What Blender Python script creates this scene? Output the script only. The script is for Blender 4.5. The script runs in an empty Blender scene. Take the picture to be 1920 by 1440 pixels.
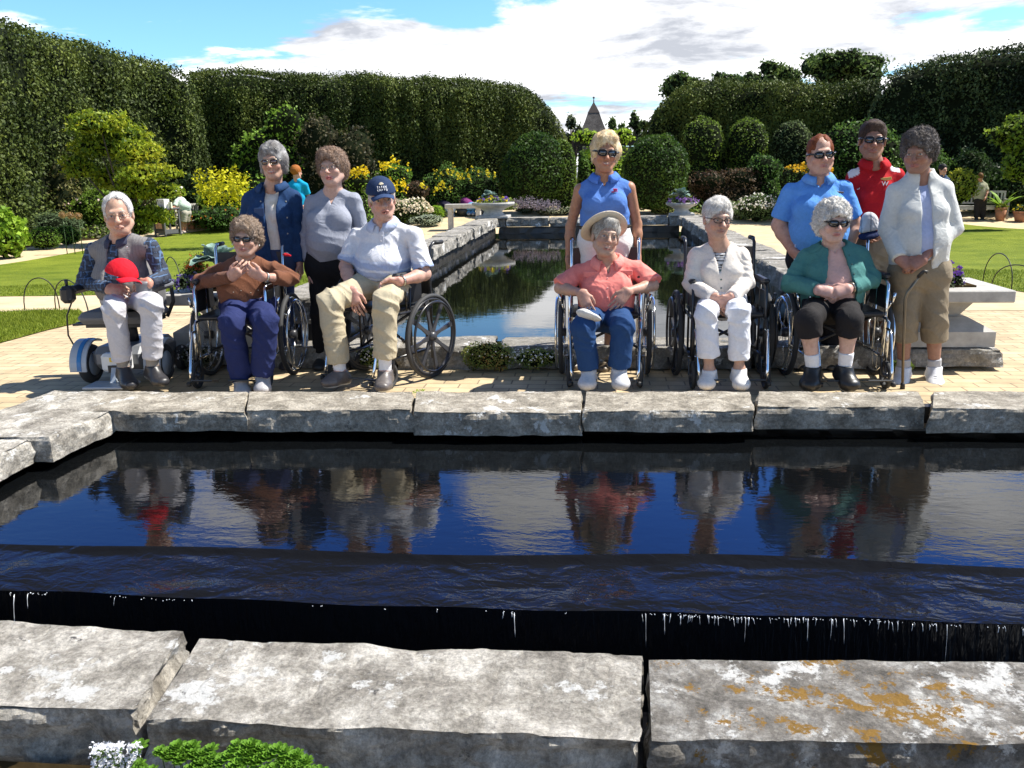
import bpy, math, random
import numpy as np
from mathutils import Vector, Matrix
random.seed(7); RNG = np.random.default_rng(11)
S = bpy.context.scene
COL = S.collection
# ------------------------------------------------------------------ camera (a hand-held compact, 1.42 m up)
F = 1600.0; CAMZ = 1.42
PITCH = math.atan(392/F); YAW = math.atan(170*math.cos(PITCH)/F); ROLL = -0.018
def Rz(a): c, s = math.cos(a), math.sin(a); return np.array([[c,-s,0],[s,c,0],[0,0,1.]])
def Rx(a): c, s = math.cos(a), math.sin(a); return np.array([[1.,0,0],[0,c,-s],[0,s,c]])
def Ry(a): c, s = math.cos(a), math.sin(a); return np.array([[c,0,s],[0,1.,0],[-s,0,c]])
CR = Rz(YAW) @ Rx(math.pi/2-PITCH) @ Rz(ROLL)
CP = np.array([0, 0, CAMZ])
def P(px, py, Y):                      # measured photo point -> world point standing at depth Y
    d = CR @ np.array([px-960., 720.-py, -F]); return CP + d*(Y/d[1])
def G(px, py, z):                      # measured photo point -> world point at height z
    d = CR @ np.array([px-960., 720.-py, -F]); return CP + d*((z-CAMZ)/d[2])
def sstep(a, b, x):
    t = np.clip((x-a)/(b-a), 0, 1); return t*t*(3-2*t)
def gz(x, y): return -0.42*sstep(8.5, 20.0, y)+.46*sstep(27.5,34.0,y)   # falls gently away from the terrace, rises again under the hedges
def GG(px, py):                        # point on the sloping ground
    d = CR @ np.array([px-960., 720.-py, -F]); d = d/d[1]; Y = np.arange(0.5, 60, .02); z = CAMZ+d[2]*Y; k = np.nonzero(z < gz(0*Y, Y))[0]
    k = k[0] if len(k) else len(Y)-1; return CP+d*Y[k]
cam = bpy.data.cameras.new('camera'); cam.sensor_width = 36; cam.lens = 36*F/1920; cam.clip_end = 600; cam.clip_start = 0.05
camo = bpy.data.objects.new('camera', cam); COL.objects.link(camo); S.camera = camo
M4 = Matrix([list(CR[i])+[CP[i]] for i in range(3)]+[[0,0,0,1]]); camo.matrix_world = M4
# ------------------------------------------------------------------ object bookkeeping
def tag(o, label=None, cat=None, group=None, kind=None):
    if label: o['label'] = label
    if cat: o['category'] = cat
    if group: o['group'] = group
    if kind: o['kind'] = kind
    return o
def empty(name, loc=(0,0,0), rz=0, label=None, cat=None, group=None):
    o = bpy.data.objects.new(name, None); COL.objects.link(o); o.location = loc; o.rotation_euler = (0,0,rz)
    o.empty_display_size = .1
    return tag(o, label, cat, group)
def copy_tree(o, parent=None):
    c = o.copy(); COL.objects.link(c)
    if parent: c.parent = parent
    for ch in list(o.children): copy_tree(ch, c)
    return c
def mesh_obj(name, V, Fc, mat=None, parent=None, col=None, smooth=False, uv=None):
    V = np.asarray(V, dtype=np.float32).reshape(-1,3)
    me = bpy.data.meshes.new(name)
    if isinstance(Fc, np.ndarray):
        k = Fc.shape[1]; n = len(Fc)
        me.vertices.add(len(V)); me.vertices.foreach_set('co', V.ravel())
        me.loops.add(n*k); me.loops.foreach_set('vertex_index', Fc.astype(np.int32).ravel())
        me.polygons.add(n); me.polygons.foreach_set('loop_start', np.arange(0, n*k, k, dtype=np.int32))
        me.update(calc_edges=True); me.validate()
    else:
        me.from_pydata([tuple(map(float, v)) for v in V], [], [tuple(f) for f in Fc]); me.update()
    if smooth: me.polygons.foreach_set('use_smooth', np.ones(len(me.polygons), dtype=bool))
    if col is not None:
        at = me.color_attributes.new('Col', 'FLOAT_COLOR', 'POINT')
        c4 = np.ones((len(V),4), dtype=np.float32); c4[:,:3] = col
        at.data.foreach_set('color', c4.ravel())
    o = bpy.data.objects.new(name, me); COL.objects.link(o)
    if mat: me.materials.append(mat)
    if parent: o.parent = parent
    return o
class MB:
    """collects solids and links them as ONE mesh"""
    def __init__(s): s.v = []; s.f = []; s.sm = []
    def add(s, V, Fc, smooth=False):
        b = len(s.v); s.v += [tuple(map(float,v)) for v in V]; s.f += [tuple(b+i for i in f) for f in Fc]; s.sm += [smooth]*len(Fc)
    def box(s, c, d, R=None, bev=0.0):
        hx, hy, hz = d[0]/2, d[1]/2, d[2]/2
        if bev <= 0:
            V = np.array([(x,y,z) for x in (-hx,hx) for y in (-hy,hy) for z in (-hz,hz)])
            Fc = [(0,1,3,2),(4,6,7,5),(0,4,5,1),(2,3,7,6),(0,2,6,4),(1,5,7,3)]
        else:
            b = min(bev, hx*.9, hy*.9, hz*.9); V = []; ix = {}
            for sx in (-1,1):
                for sy in (-1,1):
                    for sz in (-1,1):
                        for a in range(3):
                            q = [sx*(hx-(b if a!=0 else 0)), sy*(hy-(b if a!=1 else 0)), sz*(hz-(b if a!=2 else 0))]
                            ix[(sx,sy,sz,a)] = len(V); V.append(q)
            V = np.array(V); Fc = []
            for a in range(3):
                o1, o2 = [i for i in range(3) if i != a]
                for sg in (-1,1):
                    f = []
                    for (u,w) in ((-1,-1),(1,-1),(1,1),(-1,1)):
                        k = [0,0,0]; k[a] = sg; k[o1] = u; k[o2] = w; f.append(ix[(k[0],k[1],k[2],a)])
                    Fc.append(f if (sg > 0) == (a != 1) else f[::-1])
            for a in range(3):
                o1, o2 = [i for i in range(3) if i != a]
                for u in (-1,1):
                    for w in (-1,1):
                        f = []
                        for sg, which in ((-1,o1),(-1,o2),(1,o2),(1,o1)):
                            k = [0,0,0]; k[a] = sg; k[o1] = u; k[o2] = w; f.append(ix[(k[0],k[1],k[2],which)])
                        Fc.append(f)
            for sx in (-1,1):
                for sy in (-1,1):
                    for sz in (-1,1): Fc.append([ix[(sx,sy,sz,a)] for a in range(3)])
        if R is not None: V = V @ np.asarray(R).T
        s.add(V+np.array(c), Fc)
    def bar(s, a, b, w, h, up=(0,0,1)):
        a = np.array(a,float); b = np.array(b,float); d = b-a; L = np.linalg.norm(d); d /= L
        u = np.cross(np.array(up,float), d)
        if np.linalg.norm(u) < 1e-5: u = np.cross((1.,0,0), d)
        u /= np.linalg.norm(u); v = np.cross(d, u)
        s.box((a+b)/2, (w, h, L), np.stack([u, v, d], 1))
    def tube(s, pts, r, n=10, closed=False, caps=True):
        pts = [np.array(p,float) for p in pts]; m = len(pts)
        rr = r if hasattr(r,'__len__') else [r]*m
        t0 = pts[1]-pts[0]; t0 /= np.linalg.norm(t0)
        ref = np.array((0,0,1.)) if abs(t0[2]) < .9 else np.array((1.,0,0))
        V = []; 
        for i in range(m):
            if closed: t = pts[(i+1)%m]-pts[i-1]
            elif i == 0: t = pts[1]-pts[0]
            elif i == m-1: t = pts[-1]-pts[-2]
            else: t = pts[i+1]-pts[i-1]
            t /= np.linalg.norm(t)+1e-9
            u = ref-t*np.dot(ref,t); u /= np.linalg.norm(u)+1e-9; ref = u; v = np.cross(t,u)
            for k in range(n):
                a = 2*math.pi*k/n; V.append(pts[i]+rr[i]*(math.cos(a)*u+math.sin(a)*v))
        Fc = []
        for i in range(m if closed else m-1):
            j = (i+1)%m
            for k in range(n): Fc.append((i*n+k, i*n+(k+1)%n, j*n+(k+1)%n, j*n+k))
        if not closed and caps: Fc += [tuple(range(n))[::-1], tuple((m-1)*n+k for k in range(n))]
        s.add(V, Fc, True)
    def torus(s, c, R, r, axis=(1,0,0), n=48, m=8, sx=1.0):
        ax = np.array(axis,float); ax /= np.linalg.norm(ax)
        u = np.cross(ax, (0,0,1.)); 
        if np.linalg.norm(u) < 1e-4: u = np.array((1.,0,0))
        u /= np.linalg.norm(u); v = np.cross(ax,u); V = []
        for i in range(n):
            a = 2*math.pi*i/n; d = math.cos(a)*u+math.sin(a)*v
            for k in range(m):
                b = 2*math.pi*k/m; V.append(np.array(c)+d*(R+r*math.cos(b))+ax*r*sx*math.sin(b))
        Fc = [(i*m+k, i*m+(k+1)%m, ((i+1)%n)*m+(k+1)%m, ((i+1)%n)*m+k) for i in range(n) for k in range(m)]
        s.add(V, Fc, True)
    def lathe(s, c, prof, n=24, R=None, smooth=True, sy=1.0):
        V = []; m = len(prof)
        for (r,z) in prof:
            for k in range(n):
                a = 2*math.pi*k/n; V.append((r*math.cos(a), r*sy*math.sin(a), z))
        V = np.array(V)
        if R is not None: V = V @ np.asarray(R).T
        Fc = [(i*n+k, i*n+(k+1)%n, (i+1)*n+(k+1)%n, (i+1)*n+k) for i in range(m-1) for k in range(n)]
        Fc += [tuple(range(n))[::-1], tuple((m-1)*n+k for k in range(n))]
        s.add(V+np.array(c), Fc, smooth)
    def prism(s, poly, z0, z1, o=(0,0,0), R=None):
        n = len(poly); V = np.array([(p[0],p[1],z0) for p in poly]+[(p[0],p[1],z1) for p in poly])
        if R is not None: V = V @ np.asarray(R).T
        s.add(V+np.array(o), [tuple(range(n))[::-1], tuple(range(n,2*n))]+[(i,(i+1)%n,n+(i+1)%n,n+i) for i in range(n)])
    def build(s, name, mat, parent=None, col=None):
        o = mesh_obj(name, s.v, s.f, mat, parent, col)
        o.data.polygons.foreach_set('use_smooth', np.array(s.sm, dtype=bool)); return o
# ------------------------------------------------------------------ noise on point arrays
def _h(ix, iy, iz, seed):
    n = (ix*374761393 + iy*668265263 + iz*2147483647 + seed*1274126177) & 0xFFFFFFFF
    n = ((n ^ (n >> 13))*1274126177) & 0xFFFFFFFF
    return ((n ^ (n >> 16)) & 0xFFFF)/65535.0
def vnoise(p, seed=0):
    p = np.asarray(p, dtype=np.float64); i = np.floor(p).astype(np.int64); f = p-i; f = f*f*(3-2*f)
    r = 0
    for dx in (0,1):
        for dy in (0,1):
            for dz in (0,1):
                w = (f[...,0] if dx else 1-f[...,0])*(f[...,1] if dy else 1-f[...,1])*(f[...,2] if dz else 1-f[...,2])
                r = r + w*_h(i[...,0]+dx, i[...,1]+dy, i[...,2]+dz, seed)
    return r*2-1
def fbm(p, o=4, seed=0):
    r = 0; a = .5; p = np.asarray(p, float)
    for k in range(o): r = r + a*vnoise(p, seed+k*17); p = p*2.03+3.1; a *= .5
    return r
# ------------------------------------------------------------------ materials
def nt(name):
    m = bpy.data.materials.new(name); m.use_nodes = True; n = m.node_tree; b = n.nodes['Principled BSDF']; return m, n, b
def N(n, t, **k):
    x = n.nodes.new(t)
    for a, b in k.items():
        if a in x.inputs.keys(): x.inputs[a].default_value = b
        else: setattr(x, a, b)
    return x
def lin(h):
    h = h.lstrip('#'); r = [int(h[i:i+2],16)/255 for i in (0,2,4)]
    return tuple(((c+.055)/1.055)**2.4 if c > .04045 else c/12.92 for c in r)
def plain(name, c, rough=.6, metal=0.0, spec=.5, bump=0, bscale=200, var=.0, vscale=20, coat=0, trans=0):
    m, n, b = nt(name); b.inputs['Roughness'].default_value = rough; b.inputs['Metallic'].default_value = metal
    b.inputs['Specular IOR Level'].default_value = spec
    b.inputs['Base Color'].default_value = (*c,1)
    if coat: b.inputs['Coat Weight'].default_value = coat
    if trans: b.inputs['Transmission Weight'].default_value = trans
    if var or bump: tc = N(n,'ShaderNodeTexCoord')
    if var:
        t = N(n,'ShaderNodeTexNoise', Scale=vscale, Detail=5.0, Roughness=.6); n.links.new(tc.outputs['Object'], t.inputs['Vector'])
        r = N(n,'ShaderNodeValToRGB'); r.color_ramp.elements[0].position = .3; r.color_ramp.elements[1].position = .72
        r.color_ramp.elements[0].color = (*[x*(1-var) for x in c],1); r.color_ramp.elements[1].color = (*[min(1,x*(1+var)) for x in c],1)
        n.links.new(t.outputs['Fac'], r.inputs['Fac']); n.links.new(r.outputs['Color'], b.inputs['Base Color'])
    if bump:
        t = N(n,'ShaderNodeTexNoise', Scale=bscale, Detail=4.0); n.links.new(tc.outputs['Object'], t.inputs['Vector'])
        bp = N(n,'ShaderNodeBump', Strength=bump, Distance=.004); n.links.new(t.outputs['Fac'], bp.inputs['Height']); n.links.new(bp.outputs['Normal'], b.inputs['Normal'])
    return m
def attrmat(name, rough=.8, spec=.3, bump=.3, bscale=500, bdist=.002, var=.15, vscale=40, sss=0, sheen=0, stretch=(1,1,1), translucent=0, gain=1.0, fold=0):
    """colour from the mesh's own Col attribute, broken up by fine noise"""
    m, n, b = nt(name); b.inputs['Roughness'].default_value = rough; b.inputs['Specular IOR Level'].default_value = spec
    a = N(n,'ShaderNodeAttribute', attribute_name='Col'); tc = N(n,'ShaderNodeTexCoord')
    mp = N(n,'ShaderNodeMapping'); mp.inputs['Scale'].default_value = stretch; n.links.new(tc.outputs['Object'], mp.inputs['Vector'])
    t = N(n,'ShaderNodeTexNoise', Scale=vscale, Detail=6.0, Roughness=.65); n.links.new(mp.outputs['Vector'], t.inputs['Vector'])
    mr = N(n,'ShaderNodeMapRange'); mr.inputs['From Min'].default_value = .3; mr.inputs['From Max'].default_value = .7
    mr.inputs['To Min'].default_value = 1-var; mr.inputs['To Max'].default_value = 1+var; n.links.new(t.outputs['Fac'], mr.inputs['Value'])
    gn = N(n,'ShaderNodeVectorMath', operation='SCALE'); gn.inputs['Scale'].default_value = gain; n.links.new(a.outputs['Color'], gn.inputs[0])
    mx = N(n,'ShaderNodeVectorMath', operation='MULTIPLY'); n.links.new(gn.outputs[0], mx.inputs[0]); n.links.new(mr.outputs['Result'], mx.inputs[1])
    n.links.new(mx.outputs['Vector'], b.inputs['Base Color'])
    if bump:
        t2 = N(n,'ShaderNodeTexNoise', Scale=bscale, Detail=3.0); n.links.new(mp.outputs['Vector'], t2.inputs['Vector'])
        bp = N(n,'ShaderNodeBump', Strength=bump, Distance=bdist); n.links.new(t2.outputs['Fac'], bp.inputs['Height']); n.links.new(bp.outputs['Normal'], b.inputs['Normal'])
    if fold:
        t3 = N(n,'ShaderNodeTexNoise', Scale=9.0, Detail=2.5, Distortion=1.6, Roughness=.4); n.links.new(tc.outputs['Object'], t3.inputs['Vector'])
        ab = N(n,'ShaderNodeMath', operation='ABSOLUTE'); sb = N(n,'ShaderNodeMath', operation='SUBTRACT'); sb.inputs[1].default_value = .5; n.links.new(t3.outputs['Fac'], sb.inputs[0]); n.links.new(sb.outputs[0], ab.inputs[0])
        b3 = N(n,'ShaderNodeBump', Strength=1.0, Distance=fold); b3.invert = True; n.links.new(ab.outputs[0], b3.inputs['Height'])
        if bump: n.links.new(b3.outputs[0], bp.inputs['Normal'])
        else: n.links.new(b3.outputs[0], b.inputs['Normal'])
    if sss: b.inputs['Subsurface Weight'].default_value = sss; b.inputs['Subsurface Radius'].default_value = (.02,.008,.004); b.inputs['Subsurface Scale'].default_value = .6
    if sheen: b.inputs['Sheen Weight'].default_value = sheen
    if translucent:
        tr = N(n,'ShaderNodeBsdfTranslucent'); n.links.new(mx.outputs['Vector'], tr.inputs['Color'])
        ms = N(n,'ShaderNodeMixShader', Fac=translucent); n.links.new(b.outputs[0], ms.inputs[1]); n.links.new(tr.outputs[0], ms.inputs[2])
        n.links.new(ms.outputs[0], n.nodes['Material Output'].inputs['Surface'])
    return m
LEAF = attrmat('leaf_green', rough=.55, spec=.25, bump=0, var=.25, vscale=3, translucent=.38, gain=1.7)
HLEAF = attrmat('hedge_leaf', rough=.6, spec=.2, bump=0, var=.3, vscale=1.5, translucent=.15, gain=1.75)
PETAL = attrmat('petal', rough=.7, spec=.2, bump=0, var=.1, vscale=30, translucent=.25)
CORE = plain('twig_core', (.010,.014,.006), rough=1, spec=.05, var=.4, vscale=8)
BARK = plain('bark', (.09,.065,.045), rough=.9, bump=.8, bscale=60, var=.4)
STEM = plain('stem', (.05,.09,.025), rough=.7)
# ------------------------------------------------------------------ implicit-surface bodies (one continuous skin each)
def nrm(v): v = np.asarray(v, float); return v/(np.linalg.norm(v)+1e-12)
class Field:
    def __init__(s, lo, hi, h, fine=()):
        s.ax = []
        for a in range(3):
            x = lo[a]; L = [x]
            while x < hi[a]:
                st = h
                for (flo, fhi, fh) in fine:
                    if flo[a]-h <= x < fhi[a]: st = min(st, fh)
                x += st; L.append(x)
            s.ax.append(np.array(L, dtype=np.float32))
        s.D = np.full([len(a) for a in s.ax], .5, dtype=np.float32)
    def blk(s, lo, hi):
        r = []
        for a in range(3):
            i0 = max(0, int(np.searchsorted(s.ax[a], lo[a]))-1); i1 = min(len(s.ax[a]), int(np.searchsorted(s.ax[a], hi[a]))+1)
            if i1 <= i0: return None
            r.append(slice(i0, i1))
        return tuple(r)
    def pts(s, b):
        return (s.ax[0][b[0]][:,None,None], s.ax[1][b[1]][None,:,None], s.ax[2][b[2]][None,None,:])
    def comb(s, b, d, k, op):
        A = s.D[b]
        if op == 'u':
            h = np.clip(.5+.5*(A-d)/k, 0, 1); s.D[b] = A*(1-h)+d*h-k*h*(1-h)
        elif op == 's':
            h = np.clip(.5-.5*(A+d)/k, 0, 1); s.D[b] = A*(1-h)-d*h+k*h*(1-h)
        elif op == 'i':
            s.D[b] = np.maximum(A, d)
    def cone(s, a, b, ra, rb, k=.02, w=None, ws=1.0, flat=False, flat0=False, op='u'):
        a = np.asarray(a,float); b = np.asarray(b,float); m = max(ra,rb)*max(ws,1)+2.5*k+.03
        B = s.blk(np.minimum(a,b)-m, np.maximum(a,b)+m)
        if B is None: return
        X,Y,Z = s.pts(B); ba = b-a; L2 = float(ba@ba)+1e-12
        px,py,pz = X-a[0], Y-a[1], Z-a[2]
        tu = (px*ba[0]+py*ba[1]+pz*ba[2])/L2; t = np.clip(tu,0,1)
        qx,qy,qz = px-t*ba[0], py-t*ba[1], pz-t*ba[2]
        if w is not None:
            w = nrm(w); c = (qx*w[0]+qy*w[1]+qz*w[2])*(1-1/ws); qx = qx-w[0]*c; qy = qy-w[1]*c; qz = qz-w[2]*c
        d = np.sqrt(qx*qx+qy*qy+qz*qz)-(ra+(rb-ra)*t)
        L = math.sqrt(L2)
        if flat: d = np.maximum(d, (tu-1)*L)
        if flat0: d = np.maximum(d, -tu*L)
        s.comb(B, d.astype(np.float32), k, op)
    def ell(s, c, r, k=.02, R=None, op='u'):
        c = np.asarray(c,float); r = np.asarray(r,float) if hasattr(r,'__len__') else np.array([r]*3,float)
        m = r.max()+2.5*k+.02; B = s.blk(c-m, c+m)
        if B is None: return
        X,Y,Z = s.pts(B); x,y,z = X-c[0], Y-c[1], Z-c[2]
        if R is not None:
            x,y,z = (x*R[0][0]+y*R[1][0]+z*R[2][0], x*R[0][1]+y*R[1][1]+z*R[2][1], x*R[0][2]+y*R[1][2]+z*R[2][2])
        k0 = np.sqrt((x/r[0])**2+(y/r[1])**2+(z/r[2])**2)+1e-6; k1 = np.sqrt((x/r[0]**2)**2+(y/r[1]**2)**2+(z/r[2]**2)**2)+1e-6
        s.comb(B, (k0*(k0-1)/k1).astype(np.float32), k, op)
    def half(s, p, n):                 # keep the side the normal points away from
        X,Y,Z = s.pts((slice(None),)*3); n = nrm(n); p = np.asarray(p,float)
        s.D = np.maximum(s.D, ((X-p[0])*n[0]+(Y-p[1])*n[1]+(Z-p[2])*n[2]).astype(np.float32))
    def fn(s, f):
        X,Y,Z = s.pts((slice(None),)*3); s.D = f(s.D, X, Y, Z).astype(np.float32)
    def mesh(s, smooth=1):
        D = s.D; D[0]=D[-1]=.5; D[:,0]=D[:,-1]=.5; D[:,:,0]=D[:,:,-1]=.5
        I = D < 0
        c = np.zeros([n-1 for n in D.shape], dtype=np.int8)
        for i in (0,1):
            for j in (0,1):
                for k in (0,1): c += I[i:i+c.shape[0], j:j+c.shape[1], k:k+c.shape[2]]
        act = (c > 0) & (c < 8); idx = np.argwhere(act)
        if len(idx) == 0: return np.zeros((0,3)), np.zeros((0,4),int)
        vid = np.full(act.shape, -1, dtype=np.int32); vid[act] = np.arange(len(idx))
        co = [(i,j,k) for i in (0,1) for j in (0,1) for k in (0,1)]
        val = {q: D[idx[:,0]+q[0], idx[:,1]+q[1], idx[:,2]+q[2]] for q in co}
        pos = {q: np.stack([s.ax[a][idx[:,a]+q[a]] for a in range(3)],1) for q in co}
        acc = np.zeros((len(idx),3)); cnt = np.zeros(len(idx))
        for q in co:
            for a in range(3):
                if q[a] == 0:
                    r = list(q); r[a] = 1; r = tuple(r); va, vb = val[q], val[r]; m = (va < 0) != (vb < 0)
                    t = np.where(m, va/np.where(m, va-vb, 1), 0)[:,None]
                    acc += np.where(m[:,None], pos[q]*(1-t)+pos[r]*t, 0); cnt += m
        V = acc/cnt[:,None]; Fs = []
        for a in range(3):
            o1, o2 = [(1,2),(2,0),(0,1)][a]
            sl0 = [slice(None)]*3; sl1 = [slice(None)]*3; sl0[a] = slice(0,-1); sl1[a] = slice(1,None)
            m = I[tuple(sl0)] != I[tuple(sl1)]; e = np.argwhere(m)
            e = e[(e[:,o1] > 0) & (e[:,o2] > 0) & (e[:,o1] < D.shape[o1]-1) & (e[:,o2] < D.shape[o2]-1)]
            ins = I[e[:,0], e[:,1], e[:,2]]
            def g(d1, d2):
                q = e.copy(); q[:,o1] -= d1; q[:,o2] -= d2; return vid[q[:,0],q[:,1],q[:,2]]
            q = np.stack([g(1,1), g(0,1), g(0,0), g(1,0)],1); q[~ins] = q[~ins][:,::-1]; Fs.append(q)
        Fa = np.concatenate(Fs)
        for _ in range(smooth):
            A = np.zeros_like(V); n = np.zeros(len(V))
            for i in range(4):
                a_, b_ = Fa[:,i], Fa[:,(i+1)%4]
                np.add.at(A, a_, V[b_]); np.add.at(n, a_, 1); np.add.at(A, b_, V[a_]); np.add.at(n, b_, 1)
            V = V*.5+.5*A/np.maximum(n,1)[:,None]
        return V, Fa
def vnormals(V, Fa):
    n = np.cross(V[Fa[:,2]]-V[Fa[:,0]], V[Fa[:,3]]-V[Fa[:,1]]); R = np.zeros_like(V)
    for i in range(4): np.add.at(R, Fa[:,i], n)
    return R/(np.linalg.norm(R,axis=1)[:,None]+1e-12)

# ------------------------------------------------------------------ people
SKIN = attrmat('skin', rough=.5, spec=.4, bump=.25, bscale=260, bdist=.002, var=.12, vscale=50, sss=.12)
HAIR = attrmat('hair', rough=.65, spec=.15, bump=.5, bscale=200, bdist=.004, var=.28, vscale=120)
CLOTH = attrmat('cloth', fold=.011, rough=.85, spec=.2, bump=.35, bscale=900, bdist=.0015, var=.08, vscale=60)
KNIT = attrmat('knit', fold=.008, rough=.95, spec=.1, bump=.7, bscale=420, bdist=.003, var=.1, vscale=90, sheen=.08)
LEATH = attrmat('shoe_leather', rough=.4, spec=.5, bump=.3, bscale=300, bdist=.001, var=.12, vscale=60)
LENS = plain('dark_lens', (.008,.008,.01), rough=.08, spec=.8, coat=1)
LENSR = plain('amber_lens', (.06,.02,.012), rough=.08, spec=.8, coat=1)
WIRE = plain('wire_frame', (.30,.27,.22), rough=.3, metal=1)
DARKF = plain('dark_frame', (.02,.018,.018), rough=.25, spec=.6)

def hand(f, w, d, n, u, s=1.0, curl=.5, spread=1.0, thumb=.5, k=.006, fan=0.0):
    """palm and five bent fingers. d along the hand, n out of the palm (fingers curl towards it), u towards the thumb"""
    d = nrm(d); u = nrm(np.asarray(u)-d*np.dot(u,d)); n2 = np.cross(d,u); n = n2 if np.dot(n2,n) > 0 else -n2
    w = np.asarray(w,float)
    f.cone(w, w+d*.075*s, .023*s, .021*s, k=.014, w=u, ws=1.75)
    L = [(.028,.040,.026,.021,.0088),(.010,.046,.029,.022,.0090),(-.009,.042,.027,.021,.0086),(-.027,.033,.021,.018,.0076)]
    for i,(off, a, b, c, r) in enumerate(L):
        base = w+(d*(.078-.006*abs(i-1.3))+u*off)*s
        cu = curl*(1+.12*i)
        dirf = nrm(d+u*(.10*(1.2-i)*spread))
        p = base; ang = cu*.55
        f.cone(w+d*.04*s+u*off*.8*s, p, .011*s, (r+.001)*s, k=.008)
        for seg,(ln) in enumerate((a,b,c)):
            dd = nrm(dirf*math.cos(ang)+n*math.sin(ang)); q = p+dd*ln*s
            f.cone(p, q, r*s*(1-.06*seg), r*s*(1-.06*seg-.07), k=k*.6); p = q; ang += cu*(.85 if seg == 0 else .6)
    tb = w+(d*.022+u*.024)*s; t1 = tb+nrm(d*.75+u*.75+n*thumb*.5)*.036*s; t2 = t1+nrm(d*.95+u*.15+n*thumb*.8)*.030*s; t3 = t2+nrm(d*1+u*-.1+n*thumb)*.024*s
    f.cone(tb, t1, .015*s, .011*s, k=.010); f.cone(t1, t2, .0105*s, .0095*s, k=.005); f.cone(t2, t3, .0095*s, .008*s, k=.004)

def head_R(yaw, pitch, tilt): return Rz(yaw) @ Ry(tilt) @ Rx(pitch)

def add_head(f, c, R, s, o):
    T = lambda x,y,z: c+R@(np.array([x,y,z])*s)
    E = lambda p, r, k=.02, op='u': f.ell(T(*p), np.array(r)*s, k=k*s, R=R, op=op)
    C = lambda a, b, ra, rb, k=.01, op='u': f.cone(T(*a), T(*b), ra*s, rb*s, k=k*s, op=op)
    fat = o.get('jowl', 1.0)
    E((0,.014,.036), (.073,.092,.080)); E((0,-.016,-.036), (.058*fat,.070,.078), k=.03)
    E((0,-.052,-.098), (.026*fat,.024,.018), k=.028)
    for q in (-1,1):
        C((q*.052*fat,-.002,-.056), (q*.024*fat,-.05,-.094), .020*fat, .018*fat, k=.025)     # jaw line
        E((q*.036*fat,-.060,-.030), (.024*fat,.022,.022), k=.02)
    C((-.030,-.080,.022), (.030,-.080,.022), .0125, .0125, k=.016)
    for q in (-1,1): E((q*.031,-.099,.001), (.0195,.0165,.0125), k=.012, op='s')
    for q in (-1,1): E((q*.031,-.0745,.001), (.0125,.0125,.0115), k=.003)
    for q in (-1,1):
        C((q*.018,-.0855,.0085), (q*.043,-.079,.0065), .0035, .003, k=.006)             # upper lid
        C((q*.019,-.0835,-.010), (q*.041,-.078,-.010), .003, .0028, k=.007)            # lower lid
    ns = o.get('nose', 1.0)
    C((0,-.083,.012), (0,-.083-.029*ns,-.030), .0065, .0115*ns, k=.014); E((0,-.083-.030*ns,-.032), (.0125*ns,.011*ns,.0105*ns), k=.008)
    for q in (-1,1): E((q*.0125*ns,-.098,-.035), (.0085*ns,.010,.0075), k=.007); E((q*.007*ns,-.104,-.0425), (.0035,.005,.003), k=.003, op='s')
    for q in (-1,1): C((q*.020,-.099,-.034), (q*.036,-.083,-.070), .0042, .0034, k=.007, op='s')   # laugh lines
    sm = o.get('smile', .3); op_ = o.get('mouth', 0.0); mz = -.064
    for q in (-1,1):
        C((0,-.0905,mz+.0035), (q*.023,-.080,mz+.006*sm), .0058, .003, k=.006)
        C((0,-.0900,mz-.0075-op_*.010), (q*.021,-.080,mz-.003*(1-sm)-.003), .0062, .003, k=.006)
    C((-.020,-.092,mz-.002-op_*.004+.004*sm), (0,-.0975,mz-.002-op_*.004), .0022+op_*.004, .0026+op_*.005, k=.003, op='s')
    C((.020,-.092,mz-.002-op_*.004+.004*sm), (0,-.0975,mz-.002-op_*.004), .0022+op_*.004, .0026+op_*.005, k=.003, op='s')
    C((-.016,-.088,-.082), (.016,-.088,-.082), .003, .003, k=.012, op='s')
    for q in (-1,1):
        E((q*.077,.008,-.010), (.010,.019,.031), k=.008); E((q*.086,.004,-.008), (.006,.010,.018), k=.005, op='s')
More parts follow.
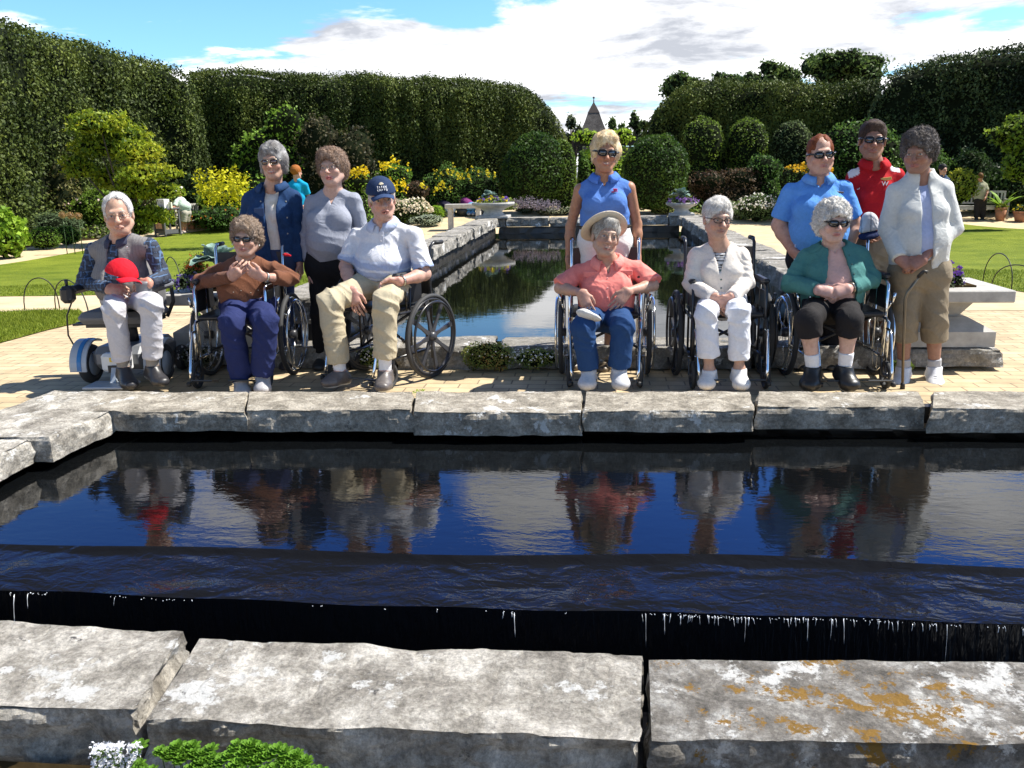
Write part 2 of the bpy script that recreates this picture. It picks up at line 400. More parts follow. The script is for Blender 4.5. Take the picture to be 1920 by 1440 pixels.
def face_colors(V, c, R, s, o, base):
    q = ((V-c)@R)/s; x,y,z = q[:,0],q[:,1],q[:,2]; ax = np.abs(x)
    Cc = np.tile(np.array(base), (len(V),1)); hd = (np.abs(x) < .11)&(np.abs(y) < .13)&(z > -.125)&(z < .14)
    fr = hd&(y < -.045)
    def mix(w, col): 
        nonlocal Cc
        w = np.clip(w*fr,0,1)[:,None]; Cc = Cc*(1-w)+np.array(col)*w
    g = lambda x0,y0,sx,sy: np.exp(-(((ax-x0)/sx)**2+((z-y0)/sy)**2))
    b = np.array(base)
    mix(g(.040,-.034,.022,.018)*.45, b*np.array([1.12,.72,.66])); mix(g(0,-.032,.014,.012)*.45, b*np.array([1.12,.72,.68]))
    mix(g(.031,-.012,.020,.008)*.40, b*np.array([.66,.52,.54]))
    lz = -.064; mx = o.get('mouth',0); lip = o.get('lip',(.42,.13,.11))
    m = np.exp(-((ax/.023)**4))*np.exp(-(((z-(lz-.002-mx*.005))/(.0105+mx*.005))**4)); mix(m*o.get('lipw',.75), lip)
    m = np.exp(-((ax/.018)**4))*np.exp(-(((z-(lz-.002-mx*.005))/(.0018+mx*.007))**2)); mix(m*(.85), (.05,.018,.016))
    if o.get('teeth'):
        m = np.exp(-((ax/.015)**4))*np.exp(-(((z-(lz+.001))/.0035)**2)); mix(m*.9, (.62,.56,.48))
    br = o.get('brow',(.28,.22,.18)); m = np.exp(-(((ax-.032)/.017)**4))*np.exp(-(((z-(.0235-(ax-.03)**2*8))/.0048)**2)); mix(m*.7, br)
    m = np.exp(-(((ax-.031)/.0115)**4))*np.exp(-(((z-.000)/.0058)**4)); mix(m, (.52,.47,.43))
    m = np.exp(-(((ax-.031)/.0055)**4))*np.exp(-(((z-.000)/.0055)**4)); mix(m, o.get('eye',(.035,.04,.05)))
    m = np.exp(-(((ax-.031)/.014)**4))*np.exp(-(((z-.0068)/.0022)**2)); mix(m*.75, (.06,.035,.03))
    return Cc
def hair_mesh(c, R, s, o, parent, base_loc):
    st = o['style']; th = o.get('th', .018); T = lambda x,y,z: c+R@(np.array([x,y,z])*s)
    f = Field(c-.24*s, c+.24*s, .0055*s)
    E = lambda p, r, k=.02, op='u': f.ell(T(*p), np.array(r)*s, k=k*s, R=R, op=op)
    E((0,.018,.038), (.074+th,.090+th,.082+th))
    if st in ('curly','big'):
        E((0,.040,-.010), (.078+th,.062+th*.7,.062+th), k=.03)
        E((0,-.04,.085), (.052,.045,.028), k=.03)
        E((0,-.085,-.030), (.060,.062,.088), k=.02, op='s'); E((0,-.06,-.115), (.09,.09,.06), k=.02, op='s')
    elif st == 'bob':
        for q in (-1,1): f.cone(T(q*.068,.005,.03), T(q*.072,-.004,-.060), (.024+th*.4)*s, .020*s, k=.03*s)
        E((0,.045,-.030), (.078,.050,.055), k=.03); E((0,-.045,.085), (.060,.045,.026), k=.03)
        E((0,-.098,-.038), (.056,.062,.088), k=.012, op='s'); E((0,-.03,-.135), (.1,.1,.05), k=.02, op='s')
    elif st == 'swept':
        for q in (-1,1): f.cone(T(q*.070,.012,.03), T(q*.070,.018,-.050), (.020+th*.5)*s, .016*s, k=.03*s)
        E((.01,-.05,.096), (.055,.040,.024), k=.02); E((0,.05,-.03), (.070,.050,.050), k=.03)
        E((0,-.088,-.028), (.064,.068,.088), k=.015, op='s'); E((0,-.03,-.130), (.1,.1,.05), k=.02, op='s')
    elif st == 'short':
        E((0,-.045,.092), (.052,.040,.022), k=.02); E((0,.045,-.02), (.070,.050,.050), k=.03)
        E((0,-.080,-.036), (.070,.078,.090), k=.015, op='s'); E((0,-.02,-.120), (.1,.1,.06), k=.02, op='s')
    elif st == 'thin':                 # receding: sides, back and a low cap of hair combed over
        E((0,-.080,.015), (.070,.090,.090), k=.012, op='s'); E((0,-.03,-.085), (.1,.1,.065), k=.02, op='s')
    elif st == 'back':                 # pulled back tight
        E((0,.10,.03), (.035,.035,.035), k=.02); E((0,-.088,-.030), (.075,.072,.096), k=.010, op='s'); E((0,-.03,-.120), (.1,.11,.06), k=.02, op='s')
    elif st == 'under':                # hair showing below a cap
        E((0,-.07,-.03), (.070,.085,.11), k=.012, op='s'); E((0,-.02,-.115), (.1,.1,.055), k=.02, op='s')
    for q in (-1,1): E((q*.090,-.004,-.012), (.022,.018,.028), k=.008, op='s') if st in ('short','thin','under','back') else None
    V, Fa = f.mesh(1)
    if not len(V): return
    nv = vnormals(V, Fa); cf = o.get('curl', 0)
    lo_ = (V-c)@R/s
    if cf > 0:
        q = V*(1/(.016*s)); w = np.stack([vnoise(q*.5, i) for i in (1,2,3)],1)
        d = (np.abs(vnoise(q*.8+w*1.2, 5))-.25)*cf*.016*s+fbm(lo_*9,2,12)*.016*s + vnoise(q*2.2,9)*cf*.005*s
    else:
        q = lo_*np.array([70, 16, 26]); d = vnoise(q+vnoise(lo_*20,3)[:,None]*1.2, 4)*.0055*s+fbm(lo_*np.array([22,9,14]),3,8)*.012*s
    V = V+nv*d[:,None]
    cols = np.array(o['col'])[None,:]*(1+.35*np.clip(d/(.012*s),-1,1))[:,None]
    if o.get('col2'):                  # greying towards the temples or lighter strands
        w = np.clip(.5+.9*vnoise(lo_*np.array([45,14,16]),21),0,1)[:,None]; cols = cols*(1-w)+np.array(o['col2'])*w
    # loose strands break the outline
    n = o.get('strands', 700)*(5 if cf > .5 else 6); ii = RNG.integers(0, len(V), n); tv = RNG.normal(size=(n,3)); tv -= nv[ii]*np.sum(tv*nv[ii],1)[:,None]; tv /= np.linalg.norm(tv,axis=1)[:,None]
    dn = -R[:,2][None,:]*(.6 if cf <= 0 else .0)
    if cf <= .5:                       # combed: follow the head downwards and back
        cd = np.tile((R@np.array([0,.35,-1.]))[None,:],(n,1))+RNG.normal(size=(n,3))*.25; cd -= nv[ii]*np.sum(cd*nv[ii],1)[:,None]; tv = cd/(np.linalg.norm(cd,axis=1)[:,None]+1e-9); dn = dn*0
    L = RNG.uniform(.4,1,(n,1))*(.017 if cf > .5 else .030)*s; b0 = V[ii]-nv[ii]*.001; sd = np.cross(nv[ii], tv)*.0008*s
    lf = .8 if cf > .5 else .10; mid = b0+(nv[ii]*lf+tv*.5+dn*.3)*L*.6; tip = b0+(nv[ii]*lf*.8+tv*1.1+dn*.6)*L
    SV = np.concatenate([b0-sd, b0+sd, mid+sd*.8, mid-sd*.8, tip+sd*.3, tip-sd*.3]); k = np.arange(n); B = len(V)
    SF = np.concatenate([np.stack([k,k+n,k+2*n,k+3*n],1), np.stack([k+3*n,k+2*n,k+4*n,k+5*n],1)])+B
    cb = np.array(o['col'])[None,:]*RNG.uniform(.6,1.5,(n,1)); cb = np.where(RNG.uniform(0,1,(n,1)) < .45, np.array(o.get('col2',o['col']))[None,:]*RNG.uniform(.8,1.2,(n,1)), cb); cc = np.tile(cb,(6,1))
    return mesh_obj(o.get('name','hair'), np.concatenate([V,SV])-base_loc, np.concatenate([Fa,SF]), HAIR, parent, np.concatenate([cols,cc]), smooth=True)
def glasses(c, R, s, kind, parent, bl):
    T = lambda x,y,z: c+R@(np.array([x,y,z])*s)-bl
    dark = kind in ('sun','wrap','amber')
    m = MB(); r = .0011*s if kind == 'wire' else (.0026*s)
    def ringp(q, w=.021, h=.015, y=-.104, n=20):
        P_ = []
        for k in range(n):
            a = 2*math.pi*k/n; x = q*(.031+w*math.copysign(abs(math.cos(a))**.8, math.cos(a))*1.0); z = .001+h*math.copysign(abs(math.sin(a))**.8, math.sin(a))-(.002 if kind=='amber' else 0)
            P_.append((x, y+.018*(abs(x)/.052)**2, z))
        return P_
    w, h = dict(wire=(.022,.0165), thick=(.023,.015), sun=(.024,.0165), wrap=(.028,.0195), amber=(.025,.019))[kind]
    for q in (-1,1):
        rp = ringp(q, w, h); m.tube([T(*p) for p in rp], r, n=6, closed=True)
        m.tube([T(q*.054,-.090,.006), T(q*.076,-.060,.008), T(q*.082,-.005,.004), T(q*.080,.015,-.006)], r*(1.0 if kind != 'wrap' else 2.2), n=6)
    m.tube([T(-.010,-.102,.003), T(0,-.106,.006), T(.010,-.102,.003)], r*1.2, n=6)
    root = m.build('glasses', WIRE if kind in ('wire','amber') else DARKF, parent)
    if dark:
        for q in (-1,1):
            rp = ringp(q, w, h); l = MB(); cc = np.mean([T(*p) for p in rp],0)+R@np.array([0,-.003*s,0]); back = [T(*p)+R@np.array([0,.0025*s,0]) for p in rp]; fr = [T(*p) for p in rp]; n = len(rp)
            V = [cc]+fr+back+[cc+R@np.array([0,.004*s,0])]; Fc = [(0,1+i,1+(i+1)%n) for i in range(n)]+[(1+i,1+n+i,1+n+(i+1)%n,1+(i+1)%n) for i in range(n)]+[(2*n+1,1+n+(i+1)%n,1+n+i) for i in range(n)]
            l.add(V, Fc, True); l.build('lens', LENSR if kind == 'amber' else LENS, root)
    return root
def folds(V, nv, amp, J, seed=0, wl=.075, axis=None):
    """soft cloth folds: warped ridges, strongest near the bends in J"""
    q = V/wl
    w = np.stack([vnoise(q*.6+9*i, seed+i) for i in (1,2,3)],1)
    ax = np.array(axis if axis is not None else (1.2,.7,1.6)); ph = (q+w*1.1)@ax
    r = 1-np.abs(np.sin(ph*1.6))**.6
    r = (r-.35)*.8+.45*vnoise(q*1.3, seed+7)
    wgt = .32+.0*V[:,0]
    for (p, rad, g) in J: wgt = wgt+g*np.exp(-np.sum((V-np.asarray(p))**2,1)/rad**2)
    return V+nv*(r*amp*1.5*wgt)[:,None]

def finish(f, name, mat, parent, bl, color, amp=0, J=(), seed=0, wl=.075, axis=None, smooth=1):
    V, Fa = f.mesh(smooth)
    if not len(V): return None
    if amp: V = folds(V, vnormals(V,Fa), amp, J, seed, wl, axis)
    col = color(V) if callable(color) else np.tile(np.array(color),(len(V),1))
    return mesh_obj(name, V-bl, Fa, mat, parent, col, smooth=True)

class Person:
    """joints are world points; A is the side on the left of the photo, B the side on the right"""
    def __init__(s, label, Y, base, J, **o):
        s.o = o; s.J = {k: P(v[0], v[1], Y+v[2]) for k, v in J.items()}; j = s.J
        s.bl = np.array([base[0], base[1], base[2] if len(base) > 2 else 0.0])
        s.root = None; s.label = label
        s.lat = nrm(j['shB']-j['shA']); s.up = nrm(j['neck']-j['pel']); s.fw = nrm(np.cross(s.up, s.lat)); s.fw = s.fw if s.fw[1] < 0 or o.get('back') else -s.fw
        if o.get('back'): s.fw = -s.fw if s.fw[1] < 0 else s.fw
        s.hs = o.get('hs',1.08); s.hc = j['head']; s.HR = head_R(*[math.radians(a) for a in o.get('head',(0,0,0))])
        s.W = o.get('w', .16); s.dp = o.get('dp', .115); s.belly = o.get('belly', 0.0); s.bust = o.get('bust', 0.0)
        s.ar = o.get('arm', 1.0); s.lg = o.get('leg', 1.0)
        ps = np.array(list(j.values())); s.lo = ps.min(0)-.24; s.hi = ps.max(0)+.24
    def torso(s, f, g=0.0, low=True, k=.04, sh=True):
        j = s.J; w = s.lat; dp = s.dp*.94; pel, neck = j['pel'], j['neck']
        waist = pel*.62+neck*.38; chest = pel*.28+neck*.72
        if low: f.cone(pel-s.up*.02, waist, dp+g, dp+g, k=k, w=w, ws=(s.W*s.o.get('hipw',1.0)+g)/(dp+g))
        f.cone(waist, chest, dp+g, dp*.92+g, k=k, w=w, ws=(s.W*.86+g)/(dp+g))
        if sh:
            a = j['shA']+w*.030-s.up*.022; b = j['shB']-w*.030-s.up*.022; f.cone(a, b, .038+g, .038+g, k=.05)
            f.cone(neck+s.up*.018, j['shA']-s.up*.022, .040+g*.8, .026+g, k=.03); f.cone(neck+s.up*.018, j['shB']-s.up*.022, .040+g*.8, .026+g, k=.03)
        if s.bust:
            bc = chest-s.up*.055+s.fw*(dp*.72)
            for q in (-1,1): f.ell(bc+w*q*s.W*.45, (.075*s.bust+g,.062*s.bust+g,.068*s.bust+g), k=.035)
        if s.belly:
            f.ell(waist-s.up*.03+s.fw*dp*.5, (s.W*.9+g, dp*.75+s.belly+g, .14+g), k=.06)
    def arm(s, f, q, g=0.0, t=2.0, g2=None, k=.014, cut=True):
        """sleeve: t<=1 stops on the upper arm, t<=2 reaches down the forearm"""
        j = s.J; a, e, w = j['sh'+q], j['el'+q], j['wr'+q]; r = s.ar*.86; g2 = g if g2 is None else g2; a = a-s.up*.014; f.ell(a, (.038*r+g*.6,)*3, k=.030)
        if t < 1: f.cone(a, a+(e-a)*t, .046*r+g*.6, (.050-.008*t)*r+g2, k=k, flat=cut)
        else:
            f.cone(a, e, .047*r+g*.75, .042*r+g*.9, k=k)
            if t > 1: 
                t2 = t-1; f.cone(e, e+(w-e)*t2, .042*r+g*.9, (.042-.016*t2)*r+g2, k=k*.7, flat=cut and t2 < .999 or cut)
    def leg(s, f, q, g=0.0, t=2.0, g2=None, k=.03, gk=None):
        j = s.J; h, n, a = j['hip'+q], j['kn'+q], j['an'+q]; r = s.lg; g2 = g if g2 is None else g2; gk = g if gk is None else gk
        if t <= 1: f.cone(h, h+(n-h)*t, .088*r+g, (.088-.030*t)*r+g2, k=k, flat=True)
        else:
            f.cone(h, n, .084*r+g, .056*r+gk, k=k)
            t2 = t-1; e = n+(a-n)*t2; f.cone(n, e, .058*r+gk, (.058-.024*t2)*r+g2, k=k, flat=True)
    def foot(s, f, q, g=0.0, sole=False):
        j = s.J; a, t = j['an'+q], j['to'+q]; d = t-a
        heel = a-nrm([d[0],d[1],0])*.035; heel[2] = a[2]-.052; ball = a*.35+t*.65; ball[2] = t[2]; side = np.cross((0,0,1.), nrm([d[0],d[1],0]))
        f.cone(heel, ball, .030+g, .030+g, k=.02, w=side, ws=1.25); f.cone(ball, t, .029+g, .021+g, k=.02, w=side, ws=1.45); f.cone(a+(0,0,.0), ball, .036+g, .024+g, k=.03)
        f.cone(a, heel, .034+g, .030+g, k=.02)
    def body(s):
        o = s.o; j = s.J; bl = s.bl
        s.root = None
        fine = [(s.hc-.135*s.hs, s.hc+.135*s.hs, .0036)]
        for q in 'AB':
            if ('hand'+q) in o and o['hand'+q] is not None: fine.append((j['wr'+q]-.13, j['wr'+q]+.13, .0042))
        f = Field(s.lo, s.hi, o.get('res', .010), fine)
        s.torso(f, 0)
        nk = s.hc+s.HR@np.array([0,.020,-.055])*s.hs; f.cone(nk, j['neck'], .052*s.hs, .058*s.hs*o.get('neckw',1.0), k=.03)
        for q in 'AB':
            a, e, w = j['sh'+q], j['el'+q], j['wr'+q]; r = s.ar
            a = a-s.up*.014; f.cone(a, e, .044*r, .037*r, k=.03); m = e*.7+w*.3; f.cone(e, m, .038*r, .038*r, k=.02); f.cone(m, w, .038*r, .0235*r, k=.02, )
            h, n, an = j['hip'+q], j['kn'+q], j['an'+q]; r = s.lg
            f.cone(h, n, .080*r, .050*r, k=.03); m = n*.68+an*.32; bk = nrm(np.cross(n-an, s.lat)); bk = bk if bk[1] > 0 else -bk
            f.cone(n, m+bk*.008, .050*r, .052*r, k=.02); f.cone(m+bk*.008, an, .052*r, .033*r, k=.02)
            s.foot(f, q)
            H = o.get('hand'+q)
            if H is None: H = dict(d=w-e, n=(0,1,0), u=(0,0,1), curl=.4)
            hand(f, w, H['d'], H['n'], H['u'], s=o.get('hands',1.0), curl=H.get('curl',.5), spread=H.get('spread',1), thumb=H.get('thumb',.5))
        add_head(f, s.hc, s.HR, s.hs, o.get('face',{}))
        V, Fa = f.mesh(1)
        sk = o.get('skin', (.50,.27,.19)); colr = face_colors(V, s.hc, s.HR, s.hs, o.get('face',{}), sk)
        w = np.zeros(len(V))
        for q in 'AB':
            d_ = np.linalg.norm(V-(j['wr'+q]),axis=1); w = np.maximum(w, np.exp(-(d_/.12)**4))
        colr = colr*(1-w[:,None]*np.array([.0,.12,.10]))
        colr *= (1+.16*fbm(V*22,3,5))[:,None]; sp = np.clip((vnoise(V*85,8)-.45)*3,0,1)[:,None]*.30; colr = colr*(1-sp*np.array([.35,.6,.7]))
        s.root = mesh_obj('person', V-bl, Fa, SKIN, None, colr, smooth=True); s.root.location = bl
        tag(s.root, s.label, 'person', None)
        return s.root
    def field(s, h=.0085, lo=None, hi=None, fine=()): return Field(s.lo if lo is None else lo, s.hi if hi is None else hi, h, fine)
    def neckhole(s, f, r=.062, dz=.0, fwd=.02):
        c = s.J['neck']+s.up*(.045+dz)+s.fw*fwd; f.ell(c, (r*1.05, r*1.15, .05), k=.012, op='s')
    def vneck(s, f, depth, wid, back=.02, top=None):
        """open the front in a V (depth down from the neck, half width at the top)"""
        n0 = s.J['neck']+s.up*.03; lat, up, fw = s.lat, s.up, s.fw
        def g(D,X,Y,Z):
            x,y,z = X-n0[0],Y-n0[1],Z-n0[2]; l = x*lat[0]+y*lat[1]+z*lat[2]; u = x*up[0]+y*up[1]+z*up[2]; w = x*fw[0]+y*fw[1]+z*fw[2]
            ww = wid*np.clip(1+u/depth, -1, 1.15)
            d = np.maximum(np.abs(l)-ww, -(w-back)); return np.maximum(D, -d)
        f.fn(g)
    def opening(s, f, w0, w1, z0=.0, back=.0, shift=0.0):
        """an unbuttoned front: half width w0 at the neck to w1 at the hem"""
        n0 = s.J['neck']; lat, up, fw = s.lat, s.up, s.fw; L = np.linalg.norm(s.J['neck']-s.J['pel'])
        def g(D,X,Y,Z):
            x,y,z = X-n0[0],Y-n0[1],Z-n0[2]; l = x*lat[0]+y*lat[1]+z*lat[2]-shift; u = x*up[0]+y*up[1]+z*up[2]; w = x*fw[0]+y*fw[1]+z*fw[2]
            ww = w0+(w1-w0)*np.clip(-u/L,0,1.3)
            d = np.maximum(np.abs(l)-ww, -(w-back)); return np.maximum(D, -d)
        f.fn(g)
    def shirt(s, name, color, mat=None, g=.012, sleeves=(2,2), hem=None, gs=None, cuff=None, neck=.062, v=None, opn=None, amp=.006, seed=0, low=True, axis=None, wl=.075, collar=None, k=.04, ndz=0.0, band=None):
        j = s.J; f = s.field()
        gs = g if gs is None else gs; g *= .85; gs *= .85; s.torso(f, g, low=low, k=k)
        for q, t in zip('AB', sleeves):
            if t: s.arm(f, q, gs, t, cuff)
        if band:                      # gathers over the lap or hem roll
            pass
        hemp, hemn = (hem if hem is not None else (j['pel']-s.up*.02, -s.up))
        f.half(hemp, hemn)
        if neck: s.neckhole(f, neck, ndz)
        if v: s.vneck(f, *v)
        if opn: s.opening(f, *opn)
        Jp = [(j['elA'],.09,1.0),(j['elB'],.09,1.0),(j['shA'],.07,.5),(j['shB'],.07,.5),(j['pel'],.14,.9)]
        o = finish(f, name, mat or CLOTH, s.root, s.bl, color, amp, Jp, seed, wl, axis); return o
    def pants(s, name, color, mat=None, g=.016, t=(1.9,1.9), g2=.022, top=None, amp=.006, seed=3, gk=None, belt=True):
        j = s.J; f = s.field()
        f.cone(j['hipA']-s.lat*0, j['hipB'], .10*s.lg+g, .10*s.lg+g, k=.05)
        f.cone(j['pel'], j['pel']+s.up*.10, s.dp+g*.8, s.dp+g*.8, k=.05, w=s.lat, ws=(s.W+g)/(s.dp+g))
        for q, tt in zip('AB', t): s.leg(f, q, g, tt, g2, gk=gk)
        def tc(D,X,Y,Z):
            u = (X-j['pel'][0])*s.up[0]+(Y-j['pel'][1])*s.up[1]+(Z-j['pel'][2])*s.up[2]-.085; w_ = (X-j['pel'][0])*s.fw[0]+(Y-j['pel'][1])*s.fw[1]+(Z-j['pel'][2])*s.fw[2]-(s.dp+s.belly+.05)
            return np.maximum(D, np.minimum(u, -w_))
        f.fn(tc)
        Jp = [(j['knA'],.11,1.0),(j['knB'],.11,1.0),(j['hipA'],.12,.7),(j['hipB'],.12,.7),(j['anA'],.12,.6),(j['anB'],.12,.6)]
        return finish(f, name, mat or CLOTH, s.root, s.bl, color, amp, Jp, seed, .085)
    def shoes(s, color, kind='shoe', sock=None, sockh=.10, mat=None, g=.010, sole=(.5,.5,.5), only='AB'):
        j = s.J
        for q in only:
            a, t = j['an'+q], j['to'+q]
            lo = np.minimum(a,t)-.14; hi = np.maximum(a,t)+.14
            if sock:
                f = Field(a-.10, a+np.array([.1,.1,sockh+.14]), .006); d = nrm(j['kn'+q]-a); f.cone(a-d*.03, a+d*sockh, .041, .044*s.lg+.002, k=.02, flat=True)
                finish(f, 'sock', CLOTH, s.root, s.bl, sock, .003, seed=5, wl=.03)
            f = Field(lo, hi, .006); s.foot(f, q, g)
            f.half(a+np.array([0,0,.012]), (0,0,1))
            bot = min(a[2]-.088, t[2]-.030-g*.6); 
            base = t[2]-.030-g*.5
            f.half((0,0,base), (0,0,-1)) if abs((a[2]-.082)-base) < .04 else None
            sc = np.array(sole); cc = np.array(color)
            cf = lambda V: np.where((V[:,2] < base+.014)[:,None], sc, cc)
            finish(f, kind, mat or LEATH, s.root, s.bl, cf, .0015, seed=2, wl=.03)
# ------------------------------------------------------------------ world: clear midday sky with broken cloud, sun high behind to the right
SUN_EL = math.radians(54); SUN_AZ = math.atan2(.93, .24)          # measured clockwise from +Y towards +X
w = bpy.data.worlds.new('World'); S.world = w; w.use_nodes = True; n = w.node_tree
bg = n.nodes['Background']; bg.inputs['Strength'].default_value = .060
sk = N(n,'ShaderNodeTexSky', sky_type='NISHITA', sun_disc=False); sk.sun_elevation = SUN_EL; sk.sun_rotation = SUN_AZ; sk.dust_density = .6; sk.ozone_density = 1.6; sk.air_density = 1.0
tc = N(n,'ShaderNodeTexCoord'); sx = N(n,'ShaderNodeSeparateXYZ'); n.links.new(tc.outputs['Generated'], sx.inputs[0])
def mth(op, a, b=None, c=None, clamp=False):
    x = n.nodes.new('ShaderNodeMath'); x.operation = op; x.use_clamp = clamp
    for i, v in enumerate((a,b,c)):
        if v is None: continue
        if isinstance(v,(int,float)): x.inputs[i].default_value = v
        else: n.links.new(v, x.inputs[i])
    return x.outputs[0]
zz = mth('ADD', mth('MAXIMUM', sx.outputs['Z'], 0.0), .10)
ux = mth('DIVIDE', sx.outputs['X'], zz); uy = mth('DIVIDE', sx.outputs['Y'], zz)
cb = N(n,'ShaderNodeCombineXYZ'); n.links.new(ux, cb.inputs[0]); n.links.new(uy, cb.inputs[1]); cb.inputs[2].default_value = 4.6
t1 = N(n,'ShaderNodeTexNoise', Scale=.95, Detail=9.0, Roughness=.58, Distortion=.25); n.links.new(cb.outputs[0], t1.inputs['Vector'])
t2 = N(n,'ShaderNodeTexNoise', Scale=1.5, Detail=8.0, Roughness=.62, Distortion=.3); n.links.new(cb.outputs[0], t2.inputs['Vector'])
# more cover low down, open blue overhead
cov = mth('MULTIPLY', mth('SUBTRACT', sx.outputs['Z'], .16), -.75)
az = mth('ARCTAN2', sx.outputs['X'], sx.outputs['Y'])
def blob(a0, e0, wa, we, amt):
    da = mth('DIVIDE', mth('SUBTRACT', az, math.radians(a0)), math.radians(wa)); de = mth('DIVIDE', mth('SUBTRACT', sx.outputs['Z'], math.sin(math.radians(e0))), math.radians(we))
    r = mth('ADD', mth('MULTIPLY', da, da), mth('MULTIPLY', de, de)); return mth('MULTIPLY', mth('EXPONENT', mth('MULTIPLY', r, -1)), amt)
BLOBS = [(6,13.5,9,3,.26),(-22,9,5,2.2,-.14),(-5,21,5,2.6,.36),(25,20,6,2.2,.32),(-31,11.5,7,3.0,-.22),(-9.5,11,2.2,1.8,-.16),(22,7.8,7,.9,-.20),(-2,4.5,3.5,1.6,-.10),(-27,7.0,4,1.0,-.10),(-14,9,8,4,.10),(9,10,11,3.5,.14),(-39,10,5,2.0,.14)]
tot = t1.outputs['Fac']
tot = mth('ADD', tot, cov)
for b_ in BLOBS: tot = mth('ADD', tot, blob(*b_))
cr = N(n,'ShaderNodeMapRange'); cr.interpolation_type = 'SMOOTHSTEP'; cr.inputs['From Min'].default_value = .445; cr.inputs['From Max'].default_value = .525; n.links.new(tot, cr.inputs['Value'])
shade = N(n,'ShaderNodeValToRGB'); e = shade.color_ramp.elements; e[0].position = .40; e[0].color = (15.5,15.5,15.6,1); e[1].position = .64; e[1].color = (5.8,6.1,6.8,1)
n.links.new(t2.outputs['Fac'], shade.inputs['Fac'])
tz = N(n,'ShaderNodeMapRange'); tz.interpolation_type = 'SMOOTHSTEP'; tz.inputs['From Min'].default_value = .16; tz.inputs['From Max'].default_value = .42; n.links.new(sx.outputs['Z'], tz.inputs['Value'])
azw = mth('DIVIDE', mth('ARCTAN2', mth('MULTIPLY', sx.outputs['X'], 1.0), sx.outputs['Y']), math.radians(62)); azm = mth('MULTIPLY', mth('EXPONENT', mth('MULTIPLY', mth('POWER', mth('ABSOLUTE', azw), 4.0), -1)), tz.outputs[0])
tm = N(n,'ShaderNodeMix', data_type='RGBA'); n.links.new(azm, tm.inputs[0]); tm.inputs[6].default_value = (1.15,1.75,2.2,1); tm.inputs[7].default_value = (.44,1.35,3.5,1)
tz2 = N(n,'ShaderNodeMapRange'); tz2.interpolation_type = 'SMOOTHSTEP'; tz2.inputs['From Min'].default_value = .46; tz2.inputs['From Max'].default_value = .62; n.links.new(sx.outputs['Z'], tz2.inputs['Value'])
tm2 = N(n,'ShaderNodeMix', data_type='RGBA'); n.links.new(tz2.outputs[0], tm2.inputs[0]); n.links.new(tm.outputs[2], tm2.inputs[6]); tm2.inputs[7].default_value = (.80,.84,.86,1); tm = tm2
tint = N(n,'ShaderNodeVectorMath', operation='MULTIPLY'); n.links.new(sk.outputs[0], tint.inputs[0]); n.links.new(tm.outputs[2], tint.inputs[1])
mx = N(n,'ShaderNodeMix', data_type='RGBA'); n.links.new(cr.outputs[0], mx.inputs[0]); n.links.new(tint.outputs[0], mx.inputs[6]); n.links.new(shade.outputs[0], mx.inputs[7])
n.links.new(mx.outputs[2], bg.inputs['Color'])
sun = bpy.data.lights.new('sun','SUN'); sun.energy = 5.0; sun.angle = math.radians(.5); sun.color = (1,.96,.88)
so = bpy.data.objects.new('sun', sun); COL.objects.link(so)
sd = Vector((math.sin(SUN_AZ)*math.cos(SUN_EL), math.cos(SUN_AZ)*math.cos(SUN_EL), math.sin(SUN_EL))); so.rotation_euler = sd.to_track_quat('Z','Y').to_euler(); so.location = (20,20,30)
S.view_settings.view_transform = 'Standard'; S.view_settings.look = 'None'; S.view_settings.gamma = 1; S.view_settings.exposure = .88

# ------------------------------------------------------------------ ground, paving, lawns
def grid_sheet(name, xs, ys, zf, mat, mask=None, hole=None):
    X, Y = np.meshgrid(xs, ys, indexing='ij'); Z = zf(X,Y); V = np.stack([X,Y,Z],-1).reshape(-1,3); nx, ny = len(xs), len(ys)
    i, j = np.meshgrid(np.arange(nx-1), np.arange(ny-1), indexing='ij'); a = (i*ny+j).ravel(); Fa = np.stack([a, a+ny, a+ny+1, a+1],1)
    if hole is not None:
        c = V[Fa].mean(1); Fa = Fa[~hole(c[:,0], c[:,1])]
    return mesh_obj(name, V, Fa, mat)
# soil under everything
soil = plain('soil', (.050,.034,.016), rough=1, spec=0, var=.5, vscale=5, bump=1, bscale=30)
xs = np.concatenate([np.linspace(-140,-14,20), np.linspace(-13.5,-3.2,40), [-2.95,2.2], np.linspace(2.6,14,40), np.linspace(16,140,20)])
ys = np.concatenate([np.linspace(-40,1.6,12), [1.75,4.95], np.linspace(5.2,6.1,5), [6.35,18.9], np.linspace(19.1,42,60), np.linspace(46,260,24)])
tag(grid_sheet('ground', xs, ys, lambda x,y: gz(x,y)-.012-.28*(y<1.7), soil, hole=lambda x,y: ((x>-2.95)&(x<2.2)&(((y>1.75)&(y<4.95))|((y>6.5)&(y<18.9))))|((x>2.2)&(x<7.4)&(y>1.75)&(y<4.95)) ), kind='structure')
